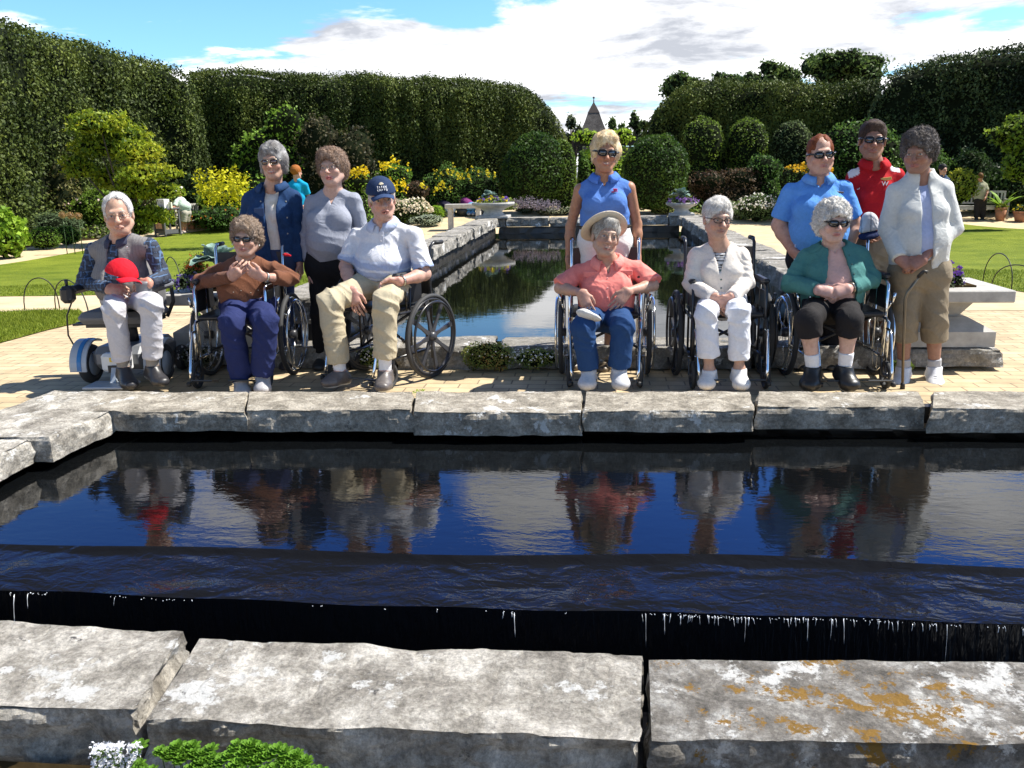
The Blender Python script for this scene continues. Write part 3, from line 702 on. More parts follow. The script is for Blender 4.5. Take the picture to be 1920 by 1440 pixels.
# terrace of yellow pavers
m, n, b = nt('pavers'); b.inputs['Roughness'].default_value = .85; b.inputs['Specular IOR Level'].default_value = .2
tc = N(n,'ShaderNodeTexCoord'); mp = N(n,'ShaderNodeMapping'); n.links.new(tc.outputs['Object'], mp.inputs['Vector'])
br = N(n,'ShaderNodeTexBrick', Scale=1.0); br.offset = .5; br.inputs['Brick Width'].default_value = .24; br.inputs['Row Height'].default_value = .12; br.inputs['Mortar Size'].default_value = .006; br.inputs['Mortar Smooth'].default_value = .3
br.inputs['Color1'].default_value = (.56,.435,.27,1); br.inputs['Color2'].default_value = (.46,.355,.215,1); br.inputs['Mortar'].default_value = (.26,.205,.135,1); n.links.new(mp.outputs[0], br.inputs['Vector'])
ns = N(n,'ShaderNodeTexNoise', Scale=3.0, Detail=8.0, Roughness=.7); n.links.new(tc.outputs['Object'], ns.inputs['Vector'])
mr = N(n,'ShaderNodeMapRange'); mr.inputs['From Min'].default_value = .3; mr.inputs['From Max'].default_value = .7; mr.inputs['To Min'].default_value = .70; mr.inputs['To Max'].default_value = 1.18; n.links.new(ns.outputs['Fac'], mr.inputs['Value'])
vm = N(n,'ShaderNodeVectorMath', operation='MULTIPLY'); n.links.new(br.outputs['Color'], vm.inputs[0]); n.links.new(mr.outputs[0], vm.inputs[1]); n.links.new(vm.outputs[0], b.inputs['Base Color'])
bp = N(n,'ShaderNodeBump', Strength=.6, Distance=.006); bp.invert = True; n.links.new(br.outputs['Fac'], bp.inputs['Height']); n.links.new(bp.outputs[0], b.inputs['Normal'])
PAVE = m
# crushed-stone path
PATH = plain('path_gravel', (.53,.42,.265), rough=.95, var=.18, vscale=2.5, bump=.4, bscale=60, spec=.1)
def flat_poly(name, pts, dz, mat, res=.45, kind='structure', label=None):
    """polygon draped on the sloping ground"""
    import mathutils.geometry as mg
    pts = [tuple(p[:2]) for p in pts]; xs_ = [p[0] for p in pts]; ys_ = [p[1] for p in pts]
    V = []; ring = []
    for i in range(len(pts)):
        a = np.array(pts[i]); b_ = np.array(pts[(i+1)%len(pts)]); k = max(1,int(np.linalg.norm(b_-a)/res))
        for t in range(k): ring.append(tuple(a+(b_-a)*t/k))
    V = [Vector(p) for p in ring]; m0 = len(V)
    R_ = np.array(ring)
    def inside(x,y):
        c = False; j = m0-1
        for i in range(m0):
            if (R_[i,1] > y) != (R_[j,1] > y) and x < (R_[j,0]-R_[i,0])*(y-R_[i,1])/(R_[j,1]-R_[i,1]+1e-12)+R_[i,0]: c = not c
            j = i
        return c
    for x in np.arange(min(xs_), max(xs_), res*2):
        for y in np.arange(min(ys_), max(ys_), res*2):
            if inside(x,y) and np.min(np.hypot(R_[:,0]-x, R_[:,1]-y)) > res*.6: V.append(Vector((x,y)))
    r = mg.delaunay_2d_cdt(V, [], [list(range(m0))], 1, 1e-5)
    vv = np.array([(p.x,p.y,float(gz(p.x,p.y))+dz) for p in r[0]]); fs = [tuple(f) for f in r[2]]
    o = mesh_obj(name, vv, fs, mat); 
    if kind: o['kind'] = kind
    return o
# terrace: everything paved round the pools
X0, X1 = -2.9, 2.45
flat_poly('terrace', [(-9,-3),(9,-3),(9,3.0),(12,9.0),(6.2,9.6),(4.2,10.3),(3.0,10.0),(1.9,8.8),(1.9,6.3),(-2.3,6.3),(-2.3,9.0),(-4.2,8.6),(-5.3,8.0),(-5.6,6.9),(-7.0,6.3),(-11,5.6),(-10,2)], .0, PAVE) if False else None
TER = [(-2.62,-3.0),(9.0,-3.0),(9.0,8.0),(7.0,9.0),(5.2,10.0),(4.35,10.7),(4.0,11.2)]
def sheet_hole(name, x0,x1,y0,y1,dz,mat,step=.3,hole=None):
    xs = np.arange(x0,x1+1e-6,step); ys = np.arange(y0,y1+1e-6,step)
    return grid_sheet(name, xs, ys, lambda x,y: gz(x,y)+dz, mat, hole=hole)
o = sheet_hole('terrace', -14.1, 12.0, -3.0, 12.0, .0, PAVE, .3, hole=lambda x,y: ((x>-3.0)&(x<7.5)&(y>2.0)&(y<4.8)) | (y<2.0) | ((x>-2.55)&(x<2.1)&(y>6.4)) ); o['kind'] = 'structure'
# path alongside the pool and round the lawns
for nm, x0, x1 in (('path', -34.0, -2.5), ('path', 2.1, 30.1)):
    o = sheet_hole(nm, x0, x1, 9.0, 42.0, .004, PATH, .5); o['kind'] = 'structure'
o = sheet_hole('path', -2.5, 2.1, 19.0, 42.0, .004, PATH, .46); o['kind'] = 'structure'
# lawns
m, n, b = nt('lawn'); b.inputs['Roughness'].default_value = .9; b.inputs['Specular IOR Level'].default_value = .15
tc = N(n,'ShaderNodeTexCoord'); t = N(n,'ShaderNodeTexNoise', Scale=.8, Detail=11.0, Roughness=.8); n.links.new(tc.outputs['Object'], t.inputs['Vector'])
r = N(n,'ShaderNodeValToRGB'); r.color_ramp.elements[0].position = .34; r.color_ramp.elements[0].color = (.095,.145,.010,1); r.color_ramp.elements[1].position = .68; r.color_ramp.elements[1].color = (.26,.30,.03,1)
n.links.new(t.outputs['Fac'], r.inputs['Fac']); n.links.new(r.outputs['Color'], b.inputs['Base Color'])
t = N(n,'ShaderNodeTexNoise', Scale=90, Detail=3.0); n.links.new(tc.outputs['Object'], t.inputs['Vector']); bp = N(n,'ShaderNodeBump', Strength=1.0, Distance=.03); n.links.new(t.outputs['Fac'], bp.inputs['Height']); n.links.new(bp.outputs[0], b.inputs['Normal'])
LAWN = m
def wpts(L): return [GG(*p) for p in L]
lawnL = wpts([(-330,600),(-150,572),(0,557),(150,555),(300,551),(450,547),(590,543)])+[np.array([-3.7,14,0]),np.array([-4.0,19,0])]+wpts([(560,424),(470,421),(400,430),(320,441),(250,452),(160,470),(0,497),(-200,540),(-330,570)])
lawnS = wpts([(-500,668),(-300,610),(0,587),(70,583),(150,583),(158,592),(150,606),(90,620),(0,645),(-250,720)])
lawnR = wpts([(1660,492),(1740,508),(1810,527),(1860,539),(1920,549),(2050,575),(2300,640),(2700,560),(2300,450),(2100,437),(1920,430),(1800,420),(1700,416),(1640,420)])
for nm, L in (('lawn',lawnL),('lawn',lawnS),('lawn',lawnR)):
    flat_poly(nm, L, .010, LAWN, res=.5)
# grass blades over the lawns
def poly_sample(L, n, rng):
    R_ = np.array([p[:2] for p in L]); lo = R_.min(0); hi = R_.max(0); out = []
    q = rng.uniform(lo, hi, (n*3,2)); c = np.zeros(len(q), bool); j = len(R_)-1
    for i in range(len(R_)):
        cond = ((R_[i,1] > q[:,1]) != (R_[j,1] > q[:,1])) & (q[:,0] < (R_[j,0]-R_[i,0])*(q[:,1]-R_[i,1])/(R_[j,1]-R_[i,1]+1e-12)+R_[i,0]); c ^= cond; j = i
    return q[c][:n]
GRASSM = attrmat('grass_blade', rough=.6, spec=.2, bump=0, var=.1, translucent=.3)
def blades(name, q, h, wd, c1, c2, label):
    n = len(q); z = gz(q[:,0], q[:,1])+.008; b0 = np.stack([q[:,0],q[:,1],z],1); a = RNG.uniform(0,2*np.pi,n); sd = np.stack([np.cos(a),np.sin(a),0*a],1)*wd
    hh = h*RNG.uniform(.5,1.2,n); ln = RNG.normal(0,.35,(n,2))*hh[:,None]; tip = b0+np.concatenate([ln, hh[:,None]],1)
    V = np.concatenate([b0-sd,b0+sd,tip]); k = np.arange(n); Fa = np.stack([k,k+n,k+2*n],1)
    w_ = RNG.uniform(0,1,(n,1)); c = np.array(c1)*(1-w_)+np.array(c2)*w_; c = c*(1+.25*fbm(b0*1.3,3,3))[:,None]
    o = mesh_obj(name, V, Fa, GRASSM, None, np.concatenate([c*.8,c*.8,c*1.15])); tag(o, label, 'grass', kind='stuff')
def near(q, d): return q[np.hypot(q[:,0],q[:,1]) < d]
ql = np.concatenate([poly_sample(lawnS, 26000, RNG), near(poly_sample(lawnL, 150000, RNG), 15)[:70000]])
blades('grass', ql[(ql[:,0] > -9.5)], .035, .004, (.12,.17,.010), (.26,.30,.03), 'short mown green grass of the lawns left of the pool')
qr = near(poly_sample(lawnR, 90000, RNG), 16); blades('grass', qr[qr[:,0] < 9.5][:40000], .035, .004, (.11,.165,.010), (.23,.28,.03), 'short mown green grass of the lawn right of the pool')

# ------------------------------------------------------------------ stones
def stone_mat(name, c1, c2, c3, lichen=None, white=.5, sc=1.0):
    m, n, b = nt(name); b.inputs['Roughness'].default_value = .88; b.inputs['Specular IOR Level'].default_value = .25
    tc = N(n,'ShaderNodeTexCoord'); 
    t = N(n,'ShaderNodeTexNoise', Scale=7*sc, Detail=11.0, Roughness=.72, Distortion=.4); n.links.new(tc.outputs['Object'], t.inputs['Vector'])
    r = N(n,'ShaderNodeValToRGB'); e = r.color_ramp.elements; e[0].position = .33; e[0].color = (*c1,1); e[1].position = .64; e[1].color = (*c3,1); x = r.color_ramp.elements.new(.5); x.color = (*c2,1)
    n.links.new(t.outputs['Fac'], r.inputs['Fac']); last = r.outputs['Color']
    t2 = N(n,'ShaderNodeTexNoise', Scale=70*sc, Detail=8.0, Roughness=.8); n.links.new(tc.outputs['Object'], t2.inputs['Vector'])
    mr = N(n,'ShaderNodeMapRange'); mr.inputs['From Min'].default_value = .3; mr.inputs['From Max'].default_value = .7; mr.inputs['To Min'].default_value = .42; mr.inputs['To Max'].default_value = 1.38; n.links.new(t2.outputs['Fac'], mr.inputs['Value'])
    vm = N(n,'ShaderNodeVectorMath', operation='MULTIPLY'); n.links.new(last, vm.inputs[0]); n.links.new(mr.outputs[0], vm.inputs[1]); last = vm.outputs[0]
    def patch(last, color, scale, lo, hi, seed, fine=60, centre=None):
        mp = N(n,'ShaderNodeMapping'); mp.inputs['Location'].default_value = (seed,seed*1.7,0); n.links.new(tc.outputs['Object'], mp.inputs['Vector'])
        a = N(n,'ShaderNodeTexNoise', Scale=scale, Detail=10.0, Roughness=.75); n.links.new(mp.outputs[0], a.inputs['Vector'])
        q = N(n,'ShaderNodeMapRange'); q.interpolation_type='SMOOTHSTEP'; q.inputs['From Min'].default_value = lo; q.inputs['From Max'].default_value = hi; fo = a.outputs['Fac']
        if centre:
            ds = N(n,'ShaderNodeVectorMath', operation='DISTANCE'); ds.inputs[1].default_value = (centre[0],centre[1],.13); n.links.new(tc.outputs['Object'], ds.inputs[0]); md = N(n,'ShaderNodeMapRange'); md.inputs['From Min'].default_value = .0; md.inputs['From Max'].default_value = centre[2]*1.6; md.inputs['To Min'].default_value = .045; md.inputs['To Max'].default_value = -.08; n.links.new(ds.outputs['Value'], md.inputs['Value'])
            ad_ = N(n,'ShaderNodeMath', operation='ADD'); n.links.new(fo, ad_.inputs[0]); n.links.new(md.outputs[0], ad_.inputs[1]); fo = ad_.outputs[0]
        n.links.new(fo, q.inputs['Value'])
        k = N(n,'ShaderNodeMix', data_type='RGBA'); n.links.new(q.outputs[0], k.inputs[0]); n.links.new(last, k.inputs[6]); k.inputs[7].default_value = (*color,1); return k.outputs[2]
    if white: last = patch(last, (.66,.645,.61), 4.5*sc, .60-.06*white, .64-.05*white, 3.0)
    last = patch(last, (.10,.095,.09), 9*sc, .62, .68, 9.0)
    if lichen: last = patch(last, (.27,.15,.03), 10*sc, lichen, lichen+.03, 5.3, centre=(.66,1.95,.46))
    n.links.new(last, b.inputs['Base Color'])
    v = N(n,'ShaderNodeTexVoronoi', Scale=38*sc); n.links.new(tc.outputs['Object'], v.inputs['Vector'])
    ad = N(n,'ShaderNodeMath', operation='ADD'); n.links.new(t2.outputs['Fac'], ad.inputs[0]); ml = N(n,'ShaderNodeMath', operation='MULTIPLY'); n.links.new(v.outputs['Distance'], ml.inputs[0]); ml.inputs[1].default_value = .35; n.links.new(ml.outputs[0], ad.inputs[1])
    bp = N(n,'ShaderNodeBump', Strength=1.0, Distance=.014); n.links.new(ad.outputs[0], bp.inputs['Height']); n.links.new(bp.outputs[0], b.inputs['Normal'])
    return m
ST_N = stone_mat('limestone_pale', (.155,.137,.112), (.42,.385,.33), (.74,.69,.61), white=.5)
ST_L = stone_mat('limestone_lichen', (.085,.076,.064), (.25,.228,.198), (.50,.48,.44), lichen=.545, white=1.2, sc=1.0)
ST_F = stone_mat('limestone_far', (.16,.14,.11), (.37,.33,.27), (.60,.545,.46), white=.3)
ST_P = stone_mat('limestone_pool', (.14,.13,.11), (.28,.26,.225), (.42,.39,.345), white=.2, sc=.7)
STONE_CUT = plain('cut_stone', (.40,.385,.355), rough=.85, var=.22, vscale=9, bump=.4, bscale=70)
def stone(name, x0, x1, y0, y1, z0, z1, mat, parent, h=.022, rough=.012, face=.02, seed=0, corners=None, chip=1.0, grow=.006):
    """a split-faced slab: fairly flat top, torn faces. corners: four (x,y) overriding the rectangle"""
    if corners is None: corners = [(x0,y0),(x1,y0),(x1,y1),(x0,y1)]
    c = np.array(corners,float)
    if grow: ce = c.mean(0); c = c+np.sign(c-ce)*grow
    lx = max(np.linalg.norm(c[1]-c[0]), np.linalg.norm(c[2]-c[3])); ly = max(np.linalg.norm(c[3]-c[0]), np.linalg.norm(c[2]-c[1])); lz = z1-z0
    nx, ny, nz = [max(2,int(round(l/h))) for l in (lx,ly,lz)]
    idx = {}; V = []; 
    for i in range(nx+1):
        for j in range(ny+1):
            for k in range(nz+1):
                if i in (0,nx) or j in (0,ny) or k in (0,nz): idx[(i,j,k)] = len(V); V.append((i/nx,j/ny,k/nz))
    Fc = []
    for i in range(nx):
        for j in range(ny):
            Fc.append((idx[i,j,nz],idx[i+1,j,nz],idx[i+1,j+1,nz],idx[i,j+1,nz])); Fc.append((idx[i,j,0],idx[i,j+1,0],idx[i+1,j+1,0],idx[i+1,j,0]))
    for i in range(nx):
        for k in range(nz):
            Fc.append((idx[i,0,k],idx[i+1,0,k],idx[i+1,0,k+1],idx[i,0,k+1])); Fc.append((idx[i,ny,k],idx[i,ny,k+1],idx[i+1,ny,k+1],idx[i+1,ny,k]))
    for j in range(ny):
        for k in range(nz):
            Fc.append((idx[0,j,k],idx[0,j,k+1],idx[0,j+1,k+1],idx[0,j+1,k])); Fc.append((idx[nx,j,k],idx[nx,j+1,k],idx[nx,j+1,k+1],idx[nx,j,k+1]))
    u = np.array(V); a, b_, t = u[:,0:1], u[:,1:2], u[:,2]
    xy = (c[0]*(1-a)*(1-b_)+c[1]*a*(1-b_)+c[2]*a*b_+c[3]*(1-a)*b_); p = np.concatenate([xy, (z0+lz*t)[:,None]],1)
    nrmx = np.where(u[:,0]==0,-1,0)+np.where(u[:,0]==1,1,0); nrmy = np.where(u[:,1]==0,-1,0)+np.where(u[:,1]==1,1,0)
    dx = nrm(np.append(c[1]-c[0],0)); dy = nrm(np.append(c[3]-c[0],0))
    side = ((nrmx != 0)|(nrmy != 0)); out = dx[None,:]*nrmx[:,None]+dy[None,:]*nrmy[:,None]
    q = p*np.array([1,1,1.6])+seed*7.3
    fn = fbm(q*9,4,seed)+.55*np.abs(vnoise(q*4.5,seed+3))*-1-.25*np.abs(vnoise(q*15,seed+5))
    # outline wobbles with the face, chipped arrises
    edge = np.clip(1-(1-t)*lz/.03,0,1)
    d = face*(fn-.1)*1.6 - chip*.010*edge
    p = p+out*(d*side)[:,None]
    inner_top = (t==1)&~side; p[:,2] += np.where(t==1, rough*(fbm(p*np.array([6,6,1])+seed,5,seed+9)*1.1-.45*np.maximum(0,.12-np.abs(vnoise(p*np.array([9,9,1]),seed+4)))*4), 0)
    p[:,2] -= np.where((t==1)&side, .006*chip*(1+np.abs(vnoise(q*12,seed+2))), 0)
    return mesh_obj(name, p, Fc, mat, parent, smooth=False)
def smooth_top(o):
    o.data.polygons.foreach_set('use_smooth', np.ones(len(o.data.polygons), bool))
# near pool coping next to the viewer
near_c = empty('pool_coping', (0,1.75,.0), label='pale limestone slab edging closest to the viewer along the bottom of the picture', cat='stone edging')
def par(o, r):
    o.parent = r; o.matrix_parent_inverse = Matrix.Translation(-Vector(r.location)); return o
def st(name, corners, z0, z1, mat, root, **k):
    o = stone(name, 0,0,0,0, z0, z1, mat, None, corners=corners, **k); return par(o, root)
zt = .134
a = G(345,1187,zt); b_ = G(262,1352,zt)
st('coping_stone', [(-2.86,1.75),(b_[0]-.035,1.78),(a[0]-.0,2.15),(-2.86,2.23)], -.11, zt, ST_N, near_c, h=.011, seed=1, face=.028, rough=.017)
a1 = G(372,1197,zt); c1 = G(262,1352,zt); d1 = G(1203,1392,zt); e1 = G(1208,1232,zt)
st('coping_stone', [(c1[0]+.01,c1[1]),(d1[0],d1[1]),(e1[0],e1[1]),(a1[0],a1[1])], -.10, zt+.003, ST_N, near_c, h=.011, seed=4, face=.028, rough=.018)
d2 = G(1218,1392,zt); e2 = G(1213,1237,zt)
st('coping_stone', [(d2[0],d2[1]),(1.48,1.82),(1.52,2.18),(e2[0],e2[1])], -.105, zt+.002, ST_L, near_c, h=.011, seed=8, face=.018, rough=.012)
# underlying course of the near wall
par(stone('wall_course', -2.86, 1.5, 1.90, 2.05, -.6, -.115, ST_F, None, h=.05, seed=12, face=.02), near_c)
# far coping: seven slabs across the middle of the picture
far_c = empty('pool_coping', (0,4.35,0), label='row of dark-faced limestone slabs between the near pool and the wheelchairs', cat='stone edging')
J_ = [(160,462),(460,775),(773,1093),(1092,1417),(1416,1738),(1744,2074),(2072,2400)]
for i,(xa,xb) in enumerate(J_):
    fy = [772,770,774,772,764,768,770][i]
    p0 = G(xa,fy,zt); p1 = G(xb,fy,zt); p2 = G(xb+(0 if i else 2),734,zt); p3 = G(xa+(4 if i else 45),734,zt)
    if i in (4,): p2 = G(xb-12,734,zt)
    if i in (3,): p2 = G(xb-8,734,zt)
    st('coping_stone', [(p0[0],p0[1]),(p1[0],p1[1]),(p2[0],p2[1]),(p3[0],p3[1])], zt-.118-.008*(i%3), zt+.002*(i%2), ST_F if i else ST_F, far_c, h=.018, seed=20+i, face=.018, rough=.012)
par(stone('wall_course', -2.95, 7.1, 4.88, 4.99, -.6, zt-.03, plain('wet_stone',(.035,.032,.028),rough=.35,bump=.8,bscale=30), None, h=.06, seed=31, face=.02), far_c)
# left return of the near pool
left_c = empty('pool_coping', (-2.9,3.2,0), label='whitish rough limestone slabs turning the corner at the left edge', cat='stone edging')
for i,(ya,yb) in enumerate([(3.98,4.97),(2.97,3.96),(1.89,2.94)]):
    xi = [-2.86,-2.92,-2.90][i]; xi2 = [-2.83,-2.89,-2.92][i]
    cn = [(-3.54,ya),(xi2,ya),(xi if i else -2.77,yb),(-3.45,yb)]
    st('coping_stone', cn, zt-.13, zt+.001*i, ST_N, left_c, h=.018, seed=40+i, face=.014, rough=.012)
par(stone('wall_course', -3.41, -3.06, 1.87, 4.84, -.6, zt-.14, bpy.data.materials['wet_stone'], None, h=.06, seed=45), left_c)
# long pool: raised side copings, spill ledge in front, far end
def coping_run(label, x0, x1, y0, y1, n, z0, z1, seed, along='y', mat=None, cuts=None):
    r = empty('pool_coping', ((x0+x1)/2,(y0+y1)/2,0), label=label, cat='stone edging')
    rs = random.Random(seed); cuts = [0]+sorted([(k+rs.uniform(-.2,.2))/n for k in range(1,n)])+[1]
    for k in range(n):
        if along == 'y': q = (x0+rs.uniform(-.02,.02), x1+rs.uniform(-.02,.02), y0+(y1-y0)*cuts[k]+.006, y0+(y1-y0)*cuts[k+1]-.006)
        else: q = (x0+(x1-x0)*cuts[k]+.006, x0+(x1-x0)*cuts[k+1]-.006, y0+rs.uniform(-.015,.015), y1+rs.uniform(-.015,.015))
        par(stone('coping_stone', *q, z0+rs.uniform(-.02,.01), z1+rs.uniform(-.008,.008), mat or ST_P, None, h=.035, seed=seed+k, face=.03, rough=.012), r)
    return r
coping_run('raised weathered coping along the left side of the long pool', -2.60, -2.17, 6.36, 18.85, 13, .34, .515, 60)
coping_run('raised weathered coping along the right side of the long pool', 1.68, 2.11, 6.36, 18.85, 13, .335, .51, 80)
coping_run('far end coping of the long pool in front of the round evergreens', -2.72, 2.25, 18.86, 19.35, 6, .31, .50, 100, along='x')
sp = coping_run('low spill ledge at the near end of the long pool behind the wheelchairs', -2.66, 2.2, 6.20, 6.66, 5, .012, .172, 110, along='x')
WETS = bpy.data.materials['wet_stone']
tag(stone('pool_wall', -2.62,-2.24, 6.5, 18.8, -.3, .33, WETS, None, h=.12, seed=5), 'dark wet wall under the coping on the left side of the long pool', 'pool wall')
tag(stone('pool_wall', 1.77, 2.15, 6.5, 18.8, -.3, .33, WETS, None, h=.12, seed=6), 'dark wet wall under the coping on the right side of the long pool', 'pool wall')
tag(stone('pool_wall', -2.2, 1.75, 18.92, 19.25, -.3, .30, WETS, None, h=.12, seed=7), 'dark wet wall under the coping at the far end of the long pool', 'pool wall')
# ------------------------------------------------------------------ water
def water_mat(name, s1, b1, s2, b2, col=(.006,.007,.009), rough=.01, streak=None, spec=.62):
    m, n, b = nt(name); b.inputs['Base Color'].default_value = (*col,1); b.inputs['Roughness'].default_value = rough; b.inputs['IOR'].default_value = 1.33; b.inputs['Specular IOR Level'].default_value = spec
    tc = N(n,'ShaderNodeTexCoord'); mp = N(n,'ShaderNodeMapping'); mp.inputs['Scale'].default_value = streak or (1,2.2,1); n.links.new(tc.outputs['Object'], mp.inputs['Vector'])
    a = N(n,'ShaderNodeTexNoise', Scale=s1, Detail=2.0, Distortion=.6); n.links.new(mp.outputs[0], a.inputs['Vector'])
    c = N(n,'ShaderNodeTexNoise', Scale=s2, Detail=3.0, Distortion=1.2); n.links.new(mp.outputs[0], c.inputs['Vector'])
    p1 = N(n,'ShaderNodeBump', Strength=1.0, Distance=b1); n.links.new(a.outputs['Fac'], p1.inputs['Height'])
    p2 = N(n,'ShaderNodeBump', Strength=1.0, Distance=b2); n.links.new(c.outputs['Fac'], p2.inputs['Height']); n.links.new(p1.outputs[0], p2.inputs['Normal']); n.links.new(p2.outputs[0], b.inputs['Normal'])
    return m
W1 = water_mat('still_water', 2.0, .0014, 11, .00048, spec=.55, col=(.003,.0035,.004))
W2 = water_mat('spill_water', 2.6, .024, 13, .0045, col=(.006,.006,.007), rough=.03, streak=(1,1.7,1), spec=.26)
W3 = water_mat('long_water', 1.2, .0009, 7, .00022, streak=(1,1.6,1), col=(.003,.0035,.003), spec=.5)
W4 = plain('dark_basin', (.004,.004,.005), rough=.12, spec=.4, bump=.5, bscale=8)
FALL = water_mat('falling_water', 26, .012, 70, .006, col=(.006,.006,.007), rough=.12, streak=(1,1,.06), spec=.5)
ZW = -.045
def ridge(x): return 3.10+.03*np.sin(x*1.3+.6)+.02*np.sin(x*3.1)
def lip(x): return 2.725+.012*np.sin(x*2.1)+.006*np.sin(x*9)
xs = np.linspace(-3.2, 7.2, 170)
def strip(name, fa, fb, za, zb, nrow, mat, zf=None, **k):
    V = []; 
    for i in range(nrow+1):
        t = i/nrow; y = fa(xs)*(1-t)+fb(xs)*t; z = za(xs)*(1-t)+zb(xs)*t
        if zf is not None: z = z+zf(xs,y,t)
        V.append(np.stack([xs,y,z],1))
    V = np.concatenate(V); nx = len(xs); i, j = np.meshgrid(np.arange(nrow), np.arange(nx-1), indexing='ij'); a = (i*nx+j).ravel()
    return mesh_obj(name, V, np.stack([a,a+1,a+nx+1,a+nx],1), mat, smooth=True)
c0 = lambda v: (lambda x: np.full_like(x, v))
o = strip('water', ridge, c0(4.93), lambda x: c0(ZW)(x), c0(ZW), 20, W1); o['kind'] = 'structure'
hump = lambda x,y,t: .012*np.exp(-((t-.0)/.10)**2)*-1+.004*fbm(np.stack([x*5,y*9,0*x],1),3,2)
o = strip('water', lip, lambda x: ridge(x)-.001, c0(ZW-.022), c0(ZW-.002), 26, W2, zf=lambda x,y,t: .007*np.sin(np.pi*t)*vnoise(np.stack([x*3.2,y*8,0*x],1),3)+.012*np.exp(-((1-t)/.08)**2)); o['kind'] = 'structure'
o = strip('water', lambda x: lip(x)-.045, lambda x: lip(x)-.001, c0(-.6), c0(ZW-.023), 10, FALL); o['kind'] = 'structure'
o = strip('water', c0(1.95), lambda x: lip(x)-.03, c0(-.42), c0(-.42), 4, W4); o['kind'] = 'structure'
o = grid_sheet('water', np.linspace(-2.4,1.9,30), np.linspace(6.5,19.0,60), lambda x,y: 0*x+.163+0*y, W3); o['kind'] = 'structure'
o = grid_sheet('path', np.linspace(-9,9,10), np.linspace(-6,1.25,8), lambda x,y: 0*x-.02, PATH); o['kind'] = 'structure'  # unseen ground, added to bounce warm sunlight onto the near coping's front faces
# pool linings keep the light out below
PB = plain('pool_lining', (.012,.012,.012), rough=.9)
o = grid_sheet('pool_floor', np.linspace(-3.6,7.6,4), np.linspace(1.65,5.02,4), lambda x,y: 0*x-.7, PB); o['kind'] = 'structure'
o = grid_sheet('pool_floor', np.linspace(-2.75,2.3,4), np.linspace(6.0,19.4,4), lambda x,y: 0*x-.32, PB); o['kind'] = 'structure'
# trickles and drops over the lip, their sun glint painted as near-white colour
fm = plain('water_glint', (.8,.82,.85), rough=.15, spec=1.0); mb = MB(); rs = random.Random(5)
clus = [(20,90,14),(210,240,5),(265,335,9),(352,372,3),(590,620,3),(715,735,2),(820,840,2),(905,975,7),(1060,1070,2),(1200,1260,16),(1262,1460,70),(1462,1560,34),(1560,1680,24),(1690,1800,14),(1830,1900,5)]
for (a_,b_,cnt) in clus:
    for _ in range(cnt):
        px = rs.uniform(a_,b_); q = G(px, 1108+px*.022+6, ZW-.03); x = q[0]; y = float(lip(np.array([x]))[0])-.008; z = ZW-.024+rs.uniform(-.004,.003)
        mb.lathe((x, y-.004-rs.uniform(0,.008), z), [(.0003,-.0018),(rs.uniform(.0010,.0026),0),(.0003,.0016)], n=6)
        if rs.random() < .30:
            L = rs.uniform(.006,.03) if rs.random() < .8 else rs.uniform(.05,.13); dx = rs.uniform(-.0012,.0012); r0 = rs.uniform(.0005,.0011)
            mb.tube([(x+dx*k,y-.012-.022*(k/4)**.6*min(1,L*12),z-L*k/4) for k in range(5)], [r0*1.4,r0,r0*.6,r0*.9,r0*.2], n=5)
tag(mb.build('water_trickles', fm), 'bright trickles of water dripping over the edge of the near pool', 'water', kind='stuff')
# ------------------------------------------------------------------ foliage
def leaf_quads(C, Nn, size, asp=.55, droop=.0, rng=RNG, up=None, jit=.8):
    n = len(C); d = Nn*.7+rng.normal(size=(n,3))*jit
    if up is not None: d += np.array(up)
    d /= np.linalg.norm(d,axis=1)[:,None]+1e-9
    t = rng.normal(size=(n,3)); t -= d*np.sum(t*d,1)[:,None]; t /= np.linalg.norm(t,axis=1)[:,None]+1e-9; u = np.cross(d,t)
    s = (size*rng.uniform(.6,1.3,n))[:,None]; L = t*s; W = u*s*asp
    V = np.stack([C-L*.5, C+W*.5-L*.05+d*s*.08, C+L*.5-np.array([0,0,droop])*s, C-W*.5-L*.05+d*s*.08],1).reshape(-1,3)
    Fa = np.arange(4*n).reshape(n,4); return V, Fa
def rep4(c): return np.repeat(c, 4, axis=0)
def cloud_pts(ells, n, rng=RNG, lump=.22, ls=2.2, seed=0, shell=.16, low=-.35):
    """points spread through the outer part of lumpy ellipsoids"""
    w = np.array([e[2] if len(e) > 2 else e[1][0]*e[1][2] for e in ells], float); w /= w.sum(); k = rng.choice(len(ells), n, p=w)
    c = np.array([e[0] for e in ells])[k]; r = np.array([e[1] for e in ells])[k]
    d = rng.normal(size=(n,3)); d /= np.linalg.norm(d,axis=1)[:,None]; d[:,2] = np.where(d[:,2] < low, -d[:,2]*.5, d[:,2]); d /= np.linalg.norm(d,axis=1)[:,None]
    lp = 1+lump*vnoise(d*ls+c*1.7+seed,seed)+.5*lump*vnoise(d*ls*2.7+c,seed+1)
    rr = lp*(1-np.abs(rng.normal(size=n))*shell)
    return c+d*r*rr[:,None], d, rr
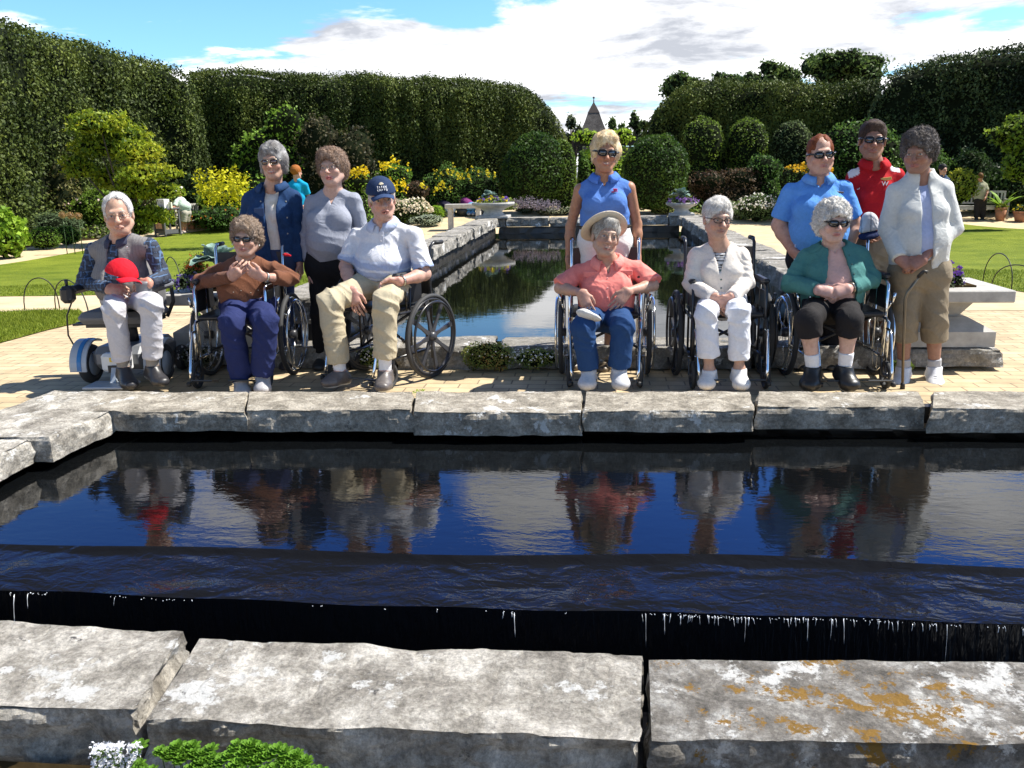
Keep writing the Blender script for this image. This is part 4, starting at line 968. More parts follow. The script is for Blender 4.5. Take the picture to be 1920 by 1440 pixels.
def bush_mesh(name, ells, n, size, cols, root, mat=None, core=.80, seed=0, asp=.55, lump=.22, ls=2.2, shell=.16, var=.5, up=None, low=-.9, corename='stems', corecol=None, patch=1.2):
    p, d, rr = cloud_pts(ells, n, RNG, lump, ls, seed, shell, low)
    V, Fa = leaf_quads(p, d, size, asp, up=up)
    cols = np.array(cols,float); t = np.clip(.5+.9*fbm(p*patch+seed,3,seed+4)+RNG.normal(0,.18,len(p)),0,1)*(len(cols)-1)
    i = np.clip(t.astype(int),0,len(cols)-2); f_ = (t-i)[:,None]; c = cols[i]*(1-f_)+cols[i+1]*f_
    c *= (1+var*RNG.uniform(-.45,.45,(len(p),1)))
    o = mesh_obj(name, V, Fa, mat or LEAF, root, rep4(c))
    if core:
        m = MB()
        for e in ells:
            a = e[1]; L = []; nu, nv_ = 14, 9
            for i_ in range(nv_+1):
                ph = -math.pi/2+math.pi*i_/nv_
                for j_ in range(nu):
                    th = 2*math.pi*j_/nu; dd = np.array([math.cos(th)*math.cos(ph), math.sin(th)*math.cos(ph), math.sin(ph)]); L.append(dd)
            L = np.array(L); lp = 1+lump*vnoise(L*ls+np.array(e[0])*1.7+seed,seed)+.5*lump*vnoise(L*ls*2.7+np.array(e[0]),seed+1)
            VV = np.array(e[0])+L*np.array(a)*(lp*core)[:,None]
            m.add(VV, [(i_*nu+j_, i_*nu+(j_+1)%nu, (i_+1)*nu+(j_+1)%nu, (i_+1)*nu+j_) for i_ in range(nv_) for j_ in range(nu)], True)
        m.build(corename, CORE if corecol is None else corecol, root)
    return o, p, d
def px_ell(x0, x1, y0, y1, Y, dep=.8):
    """photo extents -> an ellipsoid standing at depth Y"""
    a = P(x0,(y0+y1)/2,Y); b_ = P(x1,(y0+y1)/2,Y); c = P((x0+x1)/2,y0,Y); e = P((x0+x1)/2,y1,Y); m = P((x0+x1)/2,(y0+y1)/2,Y)
    rx = (b_[0]-a[0])/2; return (m, np.array([rx, rx*dep, (c[2]-e[2])/2]))
G_DK = [(.012,.024,.008),(.020,.040,.010),(.034,.062,.014)]
G_MD = [(.022,.048,.010),(.045,.090,.016),(.075,.130,.022)]
G_BR = [(.050,.105,.012),(.095,.170,.018),(.150,.230,.030)]
G_YG = [(.085,.110,.008),(.160,.185,.012),(.240,.250,.020)]
G_GR = [(.045,.070,.040),(.085,.120,.070),(.13,.17,.10)]
R_BR = [(.035,.020,.012),(.060,.038,.022),(.085,.060,.030)]
def proj_y(px, Y):
    q = P(px, 400, Y); v = CR.T@(np.array([q[0],Y,float(gz(0,Y))])-CP); return 720-F*v[1]/-v[2]
def shrub(label, cat, x0, x1, y0, y1, Y=None, cols=G_MD, n=1500, size=.10, name='shrub', base=None, group=None, dep=.8, seed=0, flowers=None, part='foliage', yb=None, trunk=True, ells=None, ext=True, **k):
    yb = y1 if yb is None else yb
    if Y is None or (yb >= 392 and Y > 12): g = GG((x0+x1)/2, yb); Y = min(g[1], 36.5)
    elif Y > 12 and ext:                       # hidden foot: carry the foliage down to the ground
        gy = proj_y((x0+x1)/2, Y); 
        if gy > yb: y1b = gy; ells = (ells or [(x0,x1,y0,y1)])+[(x0+(x1-x0)*.04, x1-(x1-x0)*.04, (y0+y1)/2, gy+(gy-y0)*.12)]
    e = px_ell(x0,x1,y0,y1,Y,dep); c = np.array([e[0][0], Y+0*e[1][1], float(gz(e[0][0],Y))])
    root = empty(name, tuple(c), label=label, cat=cat, group=group)
    E = [((np.array(q[0])-c), q[1]) for q in ([px_ell(*b_,Y,dep) for b_ in ells] if ells else [e])]
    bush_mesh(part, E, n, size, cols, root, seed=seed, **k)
    if trunk and ext:
        m = MB(); rs = random.Random(seed)
        for q in range(3): 
            a = rs.uniform(0,6.28); top = E[rs.randrange(len(E))][0]; m.tube([(math.cos(a)*.05,math.sin(a)*.05,-.05),(top[0]*.4+math.cos(a)*.06,top[1]*.4,max(.05,top[2]*.45)),tuple(top)], [.02,.014,.006], n=5)
        m.build('stem', BARK, root)
    if flowers:
        for (cnt, sz, fc, where) in flowers:
            p, d, rr = cloud_pts(E, cnt*3, RNG, k.get('lump',.22), k.get('ls',2.2), seed, .05, low=where); sel = d[:,2] > where; p = (p+d*.02)[sel][:cnt]; d = d[sel][:cnt]
            if len(p) == 0: continue
            pp = np.repeat(p, 3, axis=0)+RNG.normal(0, sz*.25, (len(p)*3,3)); V, Fa = leaf_quads(pp, np.repeat(d,3,axis=0), sz, 1.0, jit=.6)
            cc = np.array(fc)[None,:]*RNG.uniform(.75,1.25,(len(pp),1)); fo_ = mesh_obj('flower', V, Fa, PETAL, root, rep4(cc)); fo_['kind'] = 'stuff'
    return root
# ---- clipped tall hedges
def hedge(label, path, H, n, size, cols, seed, thick=2.2, bul=.22, period=1.7, roundend=(0,0), top=.9, Hf=None):
    path = np.array(path,float); seg = np.linalg.norm(np.diff(path,axis=0),axis=1); cum = np.concatenate([[0],np.cumsum(seg)]); L = cum[-1]
    z0 = -.5; root = empty('hedge', (path[0][0],path[0][1],z0), label=label, cat='hedge'); org = np.array([path[0][0],path[0][1],z0])
    def pos(s):
        x = np.interp(s,cum,path[:,0]); y = np.interp(s,cum,path[:,1]); e = .5
        dx = np.interp(s+e,cum,path[:,0])-np.interp(s-e,cum,path[:,0]); dy = np.interp(s+e,cum,path[:,1])-np.interp(s-e,cum,path[:,1]); l = np.hypot(dx,dy)+1e-9
        return x, y, dy/l, -dx/l              # normal (towards the viewer for paths running left to right)
    def surf(s, v):
        """v 0..1 up the front face, 1..1.5 over the top"""
        h = H if Hf is None else np.interp(s, *Hf)
        er = np.ones_like(s)
        if roundend[1]: er = er*np.sqrt(np.clip(1-((s-(L-roundend[1]))/roundend[1]).clip(0,1)**2, 0.02, 1))
        if roundend[0]: er = er*np.sqrt(np.clip(1-(((roundend[0]-s)/roundend[0]).clip(0,1))**2, 0.02, 1))
        hh = h*(.18+.82*er)
        x,y,nx,ny = pos(s)
        b_ = bul*.55*(np.abs(np.sin(np.pi*s/period+1.6*np.sin(s*.47+seed)))-.5)+bul*1.3*vnoise(np.stack([s*.8,v*1.2,0*s],1),seed+2)+.22*fbm(np.stack([s*.55,v*3,0*s+seed],1),3,seed)
        face = np.clip(v,0,1); rt = np.clip((face*hh-(hh-top))/top,0,1); inset = top*(1-np.sqrt(np.clip(1-rt**2,0,1)))
        z = face*hh+np.where(v>1, .12*fbm(np.stack([s*.9,v*4,0*s],1),2,seed+1), 0)-0.0
        out = b_+.15*(1-face)-inset-np.clip(v-1,0,1)*thick*2*(1)
        return np.stack([x+nx*out, y+ny*out, z+z0+.10*vnoise(np.stack([s*1.1,0*s,0*s],1),seed+6)*(face>.9)],1)-org, nx, ny, rt, b_
    n = int(n*1.9); size *= .78; m_top = int(n*.18); s = RNG.uniform(0,L,n); v = np.concatenate([RNG.uniform(0,1,n-m_top)**.92, RNG.uniform(1,1.35,m_top)])
    kp = fbm(np.stack([s*1.1,v*7,0*s],1),3,seed+8)+RNG.uniform(-.35,.35,n) > -.22; s = s[kp]; v = v[kp]; n = len(s)
    p, nx, ny, rt, b_ = surf(s,v); nz = np.where(v>1,1.,rt); Nn = np.stack([nx*(1-nz*.8),ny*(1-nz*.8),.25+nz],1)
    p += Nn*np.abs(RNG.normal(0,.10,n))[:,None]-Nn*.05
    V, Fa = leaf_quads(p, Nn, size, .6, droop=.25, jit=.75)
    cols = np.array(cols); t = np.clip(.5+.8*fbm(p*.8+seed,4,seed+4)+b_*.5+RNG.normal(0,.2,n),0,1)*(len(cols)-1); i = np.clip(t.astype(int),0,len(cols)-2); f_ = (t-i)[:,None]
    c = (cols[i]*(1-f_)+cols[i+1]*f_)*RNG.uniform(.72,1.3,(n,1))
    mesh_obj('foliage', V, Fa, HLEAF, root, rep4(c))
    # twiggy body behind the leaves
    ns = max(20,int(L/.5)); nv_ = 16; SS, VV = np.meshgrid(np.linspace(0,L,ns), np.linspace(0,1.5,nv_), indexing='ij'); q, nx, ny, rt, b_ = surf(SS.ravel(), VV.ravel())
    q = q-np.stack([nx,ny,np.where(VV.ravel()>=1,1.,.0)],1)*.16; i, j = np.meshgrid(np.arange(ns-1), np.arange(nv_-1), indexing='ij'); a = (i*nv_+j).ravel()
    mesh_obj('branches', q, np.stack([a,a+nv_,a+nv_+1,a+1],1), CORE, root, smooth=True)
    return root
HD = [(.016,.025,.005),(.029,.042,.008),(.048,.064,.011),(.072,.088,.016)]
def at(px, Y): q = P(px, 330, Y); return (q[0], q[1])
hedge('tall dark clipped hedge wall climbing to the left edge behind the golden tree', [(-26,18),at(-160,22.5),at(0,25.5),at(110,29),at(210,32),at(290,34.5),at(360,36.0),at(408,37.5)], 6.7, 42000, .16, HD, 1, roundend=(0,1.2), bul=.20, Hf=([0,6,11,14.5,17.5,20.5,23.5,26.5],[8.1,7.8,7.3,7.1,6.95,6.85,6.4,6.1]) )
hedge('long dark clipped hedge across the middle with a rounded right end', [at(370,38.5),at(430,39),at(560,39.5),at(700,40.5),at(850,42),at(960,43),at(1080,43.5)], 6.3, 52000, .15, HD, 2, roundend=(0,3.4), bul=.34, period=1.35, Hf=([0,2,4.2,8,12,17],[6.6,6.65,6.5,6.5,6.35,6.15]))
hedge('dark clipped hedge with a rounded left end right of the stone tower', [at(1184,42.5),at(1300,42),at(1420,41.5),at(1540,41),at(1640,40.5)], 5.6, 30000, .15, HD, 3, roundend=(3.4,0), bul=.30, period=1.4, Hf=([0,3,7,12],[6.05,6.0,5.7,5.5]))
hedge('very dark tall hedge block filling the upper right behind the red polo', [at(1600,38.8),at(1680,38.0),at(1780,37),at(1900,35.5),at(2080,33),(19,24)], 6.6, 34000, .16, [(.008,.014,.006),(.016,.026,.008),(.034,.050,.014),(.06,.08,.03)], 4, roundend=(1.2,0), bul=.30, period=1.6, Hf=([0,2.2,5,8.5,20],[5.6,6.05,6.3,6.3,6.5]))
# ---- trees beyond
def tree(label, x0, x1, y0, y1, Y, cols, n, size, seed, k=15, group='trees beyond the hedges', name='tree', spread=.42, blob=.36, trunk_to=None, lump=.5):
    e = px_ell(x0,x1,y0,y1,Y,.8); g = float(gz(e[0][0],Y)); c = np.array([e[0][0],Y,g]); root = empty(name, tuple(c), label=label, cat='tree', group=group)
    rs = random.Random(seed); E = []
    for i in range(k):
        a = 6.283*i/k+rs.uniform(-.5,.5); zz = rs.uniform(-.65,.75); r = math.sqrt(max(.05,1-zz*zz))*spread*1.4*rs.uniform(.6,1.1)
        cc = e[0]-c+np.array([math.cos(a)*r*e[1][0], math.sin(a)*r*e[1][1], zz*.62*e[1][2]]); s_ = rs.uniform(.8,1.2)*blob
        E.append((cc, np.array([e[1][0]*s_, e[1][1]*s_, e[1][2]*s_*.85])))
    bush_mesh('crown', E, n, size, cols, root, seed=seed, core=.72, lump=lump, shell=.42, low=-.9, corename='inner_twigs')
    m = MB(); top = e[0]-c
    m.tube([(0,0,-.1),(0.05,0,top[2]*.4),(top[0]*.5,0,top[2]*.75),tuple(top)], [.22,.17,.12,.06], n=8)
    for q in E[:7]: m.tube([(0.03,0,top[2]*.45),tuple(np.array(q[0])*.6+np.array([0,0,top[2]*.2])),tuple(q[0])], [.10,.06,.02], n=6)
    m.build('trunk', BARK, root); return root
TB = [(.030,.055,.015),(.060,.095,.022),(.10,.14,.035)]
tree('loose green tree top over the left end of the right hedge', 1225,1345,122,235,50, TB, 4500,.20,11)
tree('wide green tree crown over the hedge between the two taller crowns', 1400,1512,92,215,50, TB, 4800,.20,12)
tree('tallest bushy tree crown over the right hedge against the cloud', 1490,1668,68,220,50, TB, 9000,.20,13, k=13)
tree('low tree crown over the hedge at centre right', 1315,1440,112,230,52, TB, 4200,.20,14)
tree('thin pale tree left of the stone tower', 1046,1104,200,300,60, [(.06,.08,.04),(.10,.12,.06),(.15,.17,.09)], 1100,.22,15, k=6)
tree('round green tree right of the stone tower', 1136,1182,206,300,60, TB, 2400,.2,16, k=8)
tree('paler green tree between the tower and the right hedge', 1164,1222,202,300,58, [(.04,.07,.02),(.08,.12,.03),(.13,.16,.05)], 1300,.2,17, k=6)
# ---- clipped round evergreens and ball shrubs
def ball(label, x0,x1,y0,y1,Y,cols,n,size,seed,name='round_evergreen',cat='evergreen', group=None, **k):
    return shrub(label, cat, x0,x1,y0,y1,Y,cols,n,size,name=name,seed=seed,group=group,lump=.09,ls=3.0,shell=.07,core=.93,dep=1.0,patch=2.0, **k)
YW = [(.012,.030,.006),(.026,.056,.008),(.055,.095,.012)]
ball('big rounded evergreen left of the blonde woman at the end of the long pool', 944,1068,246,400,31,YW,9000,.10,21)
ball('big rounded evergreen right of the blonde woman at the end of the long pool', 1166,1292,250,402,31,YW,9000,.10,22)
ball('narrow evergreen pressed against the right of the left big rounded one', 1030,1082,262,400,33,[(.03,.06,.008),(.06,.10,.012),(.09,.14,.02)],2600,.10,23)
BL = [(.040,.066,.010),(.075,.115,.014),(.12,.165,.02)]
ball('oval clipped shrub leftmost of the row of three below the right hedge', 1276,1358,220,330,38,BL,4200,.11,24,'clipped_shrub','shrub')
ball('upright clipped shrub in the middle of the row of three below the right hedge', 1360,1442,221,330,38,BL,4200,.11,25,'clipped_shrub','shrub')
ball('paler clipped shrub above the head of the woman in the sky blue polo', 1446,1524,226,330,38,[(.04,.06,.025),(.07,.095,.035),(.10,.13,.05)],4000,.11,26,'clipped_shrub','shrub')
shrub('wide dark shrub between the sky blue polo and the red polo', 'shrub', 1535,1700,222,340,34,G_MD,5200,.12,seed=27,lump=.25)
# ---- left side planting
def gold_tree():
    label = 'spreading golden green tree with layered branches left of the garden cart'
    Y = 24.5; c = np.array([P(230,330,Y)[0], Y, float(gz(0,Y))]); root = empty('golden_tree', tuple(c), label=label, cat='tree')
    B = [(150,265,212,262),(135,235,250,300),(200,300,262,312),(230,335,305,345),(150,250,310,362),(260,340,345,375),(128,190,290,340),(215,300,330,380),(170,262,232,280),(280,345,318,335),(190,280,370,420),(250,320,385,425)]
    E = [((lambda q: (q[0]-c+np.array([0,RNG.uniform(-.7,.7),0]), q[1]))(px_ell(a,b_,y0,y1,Y,.9))) for a,b_,y0,y1 in B]
    bush_mesh('crown', E, 13500, .13, [(.040,.075,.008),(.11,.15,.010),(.19,.22,.013),(.25,.24,.015)], root, seed=30, core=.6, lump=.35, shell=.3, low=-.8, corename='inner_twigs', asp=.5)
    m = MB(); m.tube([(0,0,-.1),(.1,0,1.0),(.05,0,2.0)],[.09,.07,.04],n=8)
    for q in E: m.tube([(.08,0,.7),tuple(np.array(q[0])*.55+np.array([0,0,.3])),tuple(q[0])],[.045,.03,.01],n=5)
    m.build('trunk', BARK, root)
gold_tree()
shrub('dark copper leaved shrub rising at the left edge of the picture', 'shrub', -60,140,215,440, 21, [(.022,.022,.010),(.045,.045,.016),(.085,.075,.028),(.12,.12,.03)], 12000,.13,seed=31,ells=[(-60,80,205,330),(20,140,260,400),(-60,90,320,430),(60,150,330,420)],lump=.35,shell=.3)
shrub('mid green rounded shrub behind the old man with the grey vest', 'shrub', 150,300,352,440,20.5,[(.03,.06,.01),(.07,.12,.012),(.12,.18,.02)],6500,.09,seed=32,ells=[(140,240,355,430),(210,290,375,445)],lump=.3, flowers=[(50,.07,(.75,.55,.5),.2)])
shrub('dense green shrub between the golden tree and the yellow bush', 'shrub', 270,350,262,400,30,G_MD,3500,.12,seed=33,lump=.3)
def spires(root, E, n, h, col, w=.05, seed=0, name='flower_spike'):
    rs = random.Random(seed); P_ = []; D_ = []
    for i in range(n):
        e = E[rs.randrange(len(E))]; a = rs.uniform(0,6.28); r = math.sqrt(rs.random())*.95; x = e[0][0]+math.cos(a)*r*e[1][0]; y = e[0][1]+math.sin(a)*r*e[1][1]; z = e[0][2]+e[1][2]*math.sqrt(max(0,1-r*r))*.92
        hh = h*rs.uniform(.6,1.15); lean = np.array([math.cos(a)*r*.35, math.sin(a)*r*.35, 1])
        k = 9
        for j in range(k): t = j/k; P_.append(np.array([x,y,z])+lean*hh*t+np.array([rs.gauss(0,w*(1-t*.7)) for _ in range(3)])); D_.append(lean)
    P_ = np.array(P_); V, Fa = leaf_quads(P_, np.array(D_), w*1.5, .9); o = mesh_obj(name, V, Fa, PETAL, root, rep4(np.array(col)[None,:]*RNG.uniform(.7,1.3,(len(P_),1)))); o['kind'] = 'stuff'
def flower_bush(label, x0,x1,y0,y1,Y,n,size,cols,spk,h,fc,seed,w=.06,ells=None,cat='flowering shrub'):
    root = shrub(label, cat, x0,x1,y0,y1,Y,cols,n,size,name='flowering_shrub',seed=seed,ells=ells,lump=.25)
    c = np.array(root.location); E = [((lambda q:(q[0]-c,q[1]))(px_ell(*b_,Y,.8))) for b_ in (ells or [(x0,x1,y0,y1)])]
    spires(root, E, spk, h, fc, w, seed); return root
flower_bush('bright yellow flowering bush left of the denim jacket', 368,468,345,425,23,2600,.10,[(.06,.11,.01),(.12,.18,.015),(.2,.24,.02)],110,.55,(.50,.47,.015),40,w=.060,ells=[(372,468,345,400),(385,470,370,425)])
shrub('light green leafy shrub above the yellow bush', 'shrub', 430,560,200,345,33,G_BR,6500,.15,seed=41,ells=[(500,565,196,280),(450,540,240,310),(430,510,265,330),(490,570,270,345)],lump=.4,shell=.35)
shrub('dark purple brown shrub behind the woman in the grey top', 'shrub', 560,705,215,350,33,[(.020,.022,.010),(.045,.040,.020),(.085,.075,.040)],7000,.14,seed=42,ells=[(560,640,215,330),(620,705,240,350),(580,680,280,360)],lump=.35,shell=.3)
flower_bush('yellow flowers in front of the purple brown shrub beside the navy cap', 646,700,325,360,26,900,.09,G_BR,24,.26,(.62,.45,.01),43,w=.06)
flower_bush('tall green bush dotted with yellow flowers right of the navy cap', 705,775,308,400,25.5,3200,.09,G_BR,30,.20,(.62,.48,.01),44,w=.055,ells=[(705,775,306,360),(700,770,340,400)])
shrub('dark mound between the two yellow flowered bushes', 'shrub', 755,805,340,376,32,R_BR,900,.10,seed=45,ext=False)
flower_bush('broad feathery green bush behind the kneeling gardeners', 795,940,312,400,28,7500,.09,G_MD,26,.20,(.52,.45,.02),46,w=.05,ells=[(795,890,312,400),(850,940,318,400),(780,850,345,400)])
shrub('bright green foliage under the yellow flowers beside the path', 'ground plant', 700,760,352,392,24.5,G_BR,1500,.07,name='low_plant',seed=47)
shrub('cream and pink flowering mound beside the path left of the gardeners', 'flowers', 722,808,372,418,22,[(.05,.09,.02),(.10,.14,.04),(.16,.18,.08)],2200,.06,name='flower_mound',seed=48,flowers=[(420,.07,(.80,.70,.52),-.2)],lump=.2)
shrub('silvery low plant at the path edge below the cream flowers', 'ground plant', 772,832,402,424,20.5,[(.16,.20,.14),(.26,.30,.22),(.34,.38,.28)],1300,.05,name='low_plant',seed=49)
shrub('small bright green grass mound beside the left gardener', 'grass clump', 798,834,385,412,22,[(.10,.2,.01),(.15,.27,.012),(.2,.32,.02)],1500,.08,name='grass_clump',seed=50,asp=.12,up=(0,0,1.5))
shrub('green filler planting at the foot of the yellow bush', 'shrub', 360,480,385,432,24.5,G_MD,2800,.09,seed=51,lump=.3,flowers=[(30,.06,(.55,.18,.03),0)])
shrub('dark green planting behind the woman with the cart', 'shrub', 335,400,330,420,27,G_DK,2400,.12,seed=52,lump=.3)
shrub('large leaved yellow green plant at the left edge', 'leafy plant', -40,48,395,485,None,[(.06,.12,.01),(.14,.22,.015),(.22,.30,.03)],1500,.15,name='leafy_plant',seed=53,lump=.3,asp=.8)
shrub('bright green rounded mound left of the old man', 'ground plant', 52,112,425,468,None,G_BR,2200,.055,name='low_plant',seed=54,lump=.15,core=.9)
shrub('second bright green mound touching the old man shoulder', 'ground plant', 98,148,424,460,None,G_BR,1700,.055,name='low_plant',seed=55,lump=.15,core=.9)
shrub('grey green upright grasses behind the bright mounds', 'grass clump', 68,150,398,450,15.2,[(.07,.11,.05),(.13,.18,.09),(.2,.25,.13)],2600,.14,name='grass_clump',seed=56,asp=.10,up=(0,0,2.2),lump=.4)
shrub('small white flowered shrub above the grasses at the left edge', 'flowering shrub', 0,70,385,440,17,G_DK,1600,.09,name='flowering_shrub',seed=57,flowers=[(40,.07,(.7,.55,.5),.1)])
# allium seed heads
for i,(x,y,l) in enumerate([(116,403,'leftmost round orange brown seed head behind the grasses'),(131,404,'middle round orange brown seed head behind the grasses'),(146,405,'rightmost round orange brown seed head behind the grasses')]):
    q = P(x,y,21.5); root = empty('seed_head', (q[0],21.5,float(gz(q[0],21.5))), label=l, cat='seed head', group='round seed heads')
    m = MB(); m.tube([(0,0,0),(.01,0,q[2]-root.location[2])],[.012,.008],n=5); m.build('stem', STEM, root)
    e = [(np.array([0.01,0,q[2]-root.location[2]]), np.array([.095,.095,.095]))]; bush_mesh('bloom', e, 260, .035, [(.30,.17,.06),(.42,.26,.10),(.5,.34,.15)], root, mat=PETAL, core=.6, lump=.03, low=-1, asp=.4, corename='seed_core', corecol=plain('seed',(.16,.09,.04)))
# ---- right side planting
shrub('dark maroon mounds of foliage below the clipped shrubs', 'shrub', 1290,1445,306,380,33,R_BR,5000,.10,seed=60,ells=[(1290,1370,318,380),(1345,1445,310,375)],lump=.3)
shrub('green bush right of the maroon foliage', 'shrub', 1400,1470,290,345,33,G_MD,2400,.11,seed=61,lump=.3)
flower_bush('green bush with yellow orange flowers left of the sky blue polo', 1455,1560,312,360,30,2600,.09,G_MD,34,.16,(.60,.36,.01),62,w=.06)
shrub('yellow green leafy clump behind the white haired woman', 'ground plant', 1352,1442,342,392,24,[(.05,.10,.01),(.11,.18,.012),(.20,.26,.02)],3400,.09,name='leafy_clump',seed=63,lump=.3)
shrub('white flowering bed beside the right path', 'flowers', 1378,1462,366,416,21.5,[(.04,.07,.02),(.08,.12,.04),(.12,.16,.06)],2600,.06,name='flower_mound',seed=64,flowers=[(240,.055,(.8,.76,.68),-.1)],lump=.25)
shrub('fuzzy grey violet border plants at the right path edge', 'ground plant', 1368,1412,390,412,20.2,[(.10,.12,.07),(.17,.17,.13),(.24,.2,.2)],900,.05,name='low_plant',seed=65)
shrub('spiky green border plants below the right big evergreen', 'ground plant', 1215,1275,382,402,20.6,[(.08,.12,.03),(.15,.2,.05),(.25,.28,.09)],1000,.08,name='low_plant',seed=66,asp=.2,up=(0,0,1.2))
shrub('dark green shrub under the right hedge behind the cane lady', 'shrub', 1690,1790,262,400,30,G_MD,5500,.12,seed=67,lump=.35,shell=.28)
shrub('yellow green shrub at the upper right edge', 'shrub', 1858,1960,215,330,27,[(.05,.09,.01),(.11,.16,.014),(.19,.22,.02)],4500,.12,seed=68,ells=[(1862,1960,218,290),(1880,1980,270,340)],lump=.4,shell=.3,ext=False)
shrub('dark shrub mass behind the right bench', 'shrub', 1770,1960,290,400,30,G_DK,7500,.12,seed=69,ells=[(1770,1870,285,400),(1840,1960,310,400)],lump=.35)
shrub('yellow flecked bush above the left end of the right bench', 'flowering shrub', 1775,1830,318,380,27,[(.06,.10,.01),(.14,.18,.02),(.25,.24,.02)],1700,.09,name='flowering_shrub',seed=70,lump=.35,ext=False)
shrub('leafy shrub right of the fan leaved potted plant', 'shrub', 1880,1960,330,400,26,G_DK,2600,.1,seed=71,lump=.35)
# lavender and low planting round the far end of the pool
def lavender(label, x0,x1,y0,y1,Y,seed,n=70):
    root = shrub(label, 'lavender', x0,x1,(y0+y1)/2,y1,Y,[(.09,.11,.07),(.15,.16,.11),(.2,.2,.16)],900,.07,name='lavender_clump',seed=seed,asp=.15,up=(0,0,1.5),trunk=False)
    c = np.array(root.location); e = px_ell(x0,x1,(y0+y1)/2,y1,Y,.8); spires(root,[(e[0]-c,e[1])],n,P(x0,y0,Y)[2]-P(x0,(y0+y1)/2,Y)[2],(.20,.17,.20),.022,seed)
lavender('lavender clump at the far left corner of the long pool', 962,1010,366,402,20.4,72)
lavender('lavender clump beside the far left corner one nearer the blonde woman', 1000,1050,372,404,19.9,73)
shrub('pale creeping plant along the far coping left of the blonde woman', 'ground plant', 1020,1090,388,402,20.2,[(.12,.15,.08),(.22,.24,.15),(.3,.3,.22)],900,.05,name='low_plant',seed=74,flowers=[(60,.04,(.6,.55,.4),0)])
# climbing vine over the pergola
root = empty('pergola', (P(1130,330,36)[0],36,-.42), label='dark timber pergola over the stone wall behind the blonde woman', cat='pergola')
def lp(px,py,Y,r=root): return P(px,py,Y)-np.array(r.location)
m = MB(); m.bar(lp(1078,269,36), lp(1192,268,36), .16, .20); m.build('beam', plain('dark_timber',(.012,.010,.008),rough=.8), root)
for x in (1088,1183):
    m = MB(); t = lp(x,270,36); m.bar((t[0],0,0),(t[0],0,t[2]-.1),.16,.16); m.build('post', bpy.data.materials['dark_timber'], root)
WALLM = stone_mat('rubble_wall', (.06,.055,.048),(.12,.11,.10),(.20,.19,.17), white=0, sc=.5)
a = P(1098,276,37); b_ = P(1184,300,37); o = stone('garden_wall', a[0],b_[0],37,37.5,-.45,a[2],WALLM,None,h=.12,seed=3,face=.06)
tag(o,'grey rubble stone wall in the shade under the pergola','wall')
shrub('lime green climbing vine lying over the pergola', 'vine', 1072,1192,240,275,36,[(.10,.17,.012),(.19,.28,.02),(.30,.38,.04)],3800,.13,name='vine',seed=75,ells=[(1072,1130,243,272),(1110,1160,248,272),(1145,1192,240,272)],lump=.25,core=.7)
shrub('pale green shrub in the opening under the pergola', 'shrub', 1082,1108,285,392,34,G_MD,1200,.10,seed=76)
# stone tower far off
Y = 75; root = empty('tower', (P(1113,240,Y)[0],Y,-.5), label='distant stone tower with a steep pyramid roof and finial', cat='tower')
c = P(1113,248,Y); z0 = c[2]+.5; hw = (P(1137,248,Y)[0]-P(1092,248,Y)[0])/2; zt_ = P(1113,190,Y)[2]+.5; zm = P(1113,212,Y)[2]+.5; hm = (P(1124,212,Y)[0]-P(1103,212,Y)[0])/2
TW = stone_mat('tower_stone', (.07,.06,.052),(.14,.12,.105),(.20,.18,.16), white=0, sc=.15)
m = MB(); V = [(-hw,-hw,0),(hw,-hw,0),(hw,hw,0),(-hw,hw,0),(-hw,-hw,z0),(hw,-hw,z0),(hw,hw,z0),(-hw,hw,z0)]; m.add(V,[(0,1,5,4),(1,2,6,5),(2,3,7,6),(3,0,4,7),(4,5,6,7)]); m.build('wall', TW, root)
m = MB(); V = [(-hw*1.05,-hw*1.05,z0),(hw*1.05,-hw*1.05,z0),(hw*1.05,hw*1.05,z0),(-hw*1.05,hw*1.05,z0),(-hm,-hm,zm),(hm,-hm,zm),(hm,hm,zm),(-hm,hm,zm)]; m.add(V,[(0,1,5,4),(1,2,6,5),(2,3,7,6),(3,0,4,7),(4,5,6,7),(3,2,1,0)]); m.build('roof_skirt', TW, root)
m = MB(); V = [(-hm*1.06,-hm*1.06,zm),(hm*1.06,-hm*1.06,zm),(hm*1.06,hm*1.06,zm),(-hm*1.06,hm*1.06,zm),(0,0,zt_)]; m.add(V,[(0,1,4),(1,2,4),(2,3,4),(3,0,4),(3,2,1,0)]); m.build('roof_cap', plain('slate',(.05,.035,.03),rough=.6), root)
m = MB(); m.tube([(0,0,zt_-.1),(0,0,zt_+.35)],[.05,.02],n=6); m.lathe((0,0,zt_+.28),[(.01,-.1),(.12,0),(.01,.1)],n=8); m.build('finial', plain('iron',(.05,.05,.05),metal=.6), root)
# garden beds
for nm, L in (('flower_bed',[(-700,640),(-300,530),(-100,492),(0,470),(150,452),(230,445),(282,434),(345,421),(470,414),(560,410)]),):
    A = wpts(L); A += [np.array([P(560,330,41)[0],41,0]), np.array([P(300,330,38)[0],38,0]), np.array([P(0,330,27)[0],27,0]), np.array([-30,20,0])]; flat_poly(nm, A, .016, soil, res=.8)
A = wpts([(575,412),(660,428),(720,420),(775,420),(835,408)])+[np.array([P(838,400,35)[0],35,0]),np.array([P(960,400,35)[0],35,0]),np.array([P(960,330,42)[0],42,0]),np.array([P(560,330,41)[0],41,0])]; flat_poly('flower_bed', A, .016, soil, res=.8)
A = [GG(1318,402)]+wpts([(1372,409),(1450,413),(1560,414),(1700,402)])+[np.array([P(1760,400,34)[0],34,0]),np.array([P(2100,400,34)[0],34,0]),np.array([P(2100,330,36)[0],36,0]),np.array([P(1600,330,40)[0],40,0]),np.array([P(1240,330,41)[0],41,0])]; flat_poly('flower_bed', A, .016, soil, res=.8)
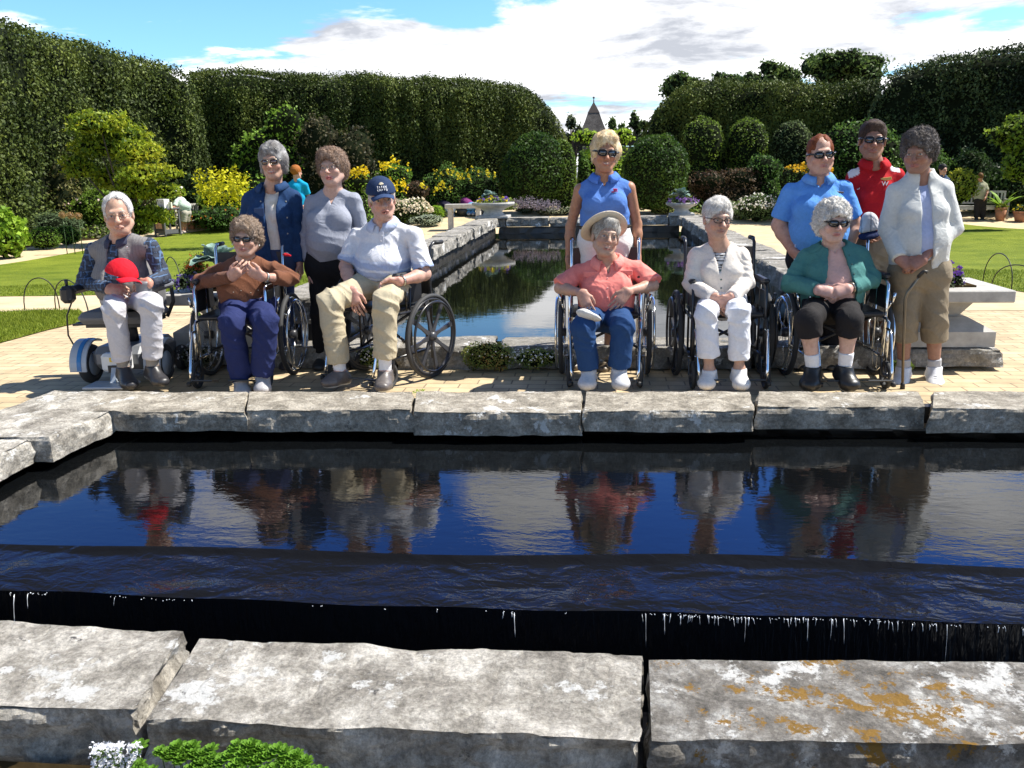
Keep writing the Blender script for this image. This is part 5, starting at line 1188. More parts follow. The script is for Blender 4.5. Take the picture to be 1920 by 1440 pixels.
# plants at the foot of the spill ledge
shrub('rusty green creeping plant with tiny white flowers at the foot of the spill ledge', 'ground plant', 866,968,640,698,6.16,[(.10,.07,.02),(.12,.14,.03),(.16,.22,.05),(.30,.17,.05)],3200,.016,name='creeping_plant',seed=80,lump=.3,dep=.5,trunk=False,core=.75,flowers=[(45,.010,(.85,.80,.78),-.2)],patch=9)
shrub('white flowered creeping plant at the left wheel of the coral shirt woman', 'ground plant', 962,1045,655,690,6.16,[(.08,.12,.03),(.16,.22,.06),(.28,.26,.06)],1500,.015,name='creeping_plant',seed=81,lump=.3,dep=.6,trunk=False,core=.75,flowers=[(130,.011,(.88,.85,.80),-.3)],patch=9)
shrub('white flowered creeping plant seen between the tall man calves', 'ground plant', 672,716,650,690,6.12,[(.08,.12,.03),(.16,.22,.06),(.28,.26,.06)],900,.015,name='creeping_plant',seed=82,lump=.3,dep=.8,trunk=False,core=.75,flowers=[(90,.011,(.88,.85,.80),-.3)],patch=9)
shrub('white flowers growing from the foot of the left planter', 'ground plant', 336,398,650,688,6.12,[(.05,.05,.03),(.10,.11,.06),(.2,.2,.15)],900,.016,name='creeping_plant',seed=83,lump=.3,dep=.4,trunk=False,core=.75,flowers=[(120,.015,(.70,.70,.72),-.3)],patch=9)
shrub('green weeds at the foot of the right planter behind the cane lady', 'ground plant', 1668,1712,672,702,6.12,[(.06,.09,.02),(.10,.15,.03),(.2,.22,.05)],700,.018,name='creeping_plant',seed=84,dep=.5,trunk=False,core=.7,patch=9)
shrub('small clump of grass in a joint of the far coping', 'weed', 775,797,730,742,5.02,[(.10,.18,.01),(.18,.28,.02)],90,.03,name='weed',seed=85,asp=.15,up=(0,0,1.5),trunk=False,core=0)
# succulent mat and white blossom at the bottom edge
def sedum():
    root = empty('succulent_mat', (-.80,1.40,.0), label='bright green rosette succulent mat spilling over the bottom edge', cat='succulent')
    C = []; rs = random.Random(3)
    for i in range(110):
        px = rs.uniform(255,600); py = 1396+rs.random()*60+(.0 if px < 480 else (px-480)*.22); Yd = 1.635-(py-1385)*.0012; C.append(P(px,py,Yd))
    P_ = []; V = []; Fa = []; cols = []
    for c in C:
        R0 = rs.uniform(.014,.021)
        for ring,(k,el,sc) in enumerate(((7,.25,1.0),(6,.75,.78),(4,1.2,.5))):
            for j in range(k):
                a = 6.283*j/k+ring*.5+rs.uniform(-.1,.1); d = np.array([math.cos(a)*math.cos(el),math.sin(a)*math.cos(el)-.15,math.sin(el)]); d = nrm(d); sd = nrm(np.cross(d,(0,0,1.)))
                L = R0*sc; b = len(V); nn = nrm(np.cross(sd,d)); o_ = c+d*R0*.1
                V += [o_, o_+d*L*.55+sd*L*.36+nn*L*.06, o_+d*L*.92+sd*L*.25, o_+d*L*1.05, o_+d*L*.92-sd*L*.25, o_+d*L*.55-sd*L*.36+nn*L*.06, o_+d*L*.6-nn*L*.10]
                Fa += [(b,b+1,b+6),(b+1,b+2,b+6),(b+2,b+3,b+6),(b+3,b+4,b+6),(b+4,b+5,b+6),(b+5,b,b+6)]
                g = rs.uniform(.8,1.2); cols += [np.array((.075,.155,.014))*g*(.7 if q_==0 else 1) for q_ in range(7)]
    o = mesh_obj('leaves', np.array(V)-np.array(root.location), Fa, LEAF, root, np.array(cols))
    m = MB()
    for c in C[:60]: m.tube([c-np.array(root.location), c-np.array(root.location)+np.array([0,.01,-.08])],[.0015,.0015],n=5)
    m.build('stem', STEM, root)
sedum()
root = empty('white_blossom', (-1.0,1.45,0), label='cluster of white blossom at the bottom edge left of the succulent', cat='flowers')
p = np.array([P(RNG.uniform(172,262),1396+RNG.uniform(0,1)**1.2*60,RNG.uniform(1.57,1.63)) for _ in range(170)]); pp = np.repeat(p,5,axis=0)+RNG.normal(0,.0035,(850,3)); V, Fa = leaf_quads(pp-np.array(root.location), np.tile([[0,-.3,1.]],(850,1)), .008, .8, jit=.4); o = mesh_obj('flower', V, Fa, PETAL, root, rep4(np.array((.82,.82,.85))[None,:]*RNG.uniform(.85,1.1,(850,1)))); o['kind'] = 'stuff'
V, Fa = leaf_quads(np.repeat(p,2,axis=0)-np.array([0,0,.012])-np.array(root.location), np.tile([[0,-.3,1.]],(340,1)), .012, .5); mesh_obj('leaves', V, Fa, LEAF, root, rep4(np.tile([[.06,.10,.02]],(340,1))))

# ground cover that fills the borders between the named shrubs
def cover(name, pxs, label, n, cols, seed, h=(.15,.5), size=.14):
    rng = np.random.default_rng(seed); P_ = []
    A = [q[:2] for q in pxs]; c = poly_sample([np.array(a) for a in A], n//26, rng); k = np.repeat(c,26,axis=0); hh = np.repeat(rng.uniform(h[0],h[1],len(c)),26); rad = np.repeat(rng.uniform(.3,.6,len(c)),26)
    d = rng.normal(size=(len(k),3)); d /= np.linalg.norm(d,axis=1)[:,None]; d[:,2] = np.abs(d[:,2]); p = np.stack([k[:,0]+d[:,0]*rad, k[:,1]+d[:,1]*rad, gz(k[:,0],k[:,1])+d[:,2]*hh],1)
    V, Fa = leaf_quads(p, d, size, .5, up=(0,0,.5), rng=rng); cols = np.array(cols); ci = np.repeat(rng.integers(0,len(cols),len(c)),26); cc = cols[ci]*rng.uniform(.6,1.4,(len(p),1))
    o = mesh_obj(name, V, Fa, LEAF, None, rep4(cc)); tag(o, label, 'ground cover', kind='stuff')
CV = [(.03,.06,.012),(.05,.10,.015),(.08,.13,.02),(.10,.12,.05),(.05,.05,.02),(.12,.17,.02)]
cover('ground_cover', wpts([(-300,530),(0,466),(150,449),(230,443),(285,432),(345,421),(560,411)])+[np.array([P(560,330,37)[0],37,0]),np.array([P(300,330,35)[0],35,0]),np.array([P(0,330,24.5)[0],24.5,0]),np.array([-18,19,0])], 'mixed low planting filling the border under the left hedge', 46000, CV, 5)
cover('ground_cover', wpts([(585,414),(665,430),(720,421),(775,418),(835,407)])+[np.array([P(838,400,35)[0],35,0]),np.array([P(960,400,35)[0],35,0]),np.array([P(960,330,38)[0],38,0]),np.array([P(560,330,37)[0],37,0])], 'mixed low planting filling the border under the middle hedge', 26000, CV, 6)
cover('ground_cover', [GG(1318,402)]+wpts([(1372,410),(1450,414),(1560,416),(1700,404)])+[np.array([P(1760,400,32)[0],32,0]),np.array([P(2100,400,32)[0],32,0]),np.array([P(2100,330,34)[0],34,0]),np.array([P(1600,330,36)[0],36,0]),np.array([P(1240,330,37)[0],37,0])], 'mixed low planting filling the border under the right hedges', 46000, CV, 7)
# ------------------------------------------------------------------ planters
def planter(label, c, s=1.0, w=.72, name='stone_planter', group=None, zt=.58, low=True, base=0.0):
    root = empty(name, (c[0],c[1],base), label=label, cat='planter', group=group)
    m = MB(); m.box((0,0,zt-.043), (w*1.08,w*1.08,.085), bev=.008); m.build('rim', STONE_CUT, root)
    m = MB(); a, b_ = w*.29, w*.17; z1, z0 = zt-.085, .33*zt/.58
    V = [(x*a,y*a,z1) for x,y in ((-1,-1),(1,-1),(1,1),(-1,1))]+[(x*b_,y*b_,z0+.03) for x,y in ((-1,-1),(1,-1),(1,1),(-1,1))]; m.add(V,[(0,1,5,4),(1,2,6,5),(2,3,7,6),(3,0,4,7),(0,3,2,1),(4,5,6,7)]); m.build('bowl', STONE_CUT, root)
    m = MB(); a, b_ = w*.44, w*.24; z2, z3 = .165*zt/.58, .275*zt/.58
    V = [(x*a,y*a,z2) for x,y in ((-1,-1),(1,-1),(1,1),(-1,1))]+[(x*a,y*a,z3) for x,y in ((-1,-1),(1,-1),(1,1),(-1,1))]+[(x*b_,y*b_,z3+.085) for x,y in ((-1,-1),(1,-1),(1,1),(-1,1))]
    m.add(V,[(0,3,2,1),(0,1,5,4),(1,2,6,5),(2,3,7,6),(3,0,4,7),(4,5,9,8),(5,6,10,9),(6,7,11,10),(7,4,8,11),(8,9,10,11)]); m.build('pedestal', STONE_CUT, root)
    if low: par(stone('footing', c[0]-w*.52, c[0]+w*.52, c[1]-w*.5, c[1]+w*.5, base+.03, base+.155, ST_P, None, h=.03, seed=int(abs(c[0]*10)), face=.025), root)
    m = MB(); m.box((0,0,zt+.006),(w*.55,w*.55,.014)); m.build('soil', soil, root)
    return root
planter('square stone planter behind the scooter and the brown sweater woman', (-2.97,6.56))
planter('square stone planter behind the woman with the cane', (2.50,6.60))
def leafy(name, label, cat, c, E, n, size, cols, seed, flowers=None, **k):
    root = empty(name, c, label=label, cat=cat)
    bush_mesh('leaves', E, n, size, cols, root, seed=seed, **k)
    if flowers:
        for fc, cnt, sz, zz in flowers:
            p, d, rr = cloud_pts(E, cnt*2, RNG, .3, 3, seed, .08, low=zz); p = p[d[:,2] > zz][:cnt]; d = d[d[:,2] > zz][:cnt]; pp = np.repeat(p,4,axis=0)+RNG.normal(0,sz*.3,(len(p)*4,3))
            V, Fa = leaf_quads(pp, np.repeat(d,4,axis=0), sz, .9); o = mesh_obj('flower', V, Fa, PETAL, root, rep4(np.array(fc)[None,:]*RNG.uniform(.7,1.3,(len(pp),1)))); o['kind'] = 'stuff'
    return root
def kale(c, label, s=1.0, n=26, seed=0):
    root = empty('kale_plant', c, label=label, cat='kale'); rs = random.Random(seed); V = []; Fa = []; cols = []
    for i in range(n):
        a = rs.uniform(0,6.283); el = rs.uniform(.3,1.3); L = rs.uniform(.16,.27)*s; W = L*.36; d = np.array([math.cos(a)*math.cos(el),math.sin(a)*math.cos(el),math.sin(el)]); sd = nrm(np.cross(d,(0,0,1.))); nn = np.cross(sd,d); nu, nv_ = 9, 5; b = len(V)
        for u in range(nu):
            t = u/(nu-1); wd = W*(math.sin(math.pi*min(1,t*.92+.06))**.7)
            for v in range(nv_):
                q = (v/(nv_-1)-.5)*2; ruf = .12*W*math.sin(u*2.3+i)*abs(q)**2
                V.append(d*L*t+sd*wd*q+nn*(abs(q)*wd*.35+ruf)-np.array([0,0,L*.35*t*t])); g = .8+.35*rs.random(); cols.append(np.array((.13,.21,.18) if abs(q) < .3 else (.17,.28,.23))*g if abs(q) < .9 else np.array((.30,.40,.36)))
        Fa += [(b+u*nv_+v, b+u*nv_+v+1, b+(u+1)*nv_+v+1, b+(u+1)*nv_+v) for u in range(nu-1) for v in range(nv_-1)]
    mesh_obj('leaves', V, Fa, KALE, root, np.array(cols), smooth=True); m = MB(); m.tube([(0,0,-.15*s),(0,0,.05*s)],[.03*s,.02*s],n=7); m.build('stalk', STEM, root); return root
KALE = attrmat('kale_leaf', rough=.6, spec=.3, bump=.6, bscale=60, bdist=.01, var=.3, vscale=30, translucent=.12)
kale(tuple(P(408,494,6.5)), 'large blue green kale growing in the left planter beside the curly haired woman', 1.0, 30, 2)
leafy('snapdragon_plant','orange and red flowering spikes in the left planter','flowers', tuple(P(368,500,6.45)), [(np.array([0,0,-.02]),np.array([.10,.08,.12])),(np.array([-.06,0,-.08]),np.array([.08,.08,.10]))], 900, .022, [(.05,.09,.02),(.12,.17,.03),(.22,.26,.05)], 3, flowers=[((.62,.12,.04),46,.018,-.1),((.60,.30,.10),24,.015,.1)], lump=.5, shell=.4, core=.5)
leafy('petunia_plant','violet flowers spilling over the left planter rim','flowers', tuple(P(348,532,6.30)), [(np.array([0,0,0]),np.array([.10,.07,.06])),(np.array([.08,.02,.01]),np.array([.07,.07,.06]))], 500, .02, [(.02,.03,.02),(.04,.07,.03),(.08,.10,.06)], 4, flowers=[((.14,.09,.34),60,.022,-.5),((.30,.28,.45),30,.018,-.3)], lump=.4, core=.6)
leafy('petunia_plant','violet and rust flowers in the right planter behind the cane lady','flowers', tuple(P(1796,520,6.45)), [(np.array([0,0,-.03]),np.array([.05,.06,.11])),(np.array([-.08,0,-.03]),np.array([.08,.07,.12]))], 420, .02, [(.03,.04,.02),(.06,.08,.04),(.10,.12,.06)], 5, flowers=[((.16,.06,.36),60,.022,-.6),((.40,.12,.05),10,.018,.75)], lump=.4, core=.6)
shrub('leafy weed growing beneath the rim of the left planter', 'weed', 360,376,582,606,7.6,G_BR,160,.035,name='weed',seed=90,trunk=False,core=.5)
# far urns on the pool corners
for px0,px1,py0,py1,lab,sd_ in ((832,980,378,408,'small stone urn on the far left corner of the long pool',1),(1248,1308,378,406,'small stone urn on the far right corner of the long pool',2)):
    Y = 19.1; x0_ = 885 if sd_ == 1 else px0; x1_ = 965 if sd_ == 1 else px1
    c = P((x0_+x1_)/2, 400, Y); sc = (P(x1_,400,Y)[0]-P(x0_,400,Y)[0]); zb = .51; ztp = P(x0_,py0+2,Y)[2]-zb
    r = empty('stone_urn', (c[0],Y,zb), label=lab, cat='urn'); w2 = sc/2
    m = MB(); m.box((0,0,.02),(sc*.75,sc*.75,.05),bev=.005); m.build('base', STONE_CUT, r)
    m = MB(); m.lathe((0,0,0),[(w2*.62,.045),(w2*.50,.07),(w2*.42,ztp*.42),(w2*.62,ztp*.62),(w2*.95,ztp*.80),(w2*.98,ztp*.84)],n=20); m.build('bowl', STONE_CUT, r)
    m = MB(); m.lathe((0,0,0),[(w2*.98,ztp*.842),(w2,ztp*.86),(w2,ztp),(w2*.9,ztp),(w2*.88,ztp*.95)],n=20); m.build('rim', STONE_CUT, r)
    if sd_ == 1:
        kale((c[0]-.10,Y,zb+ztp+.12), 'kale in the small urn at the far left corner of the pool', .95, 22, 7)
        leafy('pansy_plant','yellow and violet pansies in the small urn at the far left corner','flowers',(c[0]+.0,Y-.1,zb+ztp+.02),[(np.array([0,0,0]),np.array([.36,.25,.10]))],500,.05,[(.05,.09,.02),(.10,.15,.03),(.16,.2,.04)],8,flowers=[((.70,.55,.03),22,.06,0),((.16,.08,.35),26,.06,-.2)],lump=.4,core=.6)
    else:
        kale((c[0]-.02,Y,zb+ztp+.14), 'silvery spiky kale in the small urn at the far right corner of the pool', 1.1, 24, 9)
        leafy('pansy_plant','violet flowers round the plant in the small urn at the far right corner','flowers',(c[0],Y-.1,zb+ztp+.02),[(np.array([0,0,0]),np.array([.30,.22,.10]))],300,.05,[(.05,.08,.03),(.08,.12,.05),(.14,.18,.08)],10,flowers=[((.28,.14,.40),26,.06,-.2)],lump=.4,core=.6)
# flat stone bench behind the left urn
q0 = P(836,384,29.); q1 = P(905,384,29.); r = empty('stone_bench',((q0[0]+q1[0])/2,29.,float(gz(0,29.))),label='plain stone bench between the black tubs and the far left urn',cat='bench'); wz = q0[2]-float(gz(0,29.)); lw = q1[0]-q0[0]
m = MB(); m.box((0,0,wz-.05),(lw,.5,.14),bev=.01); m.build('slab', STONE_CUT, r)
for sx in (-1,1): m = MB(); m.box((sx*lw*.38,0,(wz-.11)/2),(.14,.34,wz-.11)); m.build('support', STONE_CUT, r)
for a_,b_,yt,lab in ((855,882,387,'black plastic tub beside the kneeling gardener in purple'),(892,914,386,'black plastic tub at the left end of the stone bench')):
    g = GG((a_+b_)/2, 405); w2 = (P(b_,400,g[1])[0]-P(a_,400,g[1])[0])/2; hz = P(a_,yt,g[1])[2]-g[2]; r = empty('plastic_tub',tuple(g),label=lab,cat='tub',group='black tubs')
    m = MB(); m.lathe((0,0,0),[(w2*.8,0),(w2*.97,hz*.93)],n=18); m.build('bucket', plain('black_plastic' if 'black_plastic' not in bpy.data.materials else 'black_plastic_b',(.02,.02,.02),rough=.5), r)
    m = MB(); m.torus((0,0,hz*.95),w2,.02*2,axis=(0,0,1),n=24,m=6); m.build('rim', bpy.data.materials['black_plastic'], r)
# wire hoops edging the lawns
HOOPM = plain('wire_dark',(.03,.03,.025),rough=.5,metal=.5)
def hoop(label, x0, x1, yb0, yb1, ytop, grp='wire hoops edging the lawns'):
    a = GG(x0,yb0); b_ = GG(x1,yb1); Y = (a[1]+b_[1])/2; h = P((x0+x1)/2,ytop,Y)[2]-(a[2]+b_[2])/2; c = (a+b_)/2
    root = empty('lawn_hoop', tuple(c), label=label, cat='garden hoop', group=grp); m = MB(); pts = []
    for k in range(17):
        t = math.pi*k/16; pts.append((a-c)*(.5+.5*math.cos(t))+(b_-c)*(.5-.5*math.cos(t))+np.array([0,0,h*math.sin(t)**.75]))
    m.tube(pts, .007, n=6); m.build('hoop', HOOPM, root)
hoop('thin wire hoop at the far left corner of the small lawn', 47,112,584,579,521)
hoop('thin wire hoop rising in front of the scooter arm at left', 105,168,583,600,525)
hoop('thin wire hoop showing behind the old man shoulder', 312,342,540,548,482)
hoop('thin wire hoop nearest the cane lady on the right lawn', 1842,1896,533,546,475)
hoop('thin wire hoop leaving the picture at the right edge', 1858,1958,543,560,497)
# garden cart with a painted panel
g = GG(316,443); Y = g[1]; sc = P(345,400,Y)[0]-P(293,400,Y)[0]; r = empty('garden_cart', tuple(g), rz=math.radians(-24), label='grey wheeled garden cart with a flower poster panel beside the left path', cat='cart')
CG = plain('cart_grey',(.10,.10,.105),rough=.5); CG2 = plain('cart_dark',(.035,.035,.04),rough=.5); W_ = .50; D_ = .62; H_ = (P(316,391,Y)[2]-g[2])
for sx in (-1,1):
    for sy in (-1,1): m = MB(); m.box((sx*W_/2,sy*D_/2,H_/2+.03),(.05,.05,H_-.06)); m.build('leg', CG, r)
m = MB(); m.box((0,0,H_),(W_+.1,D_+.1,.05),bev=.005); m.build('tray', CG, r)
m = MB(); m.box((0,0,.16),(W_-.05,D_-.05,.12)); m.build('shelf', CG, r)
m = MB(); m.box((0,-D_/2-.0,H_*.56),(W_-.056,.02,H_*.72)); pn = m.build('panel', CG2, r)
m = MB(); m.box((-.02,-D_/2-.014,H_*.40),(W_*.62,.006,H_*.22)); m.build('poster_photo', plain('poster_tan',(.45,.25,.16),rough=.5,var=.4,vscale=8), pn)
m = MB(); rs = random.Random(2)
for k in range(10):
    a = k*.63; m.lathe((-.05+.10*math.cos(a)*.5,-D_/2-.02,H_*.60+.07*math.sin(a)),[(.001,-.004),(.035,0),(.001,.004)],n=7,R=Rx(math.pi/2))
m.build('poster_flower', plain('poster_yellow',(.75,.42,.02),rough=.5), pn)
m = MB(); m.lathe((-.04,-D_/2-.026,H_*.60),[(.001,-.004),(.03,0),(.001,.004)],n=8,R=Rx(math.pi/2)); m.build('flower_centre', plain('poster_red',(.5,.05,.02)), pn)
def text_mesh(txt, size, mat, parent, loc, R, name='lettering', ext=.001):
    cu = bpy.data.curves.new(name,'FONT'); cu.body = txt; cu.size = size; cu.extrude = ext; cu.align_x = 'CENTER'; cu.align_y = 'CENTER'; o = bpy.data.objects.new(name,cu); COL.objects.link(o)
    dg = bpy.context.evaluated_depsgraph_get(); me = bpy.data.meshes.new_from_object(o.evaluated_get(dg)); bpy.data.objects.remove(o); o = bpy.data.objects.new(name,me); COL.objects.link(o); me.materials.clear(); me.materials.append(mat)
    o.parent = parent; o.matrix_local = Matrix([list(R[i])+[loc[i]] for i in range(3)]+[[0,0,0,1]]); return o
WHT = plain('white_lettering',(.75,.75,.75),rough=.6)
text_mesh('GARDEN', .085, WHT, pn, (0,-D_/2-.014,H_*.86), Rx(math.pi/2)); text_mesh('CART', .10, WHT, pn, (.05,-D_/2-.014,H_*.76), Rx(math.pi/2))
for sx in (-1,1):
    for sy in (-1,1): m = MB(); m.torus((sx*W_/2,sy*D_/2,.045),.032,.013,n=16,m=6); m.build('wheel', CG2, r)
r = empty('paper_box', tuple(P(307,391,Y-.05)), rz=math.radians(-24), label='white printed box standing on the grey garden cart', cat='box')
m = MB(); m.box((0,0,.16),(.36,.22,.30),bev=.004); b0 = m.build('carton', plain('box_white',(.78,.76,.76),rough=.6,var=.06,vscale=6), r); m = MB(); m.box((.0,-.112,.12),(.2,.004,.03)); m.box((.05,-.112,.2),(.08,.004,.02)); m.build('print', plain('box_print',(.45,.40,.45)), b0)
r = empty('paper_pad', tuple(P(320,391,Y-.12)), label='pale yellow pad leaning against the white box on the cart', cat='pad'); m = MB(); m.box((0,0,.11),(.14,.05,.20),R=Rz(-.4)); m.build('sheets', plain('pad',(.75,.75,.55),rough=.7), r)
# benches
TEAK = plain('weathered_teak',(.42,.40,.35),rough=.8,var=.2,vscale=12)
def bench(label, px, py, W_, rz, arch=False, sc=1.0):
    g = GG(px,py); r = empty('garden_bench', tuple(g), rz=rz, label=label, cat='bench', group=None)
    for sx in (-1,1):
        m = MB(); m.box((sx*(W_/2-.03),-.22,.30),(.06,.06,.60)); m.build('leg', TEAK, r); m = MB(); m.box((sx*(W_/2-.03),.22,.45),(.06,.06,.90)); m.build('leg', TEAK, r)
        m = MB(); m.box((sx*(W_/2-.03),-.02,.625),(.07,.52,.04)); m.build('armrest', TEAK, r)
    for k in range(5): m = MB(); m.box((0,-.20+.10*k,.43),(W_-.08,.075,.03)); m.build('seat_slat', TEAK, r)
    m = MB(); m.box((0,.22,.87),(W_-.125,.05,.07)); m.build('top_rail', TEAK, r); m = MB(); m.box((0,.22,.52),(W_-.125,.05,.05)); m.build('bottom_rail', TEAK, r)
    n_ = int(W_/.12)
    for k in range(n_): m = MB(); m.box((-W_/2+.12+(W_-.24)*k/(n_-1),.22,.69),(.045,.022,.30)); m.build('back_slat', TEAK, r)
    m = MB(); m.box((0,-.22,.36),(W_-.12,.04,.09)); m.build('apron', TEAK, r); return r
bench('slatted wooden bench behind the denim jacket woman near the yellow bush', 452,427,1.5,math.radians(8))
bench('wooden garden bench end on behind the person with the cart', 362,430,1.1,math.radians(70))
bench('slatted wooden bench at the right edge behind the man in the tan shirt', 1832,411,1.7,math.radians(-6))
# terracotta
TERRA = plain('terracotta',(.36,.16,.08),rough=.85,var=.2,vscale=10)
def trough(label, x0,x1,y0,y1,rz=0):
    g = GG((x0+x1)/2,y1); w2 = (P(x1,400,g[1])[0]-P(x0,400,g[1])[0])/2; h = P(x0,y0,g[1])[2]-g[2]; r = empty('terracotta_trough', tuple(g), rz=rz, label=label, cat='planter')
    m = MB(); a, b_ = w2, w2*.86; V = [(x*b_,y*b_*.45,0) for x,y in ((-1,-1),(1,-1),(1,1),(-1,1))]+[(x*a,y*a*.5,h) for x,y in ((-1,-1),(1,-1),(1,1),(-1,1))]; m.add(V,[(3,2,1,0),(0,1,5,4),(1,2,6,5),(2,3,7,6),(3,0,4,7),(4,5,6,7)]); m.build('box', TERRA, r); return r, g, w2, h
r, g, w2, h = trough('terracotta trough of pansies beside the left bench',371,401,412,428)
leafy('pansy_plant','yellow and lilac pansies in the terracotta trough at left','flowers',(g[0],g[1],g[2]+h),[(np.array([0,0,.03]),np.array([w2*.9,w2*.45,.16]))],420,.06,[(.05,.09,.02),(.10,.16,.03),(.17,.22,.04)],12,flowers=[((.80,.62,.03),14,.07,0),((.40,.34,.55),14,.07,.0)],lump=.4,core=.6)
r, g, w2, h = trough('terracotta trough behind the legs of the person at the cart',346,366,413,430)
def pot(label, x0,x1,y0,y1):
    g = GG((x0+x1)/2,y1); w2 = (P(x1,400,g[1])[0]-P(x0,400,g[1])[0])/2; h = P(x0,y0,g[1])[2]-g[2]; r = empty('terracotta_pot', tuple(g), label=label, cat='flower pot')
    m = MB(); m.lathe((0,0,0),[(w2*.66,0),(w2*.94,h*.86)],n=20); m.build('body', TERRA, r); m = MB(); m.lathe((0,0,0),[(w2*.97,h*.862),(w2,h*.88),(w2,h),(w2*.86,h)],n=20); m.build('rim', TERRA, r); return g, w2, h
g, w2, h = pot('tall terracotta pot holding the fan leaved plant at the right edge',1863,1886,389,414)
r = empty('palm_plant',(g[0],g[1],g[2]+h),label='fan leaved tropical plant in the tall terracotta pot at the right',cat='potted plant'); V=[];Fa=[];cols=[];rs=random.Random(4)
for i in range(16):
    a = rs.uniform(0,6.28); el = rs.uniform(.5,1.4); L = rs.uniform(.6,1.05); d = np.array([math.cos(a)*math.cos(el),math.sin(a)*math.cos(el),math.sin(el)]); sd = nrm(np.cross(d,(0,0,1.))); b=len(V)
    for u in range(7):
        t=u/6; w_=.075*math.sin(math.pi*(t*.9+.05)); c_=d*L*t-np.array([0,0,.35*L*t*t]); V+= [c_-sd*w_, c_+sd*w_]; cols += [np.array((.12,.20,.02))*rs.uniform(.8,1.5)]*2
    Fa += [(b+2*u,b+2*u+1,b+2*u+3,b+2*u+2) for u in range(6)]
mesh_obj('leaves',V,Fa,LEAF,r,np.array(cols)); m=MB(); m.tube([(0,0,-.1),(0,0,.2)],[.03,.02],n=6); m.build('stalk',STEM,r)
leafy('trailing_plant','lime green trailing foliage round the rim of the tall terracotta pot','potted plant',(g[0],g[1]-.05,g[2]+h),[(np.array([0,0,0]),np.array([w2,w2,.12]))],260,.06,G_YG,13,lump=.3,core=.7)
g, w2, h = pot('squat terracotta pot cut by the right edge of the picture',1898,1930,396,416)
leafy('pansy_plant','yellow flowers in the squat terracotta pot at the right edge','flowers',(g[0],g[1],g[2]+h),[(np.array([0,0,.03]),np.array([w2,w2*.7,.16]))],360,.06,G_DK,14,flowers=[((.65,.55,.03),14,.06,0)],lump=.4,core=.6)

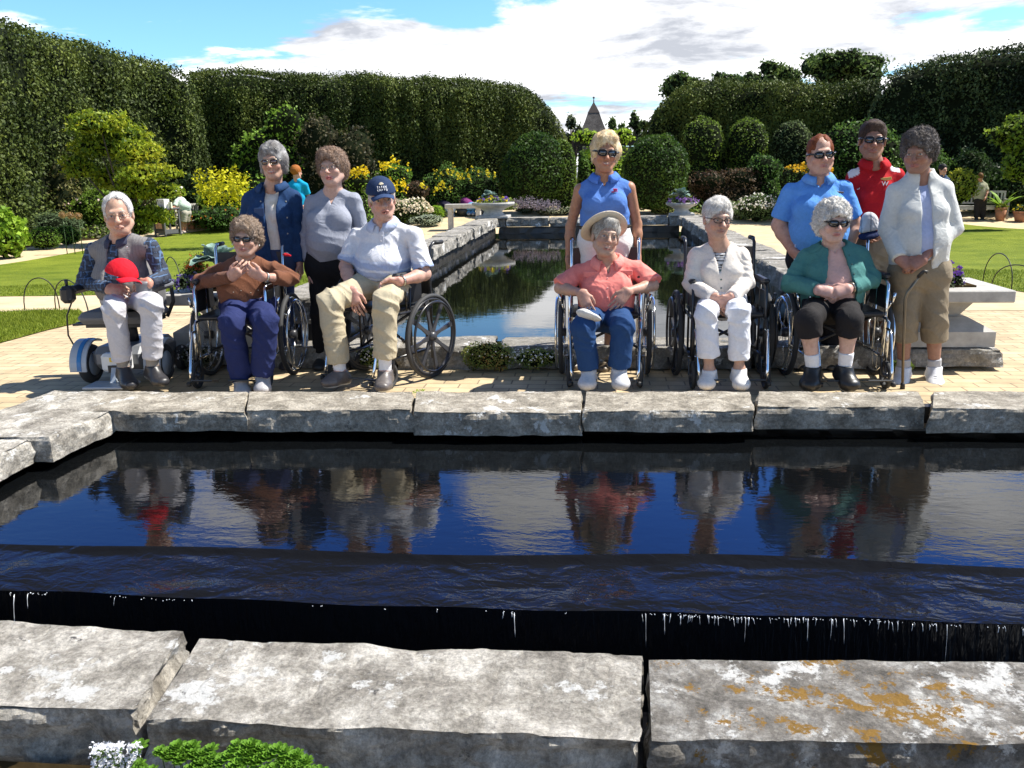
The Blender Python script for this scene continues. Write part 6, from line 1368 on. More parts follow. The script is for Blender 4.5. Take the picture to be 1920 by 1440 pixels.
# ------------------------------------------------------------------ wheelchairs
CHROME = plain('chrome',(.75,.77,.80),rough=.12,metal=1); BLKM = plain('black_frame',(.015,.015,.017),rough=.3,spec=.6); TYRE = plain('tyre',(.035,.035,.036),rough=.75); VINYL = plain('black_vinyl',(.014,.014,.016),rough=.4,spec=.5,bump=.3,bscale=120); MAG = plain('mag_wheel',(.045,.045,.05),rough=.35,spec=.5); GRIP = plain('grip',(.02,.02,.02),rough=.6)
BLUEV = plain('blue_vinyl',(.03,.05,.12),rough=.4)
def wheelchair(label, loc, rz, frame=CHROME, spokes='mag', w=.44, seat_z=.50, arm_z=.73, seatm=VINYL, foot=True, foot_y=-.52, s=1.0, casters=True, handrim=None):
    r = empty('wheelchair', loc, rz=rz, label=label, cat='wheelchair', group=None); r.scale = (s,s,s)
    hw = w/2
    for sx in (-1,1):
        X = sx*(hw+.065); c = (X,.10,.305)
        m = MB(); m.torus(c,.290,.0155,n=56,m=10,sx=1.15); t = m.build('wheel', TYRE, r)
        m = MB(); m.torus(c,.270,.009,n=48,m=6,sx=1.4); m.build('rim', MAG if spokes == 'mag' else CHROME, t)
        m = MB(); m.torus((X+sx*.035,.10,.305),.250,.009,n=48,m=8)
        for k in range(6): a = k*1.047+.3; m.tube([(X+sx*.035,.10+.25*math.cos(a),.305+.25*math.sin(a)),(X+sx*.01,.10+.266*math.cos(a),.305+.266*math.sin(a))],.004,n=5)
        m.build('handrim', handrim or (BLKM if frame is BLKM else CHROME), t)
        m = MB(); m.lathe(c,[(.001,-.03),(.030,-.03),(.034,0),(.030,.03),(.001,.03)],n=16,R=Ry(math.pi/2)); m.build('hub', MAG, t)
        m = MB()
        if spokes == 'mag':
            for k in range(8):
                a = k*math.pi/4+.2; d = np.array([0,math.cos(a),math.sin(a)]); q = np.array([0,-math.sin(a),math.cos(a)]); ca = np.array(c)
                V = []
                for (rr,ww) in ((.025,.020),(.12,.011),(.268,.019)):
                    for e1 in (-1,1):
                        for e2 in (-1,1): V.append(ca+d*rr+q*ww*e1+np.array([.007*e2,0,0]))
                for k2 in (0,4): m.add([V[k2+i] for i in range(8)],[(0,1,3,2),(4,6,7,5),(0,4,5,1),(2,3,7,6),(0,2,6,4),(1,5,7,3)])
        else:
            for k in range(24): a = k*math.pi/12; e = (-1)**k*.02; m.tube([(X+e,.10+.028*math.cos(a),.305+.028*math.sin(a)),(X,.10+.268*math.cos(a+.25*(-1)**(k//2)),.305+.268*math.sin(a+.25*(-1)**(k//2)))],.0013,n=4)
        m.build('spokes', MAG if spokes == 'mag' else CHROME, t)
        # side frame
        m = MB(); R_ = .0115; x = sx*hw
        m.tube([(x,.20,.12),(x,.20,.70),(x,.22,.93),(x,.26,.955),(x,.34,.955)],R_,n=10); m.build('back_post', frame, r)
        m = MB(); m.tube([(x,.27,.955),(x,.37,.955)],.016,n=10); m.build('push_handle', GRIP, r)
        m = MB(); m.tube([(x,.20,seat_z-.04),(x,-.26,seat_z-.04),(x,-.30,seat_z-.06),(x,-.31,.19)],R_,n=10); m.tube([(x,.20,.20),(x,-.30,.20)],R_,n=8); m.tube([(x,-.24,.20),(x,-.24,arm_z-.05),(x,-.20,arm_z-.02),(x,.12,arm_z-.02),(x,.19,arm_z-.06)],R_,n=10); m.tube([(x,-.05,.20),(x,-.05,arm_z-.03)],.008,n=8); m.build('side_frame', frame, r)
        m = MB(); m.box((x,-.06,(seat_z+arm_z)/2-.02),(.008,.30,arm_z-seat_z-.08),bev=.003); m.build('side_panel', VINYL, r)
        m = MB(); m.box((x,-.07,arm_z+.005),(.052,.30,.034),bev=.013); m.build('armrest', VINYL, r)
        m = MB(); m.tube([(x+sx*.035,-.14,seat_z-.02),(x+sx*.06,-.17,seat_z+.07)],.007,n=6); m.tube([(x+sx*.06,-.17,seat_z+.05),(x+sx*.07,-.18,seat_z+.12)],.012,n=8); m.build('brake_lever', frame, r)
        if casters:
            cx = sx*(hw+.0); cy = -.33; rr = .095
            m = MB(); m.torus((cx,cy,rr),rr-.016,.016,n=28,m=8); ct = m.build('caster', TYRE, r)
            m = MB(); 
            for k in range(6): a = k*1.047; m.tube([(cx,cy,rr),(cx,cy+(rr-.02)*math.cos(a),rr+(rr-.02)*math.sin(a))],.005,n=5)
            m.lathe((cx,cy,rr),[(.001,-.02),(.018,-.02),(.018,.02),(.001,.02)],n=12,R=Ry(math.pi/2)); m.build('caster_hub', MAG, ct)
            m = MB(); 
            for e in (-1,1): m.bar((cx+e*.028,cy,rr),(cx+e*.026,cy+.035,rr*2+.02),.006,.022,up=(0,1,0))
            m.box((cx,cy+.035,rr*2+.02),(.062,.03,.012)); m.tube([(cx,cy+.035,rr*2+.02),(cx,cy+.03,rr*2+.09)],.012,n=8); m.build('fork', BLKM, ct)
        if foot:
            m = MB(); m.tube([(x*.98,-.30,seat_z-.10),(x*.98,-.36,seat_z-.10),(x*.95,-.40,seat_z-.16),(x*.92,foot_y+.02,.16),(x*.90,foot_y,.105)],.0105,n=10); h = m.build('footrest_hanger', frame if frame is not BLKM else CHROME, r)
            m = MB(); m.box((sx*(hw*.52),foot_y,.095),(.15,.13,.012),R=Rx(-.25),bev=.004); m.build('footplate', BLKM, h)
            m = MB(); m.lathe((x*.93,foot_y-.02,.075),[(.001,-.018),(.017,-.012),(.017,.012),(.001,.018)],n=10); m.build('bumper', GRIP, h)
    m = MB(); m.tube([(-hw,-.05,.21),(hw,-.05,seat_z-.05)],.010,n=8); m.tube([(hw,.0,.21),(-hw,.0,seat_z-.05)],.010,n=8); m.build('cross_brace', BLKM, r)
    m = MB(); m.box((0,-.05,seat_z-.015),(w-.02,.42,.035),bev=.012); m.build('seat', seatm, r)
    m = MB(); V = []; n_ = 9
    for i in range(n_):
        u = i/(n_-1)*2-1; 
        for z_ in (seat_z+.05,.90): V += [(u*hw,.205+.045*(1-u*u)+(z_-.7)*.05,z_),(u*hw,.215+.045*(1-u*u)+(z_-.7)*.05,z_)]
    F_ = []
    for i in range(n_-1): b=i*4; F_ += [(b,b+4,b+6,b+2),(b+1,b+3,b+7,b+5),(b,b+1,b+5,b+4),(b+2,b+6,b+7,b+3)]
    F_ += [(0,2,3,1),((n_-1)*4,(n_-1)*4+1,(n_-1)*4+3,(n_-1)*4+2)]; m.add(V,F_,False); m.build('backrest', seatm, r)
    return r
def chair_at(px, Y): q = P(px, 700, Y); return (q[0], Y, 0.0)
wheelchair('chrome wheelchair carrying the woman in the brown sweater', chair_at(468,5.92), math.radians(3), spokes='wire', w=.50, foot_y=-.50)
wheelchair('black broad spoked wheelchair turned left under the man in the navy cap', chair_at(735,5.98), math.radians(-24), frame=BLKM, w=.46, seat_z=.54, arm_z=.76, foot_y=-.48)
wheelchair('chrome wheelchair carrying the woman in the coral shirt', chair_at(1133,6.02), math.radians(0), spokes='wire', w=.48, foot_y=-.52)
wheelchair('black wheelchair with chrome footrests carrying the woman dressed in white', chair_at(1350,6.0), math.radians(2), frame=BLKM, w=.48, arm_z=.70, foot_y=-.48)
wheelchair('chrome wheelchair carrying the woman in the teal cardigan', chair_at(1560,6.02), math.radians(2), spokes='wire', w=.49, foot_y=-.50)
# ---- powered chair
q = chair_at(248,5.80); r = empty('power_chair', q, rz=math.radians(4), label='grey powered chair with blue striped wheels carrying the old man with the red cap', cat='power chair')
PGR = plain('pc_grey',(.16,.165,.175),rough=.4,spec=.5); PLG = plain('pc_light',(.38,.42,.47),rough=.3,spec=.5); PBL = plain('pc_blue',(.03,.17,.42),rough=.3); PDK = plain('pc_dark',(.02,.02,.022),rough=.5); PGC = plain('pc_fabric',(.15,.15,.155),rough=.8,bump=.4,bscale=200)
m = MB(); m.box((0,.10,.20),(.40,.58,.17),bev=.05); b0 = m.build('base', PGR, r)
m = MB(); m.box((.02,-.235,.19),(.20,.09,.13),bev=.02); m.build('battery_cover', plain('pc_white',(.72,.72,.70),rough=.4), b0)
m = MB(); m.box((.02,-.283,.215),(.06,.004,.03)); m.build('sticker', plain('pc_yellow',(.75,.55,.05)), b0)
m = MB(); m.box((.02,-.285,.15),(.09,.006,.05)); m.build('socket', PDK, b0)
for sx in (-1,1):
    c = (sx*.265,-.06,.145); m = MB(); m.torus(c,.108,.036,n=32,m=10,sx=1.1); wl = m.build('drive_wheel', TYRE, r)
    m = MB(); m.lathe(c,[(.001,-.03),(.10,-.03),(.10,.03),(.001,.03)],n=20,R=Ry(math.pi/2)); m.build('hub', PLG, wl)
    m = MB(); m.torus((sx*.235,.34,.10),.07,.03,n=24,m=8); m.build('rear_wheel', TYRE, r)
    m = MB(); n_=12; V=[]
    for i in range(n_+1):
        a = math.radians(-8+128*i/n_); 
        for X in (sx*.205,sx*.325): V += [(X,c[1]-.170*math.cos(a),c[2]+.170*math.sin(a)),(X,c[1]-.182*math.cos(a),c[2]+.182*math.sin(a))]
    F_=[]
    for i in range(n_): b=i*4; F_ += [(b,b+2,b+6,b+4),(b+1,b+5,b+7,b+3),(b,b+4,b+5,b+1),(b+2,b+3,b+7,b+6)]
    F_ += [(0,1,3,2),(n_*4,n_*4+2,n_*4+3,n_*4+1)]; m.add(V,F_); fd = m.build('fender', PLG, r)
    m = MB(); V=[]
    for i in range(n_+1):
        a = math.radians(-6+124*i/n_)
        for X in (sx*.240,sx*.270): V += [(X,c[1]-.181*math.cos(a),c[2]+.181*math.sin(a)),(X,c[1]-.186*math.cos(a),c[2]+.186*math.sin(a))]
    m.add(V,F_); m.build('stripe', PBL, fd)
m = MB(); m.tube([(0,.08,.26),(0,.05,.44)],.045,n=12); m.build('post', PDK, r)
m = MB(); m.box((0,.02,.44),(.40,.40,.03)); m.build('seat_pan', PDK, r)
m = MB(); m.box((0,.0,.495),(.48,.46,.085),bev=.035); m.build('seat', PGC, r)
m = MB(); m.box((0,.27,.72),(.40,.09,.44),R=Rx(-.10),bev=.035); m.build('backrest', PGC, r)
m = MB(); m.bar((-.25,.10,.44),(-.36,.0,.43),.03,.012); m.bar((-.33,-.1,.435),(-.15,-.1,.445),.03,.014); m.build('bracket', PDK, r)
for sx in (-1,1):
    m = MB(); m.tube([(sx*.22,.20,.44),(sx*.27,.22,.55),(sx*.275,.20,.66)],.014,n=8); m.build('arm_tube', PDK, r)
    m = MB(); m.box((sx*.275,.0,.69),(.075,.38,.06),bev=.024); m.build('armrest', PGR if sx > 0 else PDK, r)
m = MB(); m.box((-.29,-.19,.665),(.085,.10,.12),bev=.025); m.tube([(-.29,-.19,.72),(-.29,-.19,.77)],[.008,.014],n=8); m.build('joystick', PDK, r)
m = MB(); m.lathe((.285,-.26,.60),[(.046,0),(.052,.10),(.052,.13),(.055,.132),(.055,.155),(.045,.16)],n=20); m.build('cup_holder', PGR, r)
m = MB(); m.tube([(.28,-.20,.62),(.29,-.21,.52),(.30,-.22,.44)],[.022,.035,.030],n=12); m.build('strap_pouch', PDK, r)
m = MB(); m.tube([(-.30,-.12,.62),(-.37,-.10,.50),(-.38,-.10,.36),(-.33,-.10,.24),(-.22,-.08,.22)],.006,n=6); m.build('cable', PDK, r)
m = MB(); m.box((.03,-.37,.055),(.32,.20,.018),bev=.006); m.bar((.02,-.26,.20),(.02,-.32,.06),.04,.02,up=(0,1,0)); m.build('footplate', PLG, r)
# ------------------------------------------------------------------ the people
def V3(*a): return np.array(a, float)
def body_and(p): p.body(); return p
def stripes(f): return f
SK_L = (.52,.30,.22); SK_P = (.50,.27,.20); SK_T = (.42,.20,.12); SK_D = (.36,.17,.11)
SOCKW = (.72,.72,.74)
def belt(p, col=(.03,.02,.015), dz=.075):
    f = p.field(.007); j = p.J; c = j['pel']+p.up*dz; f.cone(c, c+p.up*.03, p.dp+.020, p.dp+.020, k=.01, w=p.lat, ws=(p.W+.02)/(p.dp+.02), flat=True, flat0=True)
    finish(f, 'belt', LEATH, p.root, p.bl, col)
def collar(p, col, r=.066, h=.030, open_=.35, dz=.0, tilt=.5, mat=None, name='collar'):
    """a folded shirt collar: a flared band round the neck, open at the front"""
    n0 = p.J['neck']+p.up*(.022+dz)+p.fw*.012; V = []; Fa = []; n_ = 22; a0 = open_; h = h*.62; rows = [(-.004,-.006,.0),(.002,h*.9,-.004),(.010,h*1.0,.0),(.024,h*.25,.010),(.040,-h*.95,.016)]
    for i in range(n_+1):
        a = a0+(2*math.pi-2*a0)*i/n_; fr = max(0,math.cos(a)); d = p.fw*math.cos(a)+p.lat*math.sin(a)
        for (o_,z,e) in rows:
            drop = -.018*fr-(.030*fr*(1 if z < 0 else .3)); V.append(n0+d*(r+o_)*(1+.12*abs(math.sin(a)))+p.up*(z+drop))
    m = len(rows); Fa = [(i*m+k,(i+1)*m+k,(i+1)*m+k+1,i*m+k+1) for i in range(n_) for k in range(m-1)]
    V = np.array(V); V2 = V-np.array(p.up)*.0035+0; o = mesh_obj(name, np.array(V)-p.bl, Fa, mat or CLOTH, p.root, np.tile(np.array(col),(len(V),1)), smooth=True)
    s_ = o.modifiers.new('thickness','SOLIDIFY'); s_.thickness = .005; s_.offset = 0
    return o
def buttons(p, pts, r=.005, col=(.6,.6,.62), name='button'):
    m = plain('button_mat' if 'button_mat' not in bpy.data.materials else 'button_mat_b', col, rough=.3)
    for q in pts: b = MB(); b.lathe(q-p.bl,[(.0005,-.0015),(r,-.001),(r,.001),(.0005,.0018)],n=10,R=Rx(math.pi/2)); b.build(name, m, p.root)

# --- P1: old man, grey knitted vest over a plaid shirt
p1 = Person('old man in grey knit vest and blue plaid shirt seated in the powered chair', 5.80, (-2.98,5.8), dict(
  head=(222,402,-.06), neck=(226,450,0), shA=(176,466,.02), shB=(281,458,-.02), elA=(158,528,-.02), elB=(306,520,-.02), wrA=(205,541,-.24), wrB=(279,530,-.24),
  pel=(236,556,.06), hipA=(222,560,.0), hipB=(258,558,.0), knA=(214,580,-.42), knB=(283,572,-.42), anA=(232,690,-.36), anB=(286,688,-.36), toA=(247,722,-.46), toB=(306,716,-.44)),
  head=(24,4,-4), hs=1.16, w=.175, dp=.13, belly=.05, arm=1.12, leg=.95, skin=(.49,.30,.215), hands=1.08, neckw=1.1,
  handA=dict(d=(1,-.15,-.35), n=(0,.6,-.8), u=(.2,.5,.7), curl=.55), handB=dict(d=(-1,-.1,-.45), n=(0,.6,-.8), u=(0,.4,.9), curl=.6),
  face=dict(jowl=1.08, nose=1.25, smile=-.4, brow=(.45,.42,.38), lip=(.42,.16,.13), lipw=.5)); p1.body()
def plaid(c0, c1, c2, sc, Rt):
    def f(V):
        q = (V-Rt[0])@Rt[1].T; a = q[:,0]/sc; b_ = q[:,2]/sc
        la = (np.mod(a,1) < .38).astype(float); lb = (np.mod(b_,1) < .38).astype(float); t1 = (np.abs(np.mod(a+.3,1)-.5) < .06); t2 = (np.abs(np.mod(b_+.3,1)-.5) < .06)
        C = np.array(c0)[None,:]*np.ones((len(V),1)); k = (la+lb)[:,None]*.5; C = C*(1-k)+np.array(c1)*k; C[t1|t2] = c2; return C
    return f
p1.shirt('shirt', plaid((.050,.060,.085),(.014,.016,.028),(.10,.17,.30),.040,(p1.J['neck'],Ry(.1))), g=.016, gs=.020, cuff=.016, sleeves=(2,1.96), neck=.060, amp=.008, seed=1, wl=.06)
f = p1.field(.0075); p1.torso(f, .026); f.half(p1.J['pel']-p1.up*.0, -p1.up); p1.neckhole(f,.085,.0,.03); p1.opening(f,.035,.075,0,.0,shift=-.005)
for q in 'AB':
    c = p1.J['sh'+q]; nn = nrm((p1.J['sh'+q]-p1.J['neck'])*V3(1,1,.2)); f.half(c+nn*.052, nn)
def ribs(V): q = (V-p1.J['neck']); return np.array((.215,.205,.205))[None,:]*(1-.18*(np.mod(q[:,0]*42,1) < .2))[:,None]
finish(f,'vest',KNIT,p1.root,p1.bl,ribs,.006,[(p1.J['elA'],.1,1)],3,.08)
collar(p1,(.05,.055,.09),r=.062,h=.028,open_=.3)
buttons(p1,[P(238,463,5.625),P(242,490,5.60),P(246,515,5.59)])
p1.pants('trousers',(.50,.49,.52),g=.018,t=(1.86,1.84),g2=.030,amp=.012,seed=5)
p1.shoes((.03,.028,.03),sock=(.26,.24,.215),sockh=.16,sole=(.06,.06,.06))
hair_mesh(p1.hc,p1.HR,p1.hs,dict(style='thin',th=.010,col=(.50,.48,.46),col2=(.66,.64,.62),curl=0,strands=350),p1.root,p1.bl)
glasses(p1.hc,p1.HR,p1.hs,'wire',p1.root,p1.bl)

# --- P2: brown sweater
p2 = Person('curly haired woman in brown sweater and navy trousers with her hands clasped at her chest', 5.86, (-2.32,5.8), dict(
  head=(461,446,-.06), neck=(460,490,0), shA=(410,505,.02), shB=(514,500,.02), elA=(374,530,-.06), elB=(548,523,-.06), wrA=(433,519,-.27), wrB=(492,519,-.27),
  pel=(464,566,.04), hipA=(447,572,.0), hipB=(483,572,.0), knA=(434,606,-.44), knB=(498,604,-.44), anA=(452,712,-.40), anB=(492,708,-.40), toA=(456,738,-.50), toB=(492,731,-.50)),
  head=(6,2,3), hs=1.06, w=.175, dp=.13, belly=.07, bust=1.1, arm=1.0, leg=1.12, skin=(.49,.30,.22),
  handA=dict(d=(.9,-.2,.55), n=(0,1,-.3), u=(0,-.3,.9), curl=.7), handB=dict(d=(-.9,-.2,.45), n=(0,1,-.2), u=(0,-.3,.9), curl=.75),
  face=dict(jowl=1.10, smile=.6, lip=(.45,.15,.14), brow=(.3,.22,.17))); p2.body()
p2.shirt('sweater',(.165,.068,.038),KNIT,g=.016,gs=.022,cuff=.022,sleeves=(2,1.62),neck=.056,amp=.012,seed=4,wl=.07)
p2.pants('trousers',(.018,.026,.095),g=.018,t=(1.98,1.94),g2=.036,amp=.012,seed=7)
p2.shoes((.40,.39,.40),sock=SOCKW,sockh=.05,sole=(.65,.65,.65))
hair_mesh(p2.hc,p2.HR,p2.hs,dict(style='big',th=.023,col=(.20,.14,.095),col2=(.33,.26,.21),curl=1.0,strands=1500),p2.root,p2.bl)
glasses(p2.hc,p2.HR,p2.hs,'sun',p2.root,p2.bl)
for q in (-1,1):
    m = MB(); e = p2.hc+p2.HR@(V3(q*.088,-.008,-.045)*p2.hs)-p2.bl; m.lathe(e,[(.001,-.006),(.006,0),(.001,.006)],n=10); m.build('earring',plain('pearl',(.8,.78,.72),rough=.2),p2.root)
def wrist_band(p,q,col=(.6,.58,.5),name='watch',metal=1,t=.88):
    e,w = p.J['el'+q],p.J['wr'+q]; c = e+(w-e)*t; m = MB(); m.torus(c-p.bl,.030*p.ar,.005,axis=w-e,n=24,m=6,sx=1.6); o = m.build(name,plain('band_'+name+q+str(len(bpy.data.materials)),col,rough=.3,metal=metal),p.root)
    m = MB(); d = nrm(np.cross(w-e,(1,0,0))); d = d if d[1] < 0 else -d; m.box(c-p.bl+d*.031*p.ar,(.022,.012,.022),bev=.004); m.build('dial',LENS,o)
wrist_band(p2,'B')

# --- P3: denim jacket
p3 = Person('grey bobbed woman in amber sunglasses and denim jacket behind the brown sweater', 6.28, (-2.1,6.3), dict(
  head=(512,303,-.04), neck=(512,352,0), shA=(470,372,.0), shB=(549,368,.0), elA=(460,428,.02), elB=(557,428,.02), wrA=(472,484,-.08), wrB=(562,492,-.02),
  pel=(512,486,0), hipA=(496,492,0), hipB=(530,492,0), knA=(494,580,-.02), knB=(532,580,.0), anA=(494,668,.02), anB=(534,668,.02), toA=(490,690,-.10), toB=(538,690,-.10)),
  head=(5,2,-2), hs=1.08, w=.16, dp=.115, bust=.85, skin=(.46,.28,.205), handB=dict(d=(.05,-.05,-1), n=(-1,0,0), u=(0,-1,0), curl=.4), handA=dict(d=(.3,-.3,-1), n=(1,0,0), u=(0,-1,0), curl=.4),
  face=dict(smile=.6, teeth=True, lip=(.45,.14,.13), nose=1.0)); p3.body()
p3.shirt('t_shirt',lambda V: np.array((.66,.62,.57))[None,:]*(1-.35*np.clip(vnoise(V*28,3),0,1)[:,None]*np.array([.1,.3,.7])*(V[:,2]<1.33)[:,None]),g=.010,sleeves=(.5,.5),neck=.072,amp=.004,seed=9)
DENIM = attrmat('denim',rough=.85,spec=.2,bump=.6,bscale=700,bdist=.002,var=.25,vscale=25)
f = p3.field(.0075); p3.torso(f,.034); p3.arm(f,'A',.028,2,.026); p3.arm(f,'B',.028,2,.026); f.half(p3.J['pel']-p3.up*.01,-p3.up); p3.neckhole(f,.080,.0,.03); p3.opening(f,.055,.030,0,.0,shift=.01)
finish(f,'denim_jacket',DENIM,p3.root,p3.bl,(.014,.042,.115),.010,[(p3.J['elA'],.1,1),(p3.J['elB'],.1,1),(p3.J['pel'],.15,.8)],12,.10,axis=(1.6,.5,.7))
collar(p3,(.018,.05,.13),r=.072,h=.030,open_=.55,mat=DENIM)
p3.pants('jeans',(.03,.045,.10),g=.016,t=(1.97,1.97),g2=.03,seed=8); p3.shoes((.05,.04,.04))
hair_mesh(p3.hc,p3.HR,p3.hs,dict(style='bob',th=.018,col=(.13,.12,.115),col2=(.36,.35,.34),strands=500),p3.root,p3.bl)
glasses(p3.hc,p3.HR,p3.hs,'amber',p3.root,p3.bl)

# --- P4: grey top
p4 = Person('fluffy haired woman in light grey henley top standing beside the navy cap', 6.25, (-1.8,6.2), dict(
  head=(622,315,-.04), neck=(624,360,0), shA=(584,376,.0), shB=(665,372,.0), elA=(575,440,.02), elB=(680,436,.02), wrA=(582,508,-.03), wrB=(678,500,.0),
  pel=(620,494,0), hipA=(604,500,0), hipB=(640,500,0), knA=(602,585,-.02), knB=(640,585,.0), anA=(602,668,.02), anB=(640,668,.02), toA=(598,690,-.10), toB=(644,690,-.10)),
  head=(-2,-2,-5), hs=1.08, w=.165, dp=.12, belly=.055, bust=1.15, arm=1.0, leg=1.05, skin=(.52,.33,.26), handA=dict(d=(.02,-.1,-1), n=(1,.2,0), u=(.1,-1,0), curl=.45),
  face=dict(jowl=1.1, smile=.2, mouth=.3, lip=(.5,.10,.10), lipw=.9)); p4.body()
p4.shirt('henley_top',(.27,.285,.34),g=.013,gs=.018,cuff=.018,sleeves=(2,2),hem=(p4.J['pel']+p4.up*.0,-p4.up),neck=.072,v=(.12,.042,.02),amp=.010,seed=14,wl=.09,axis=(.5,.5,1.9))
p4.pants('trousers',(.010,.010,.012),g=.018,seed=4); p4.shoes((.03,.03,.03))
hair_mesh(p4.hc,p4.HR,p4.hs,dict(style='big',th=.024,col=(.19,.12,.08),col2=(.30,.22,.175),curl=.9,strands=1700),p4.root,p4.bl)
glasses(p4.hc,p4.HR,p4.hs,'wire',p4.root,p4.bl)

# --- P5: man in navy cap
p5 = Person('man in navy cap white polo and khaki trousers in a black wheelchair', 5.92, (-1.35,5.9), dict(
  head=(716,374,-.08), neck=(720,420,0), shA=(668,440,.06), shB=(777,436,-.02), elA=(648,500,.0), elB=(796,514,-.06), wrA=(659,545,-.26), wrB=(748,528,-.27),
  pel=(722,518,.06), hipA=(700,530,.0), hipB=(744,532,.0), knA=(618,566,-.36), knB=(722,566,-.44), anA=(638,698,-.36), anB=(722,697,-.42), toA=(612,718,-.46), toB=(716,726,-.56)),
  head=(20,3,-5), hs=1.12, w=.185, dp=.135, belly=.06, arm=1.15, leg=1.02, skin=(.52,.31,.24), hands=1.12, neckw=1.1,
  handA=dict(d=(.35,-.25,-1), n=(.2,.9,-.2), u=(.9,-.1,.3), curl=.35), handB=dict(d=(-1,-.2,-.12), n=(.0,.5,-.8), u=(.1,-.6,.6), curl=.9),
  face=dict(jowl=1.0, nose=1.2, smile=-.1, mouth=.6, lip=(.48,.15,.12))); p5.body()
def polo_c(V):
    z = (V-p5.J['pel'])@p5.up; a = .16+.02*vnoise(V*8,3)+0*z; t = np.clip((z-a)/-.02,0,1)
    C = np.array((.66,.66,.70))[None,:]*(1-t[:,None])+np.array((.33,.40,.58))[None,:]*t[:,None]; s_ = (np.abs(np.mod(z*16,1)-.5) < .13)&(z < .17); C[s_] = (.55,.60,.72); return C
p5.shirt('polo_shirt',polo_c,g=.016,gs=.022,cuff=.032,sleeves=(.86,.86),hem=(p5.J['pel']+p5.up*.015,-p5.up),neck=.064,v=(.07,.022,.03),amp=.013,seed=16,wl=.085)
collar(p5,(.46,.52,.68),r=.066,h=.034,open_=.35)
buttons(p5,[P(716,442,5.655),P(714,452,5.65)])
p5.pants('trousers',(.46,.395,.275),g=.018,t=(1.86,1.80),g2=.040,amp=.015,seed=17,gk=.024)
p5.shoes((.115,.10,.095),sock=SOCKW,sockh=.15,sole=(.6,.6,.6),g=.013)
wrist_band(p5,'B')
hair_mesh(p5.hc,p5.HR,p5.hs,dict(style='under',th=.008,col=(.45,.40,.36),strands=200),p5.root,p5.bl)
def ball_cap(name, c, R, s, parent, bl, col, colb=None, th=.019, label=None, cat=None):
    T = lambda x,y,z: c+R@(V3(x,y,z)*s)
    f = Field(c-.26*s, c+.26*s, .005*s)
    f.ell(T(0,.014,.034), V3(.073+th,.092+th,.088+th)*s, k=.01, R=R)
    n_ = R@nrm(V3(0,.12,-1)); f.half(T(0,0,.040), n_)
    f.ell(T(0,.014,.028), V3(.073+th-.007,.092+th-.007,.088+th-.010)*s, k=.004, R=R, op='s')
    V, Fa = f.mesh(1); bm = []
    nb = len(V); W_ = .070; rows = 9; cols_ = 13; VV = []
    for i in range(rows):
        t = i/(rows-1)
        for j_ in range(cols_):
            u = (j_/(cols_-1)-.5)*2; x = u*W_*(1-.10*t*t); y = -.088-.0*t-.075*t*math.sqrt(max(0,1-(u*.97)**2))+.035*u*u*(1-t)*1.0; z = .042-.022*u*u-.016*t
            for e in (0,-.004): VV.append(T(x,y,z+e))
    VV = np.array(VV); Fb = []
    ix = lambda i,j_,e: nb+(i*cols_+j_)*2+e
    for i in range(rows-1):
        for j_ in range(cols_-1): Fb += [(ix(i,j_,0),ix(i+1,j_,0),ix(i+1,j_+1,0),ix(i,j_+1,0)),(ix(i,j_,1),ix(i,j_+1,1),ix(i+1,j_+1,1),ix(i+1,j_,1))]
    for j_ in range(cols_-1): Fb.append((ix(rows-1,j_,0),ix(rows-1,j_,1),ix(rows-1,j_+1,1),ix(rows-1,j_+1,0)))
    for i in range(rows-1): Fb += [(ix(i,0,0),ix(i,0,1),ix(i+1,0,1),ix(i+1,0,0)),(ix(i,cols_-1,0),ix(i+1,cols_-1,0),ix(i+1,cols_-1,1),ix(i,cols_-1,1))]
    o = mesh_obj(name, np.concatenate([V,VV])-bl, np.concatenate([Fa,np.array(Fb)]), CLOTH, parent, np.concatenate([np.tile(np.array(col),(len(V),1)),np.tile(np.array(colb or col),(len(VV),1))]), smooth=True)
    return o, T
cap, T = ball_cap('cap', p5.hc, p5.HR, p5.hs, p5.root, p5.bl, (.018,.035,.085), (.03,.055,.13))
THREAD = plain('white_thread',(.72,.72,.75),rough=.7)
s_ = p5.hs
def on_cap(x,z,e=.004):
    a,b_,c_ = .073+.019,.092+.019,.088+.019; y = -b_*math.sqrt(max(0,1-(x/a)**2-((z-.034)/c_)**2))+.014; return T(x,y-e,z)
def cap_letters(word, cx, cz, w, h, jag=0):
    m = MB(); n_ = len(word)
    G_ = {'T':[((0,1),(1,1)),((.5,1),(.5,0))],'I':[((.5,0),(.5,1))],'L':[((0,1),(0,0)),((0,0),(.9,0))],'U':[((0,1),(0,0)),((0,0),(1,0)),((1,0),(1,1))],'S':[((1,1),(0,1)),((0,1),(0,.5)),((0,.5),(1,.5)),((1,.5),(1,0)),((1,0),(0,0))],'A':[((0,0),(.5,1)),((.5,1),(1,0)),((.2,.4),(.8,.4))],'E':[((1,1),(0,1)),((0,1),(0,0)),((0,0),(1,0)),((0,.5),(.8,.5))],'N':[((0,0),(0,1)),((0,1),(1,0)),((1,0),(1,1))],'R':[((0,0),(0,1)),((0,1),(1,1)),((1,1),(1,.5)),((1,.5),(0,.5)),((.3,.5),(1,0))],'H':[((0,0),(0,1)),((1,0),(1,1)),((0,.5),(1,.5))]}
    cw = w/n_
    for i,ch in enumerate(word):
        for a,b_ in G_[ch]:
            pts = [on_cap(cx-w/2+cw*(i+.12+.70*(a[0]*(1-t)+b_[0]*t)), cz+h*((a[1]*(1-t)+b_[1]*t)-.5)-.9*(cx-w/2+cw*(i+.5))**2) for t in (0,.5,1)]; m.tube([q-p5.bl for q in pts],.0014*s_,n=5)
    return m
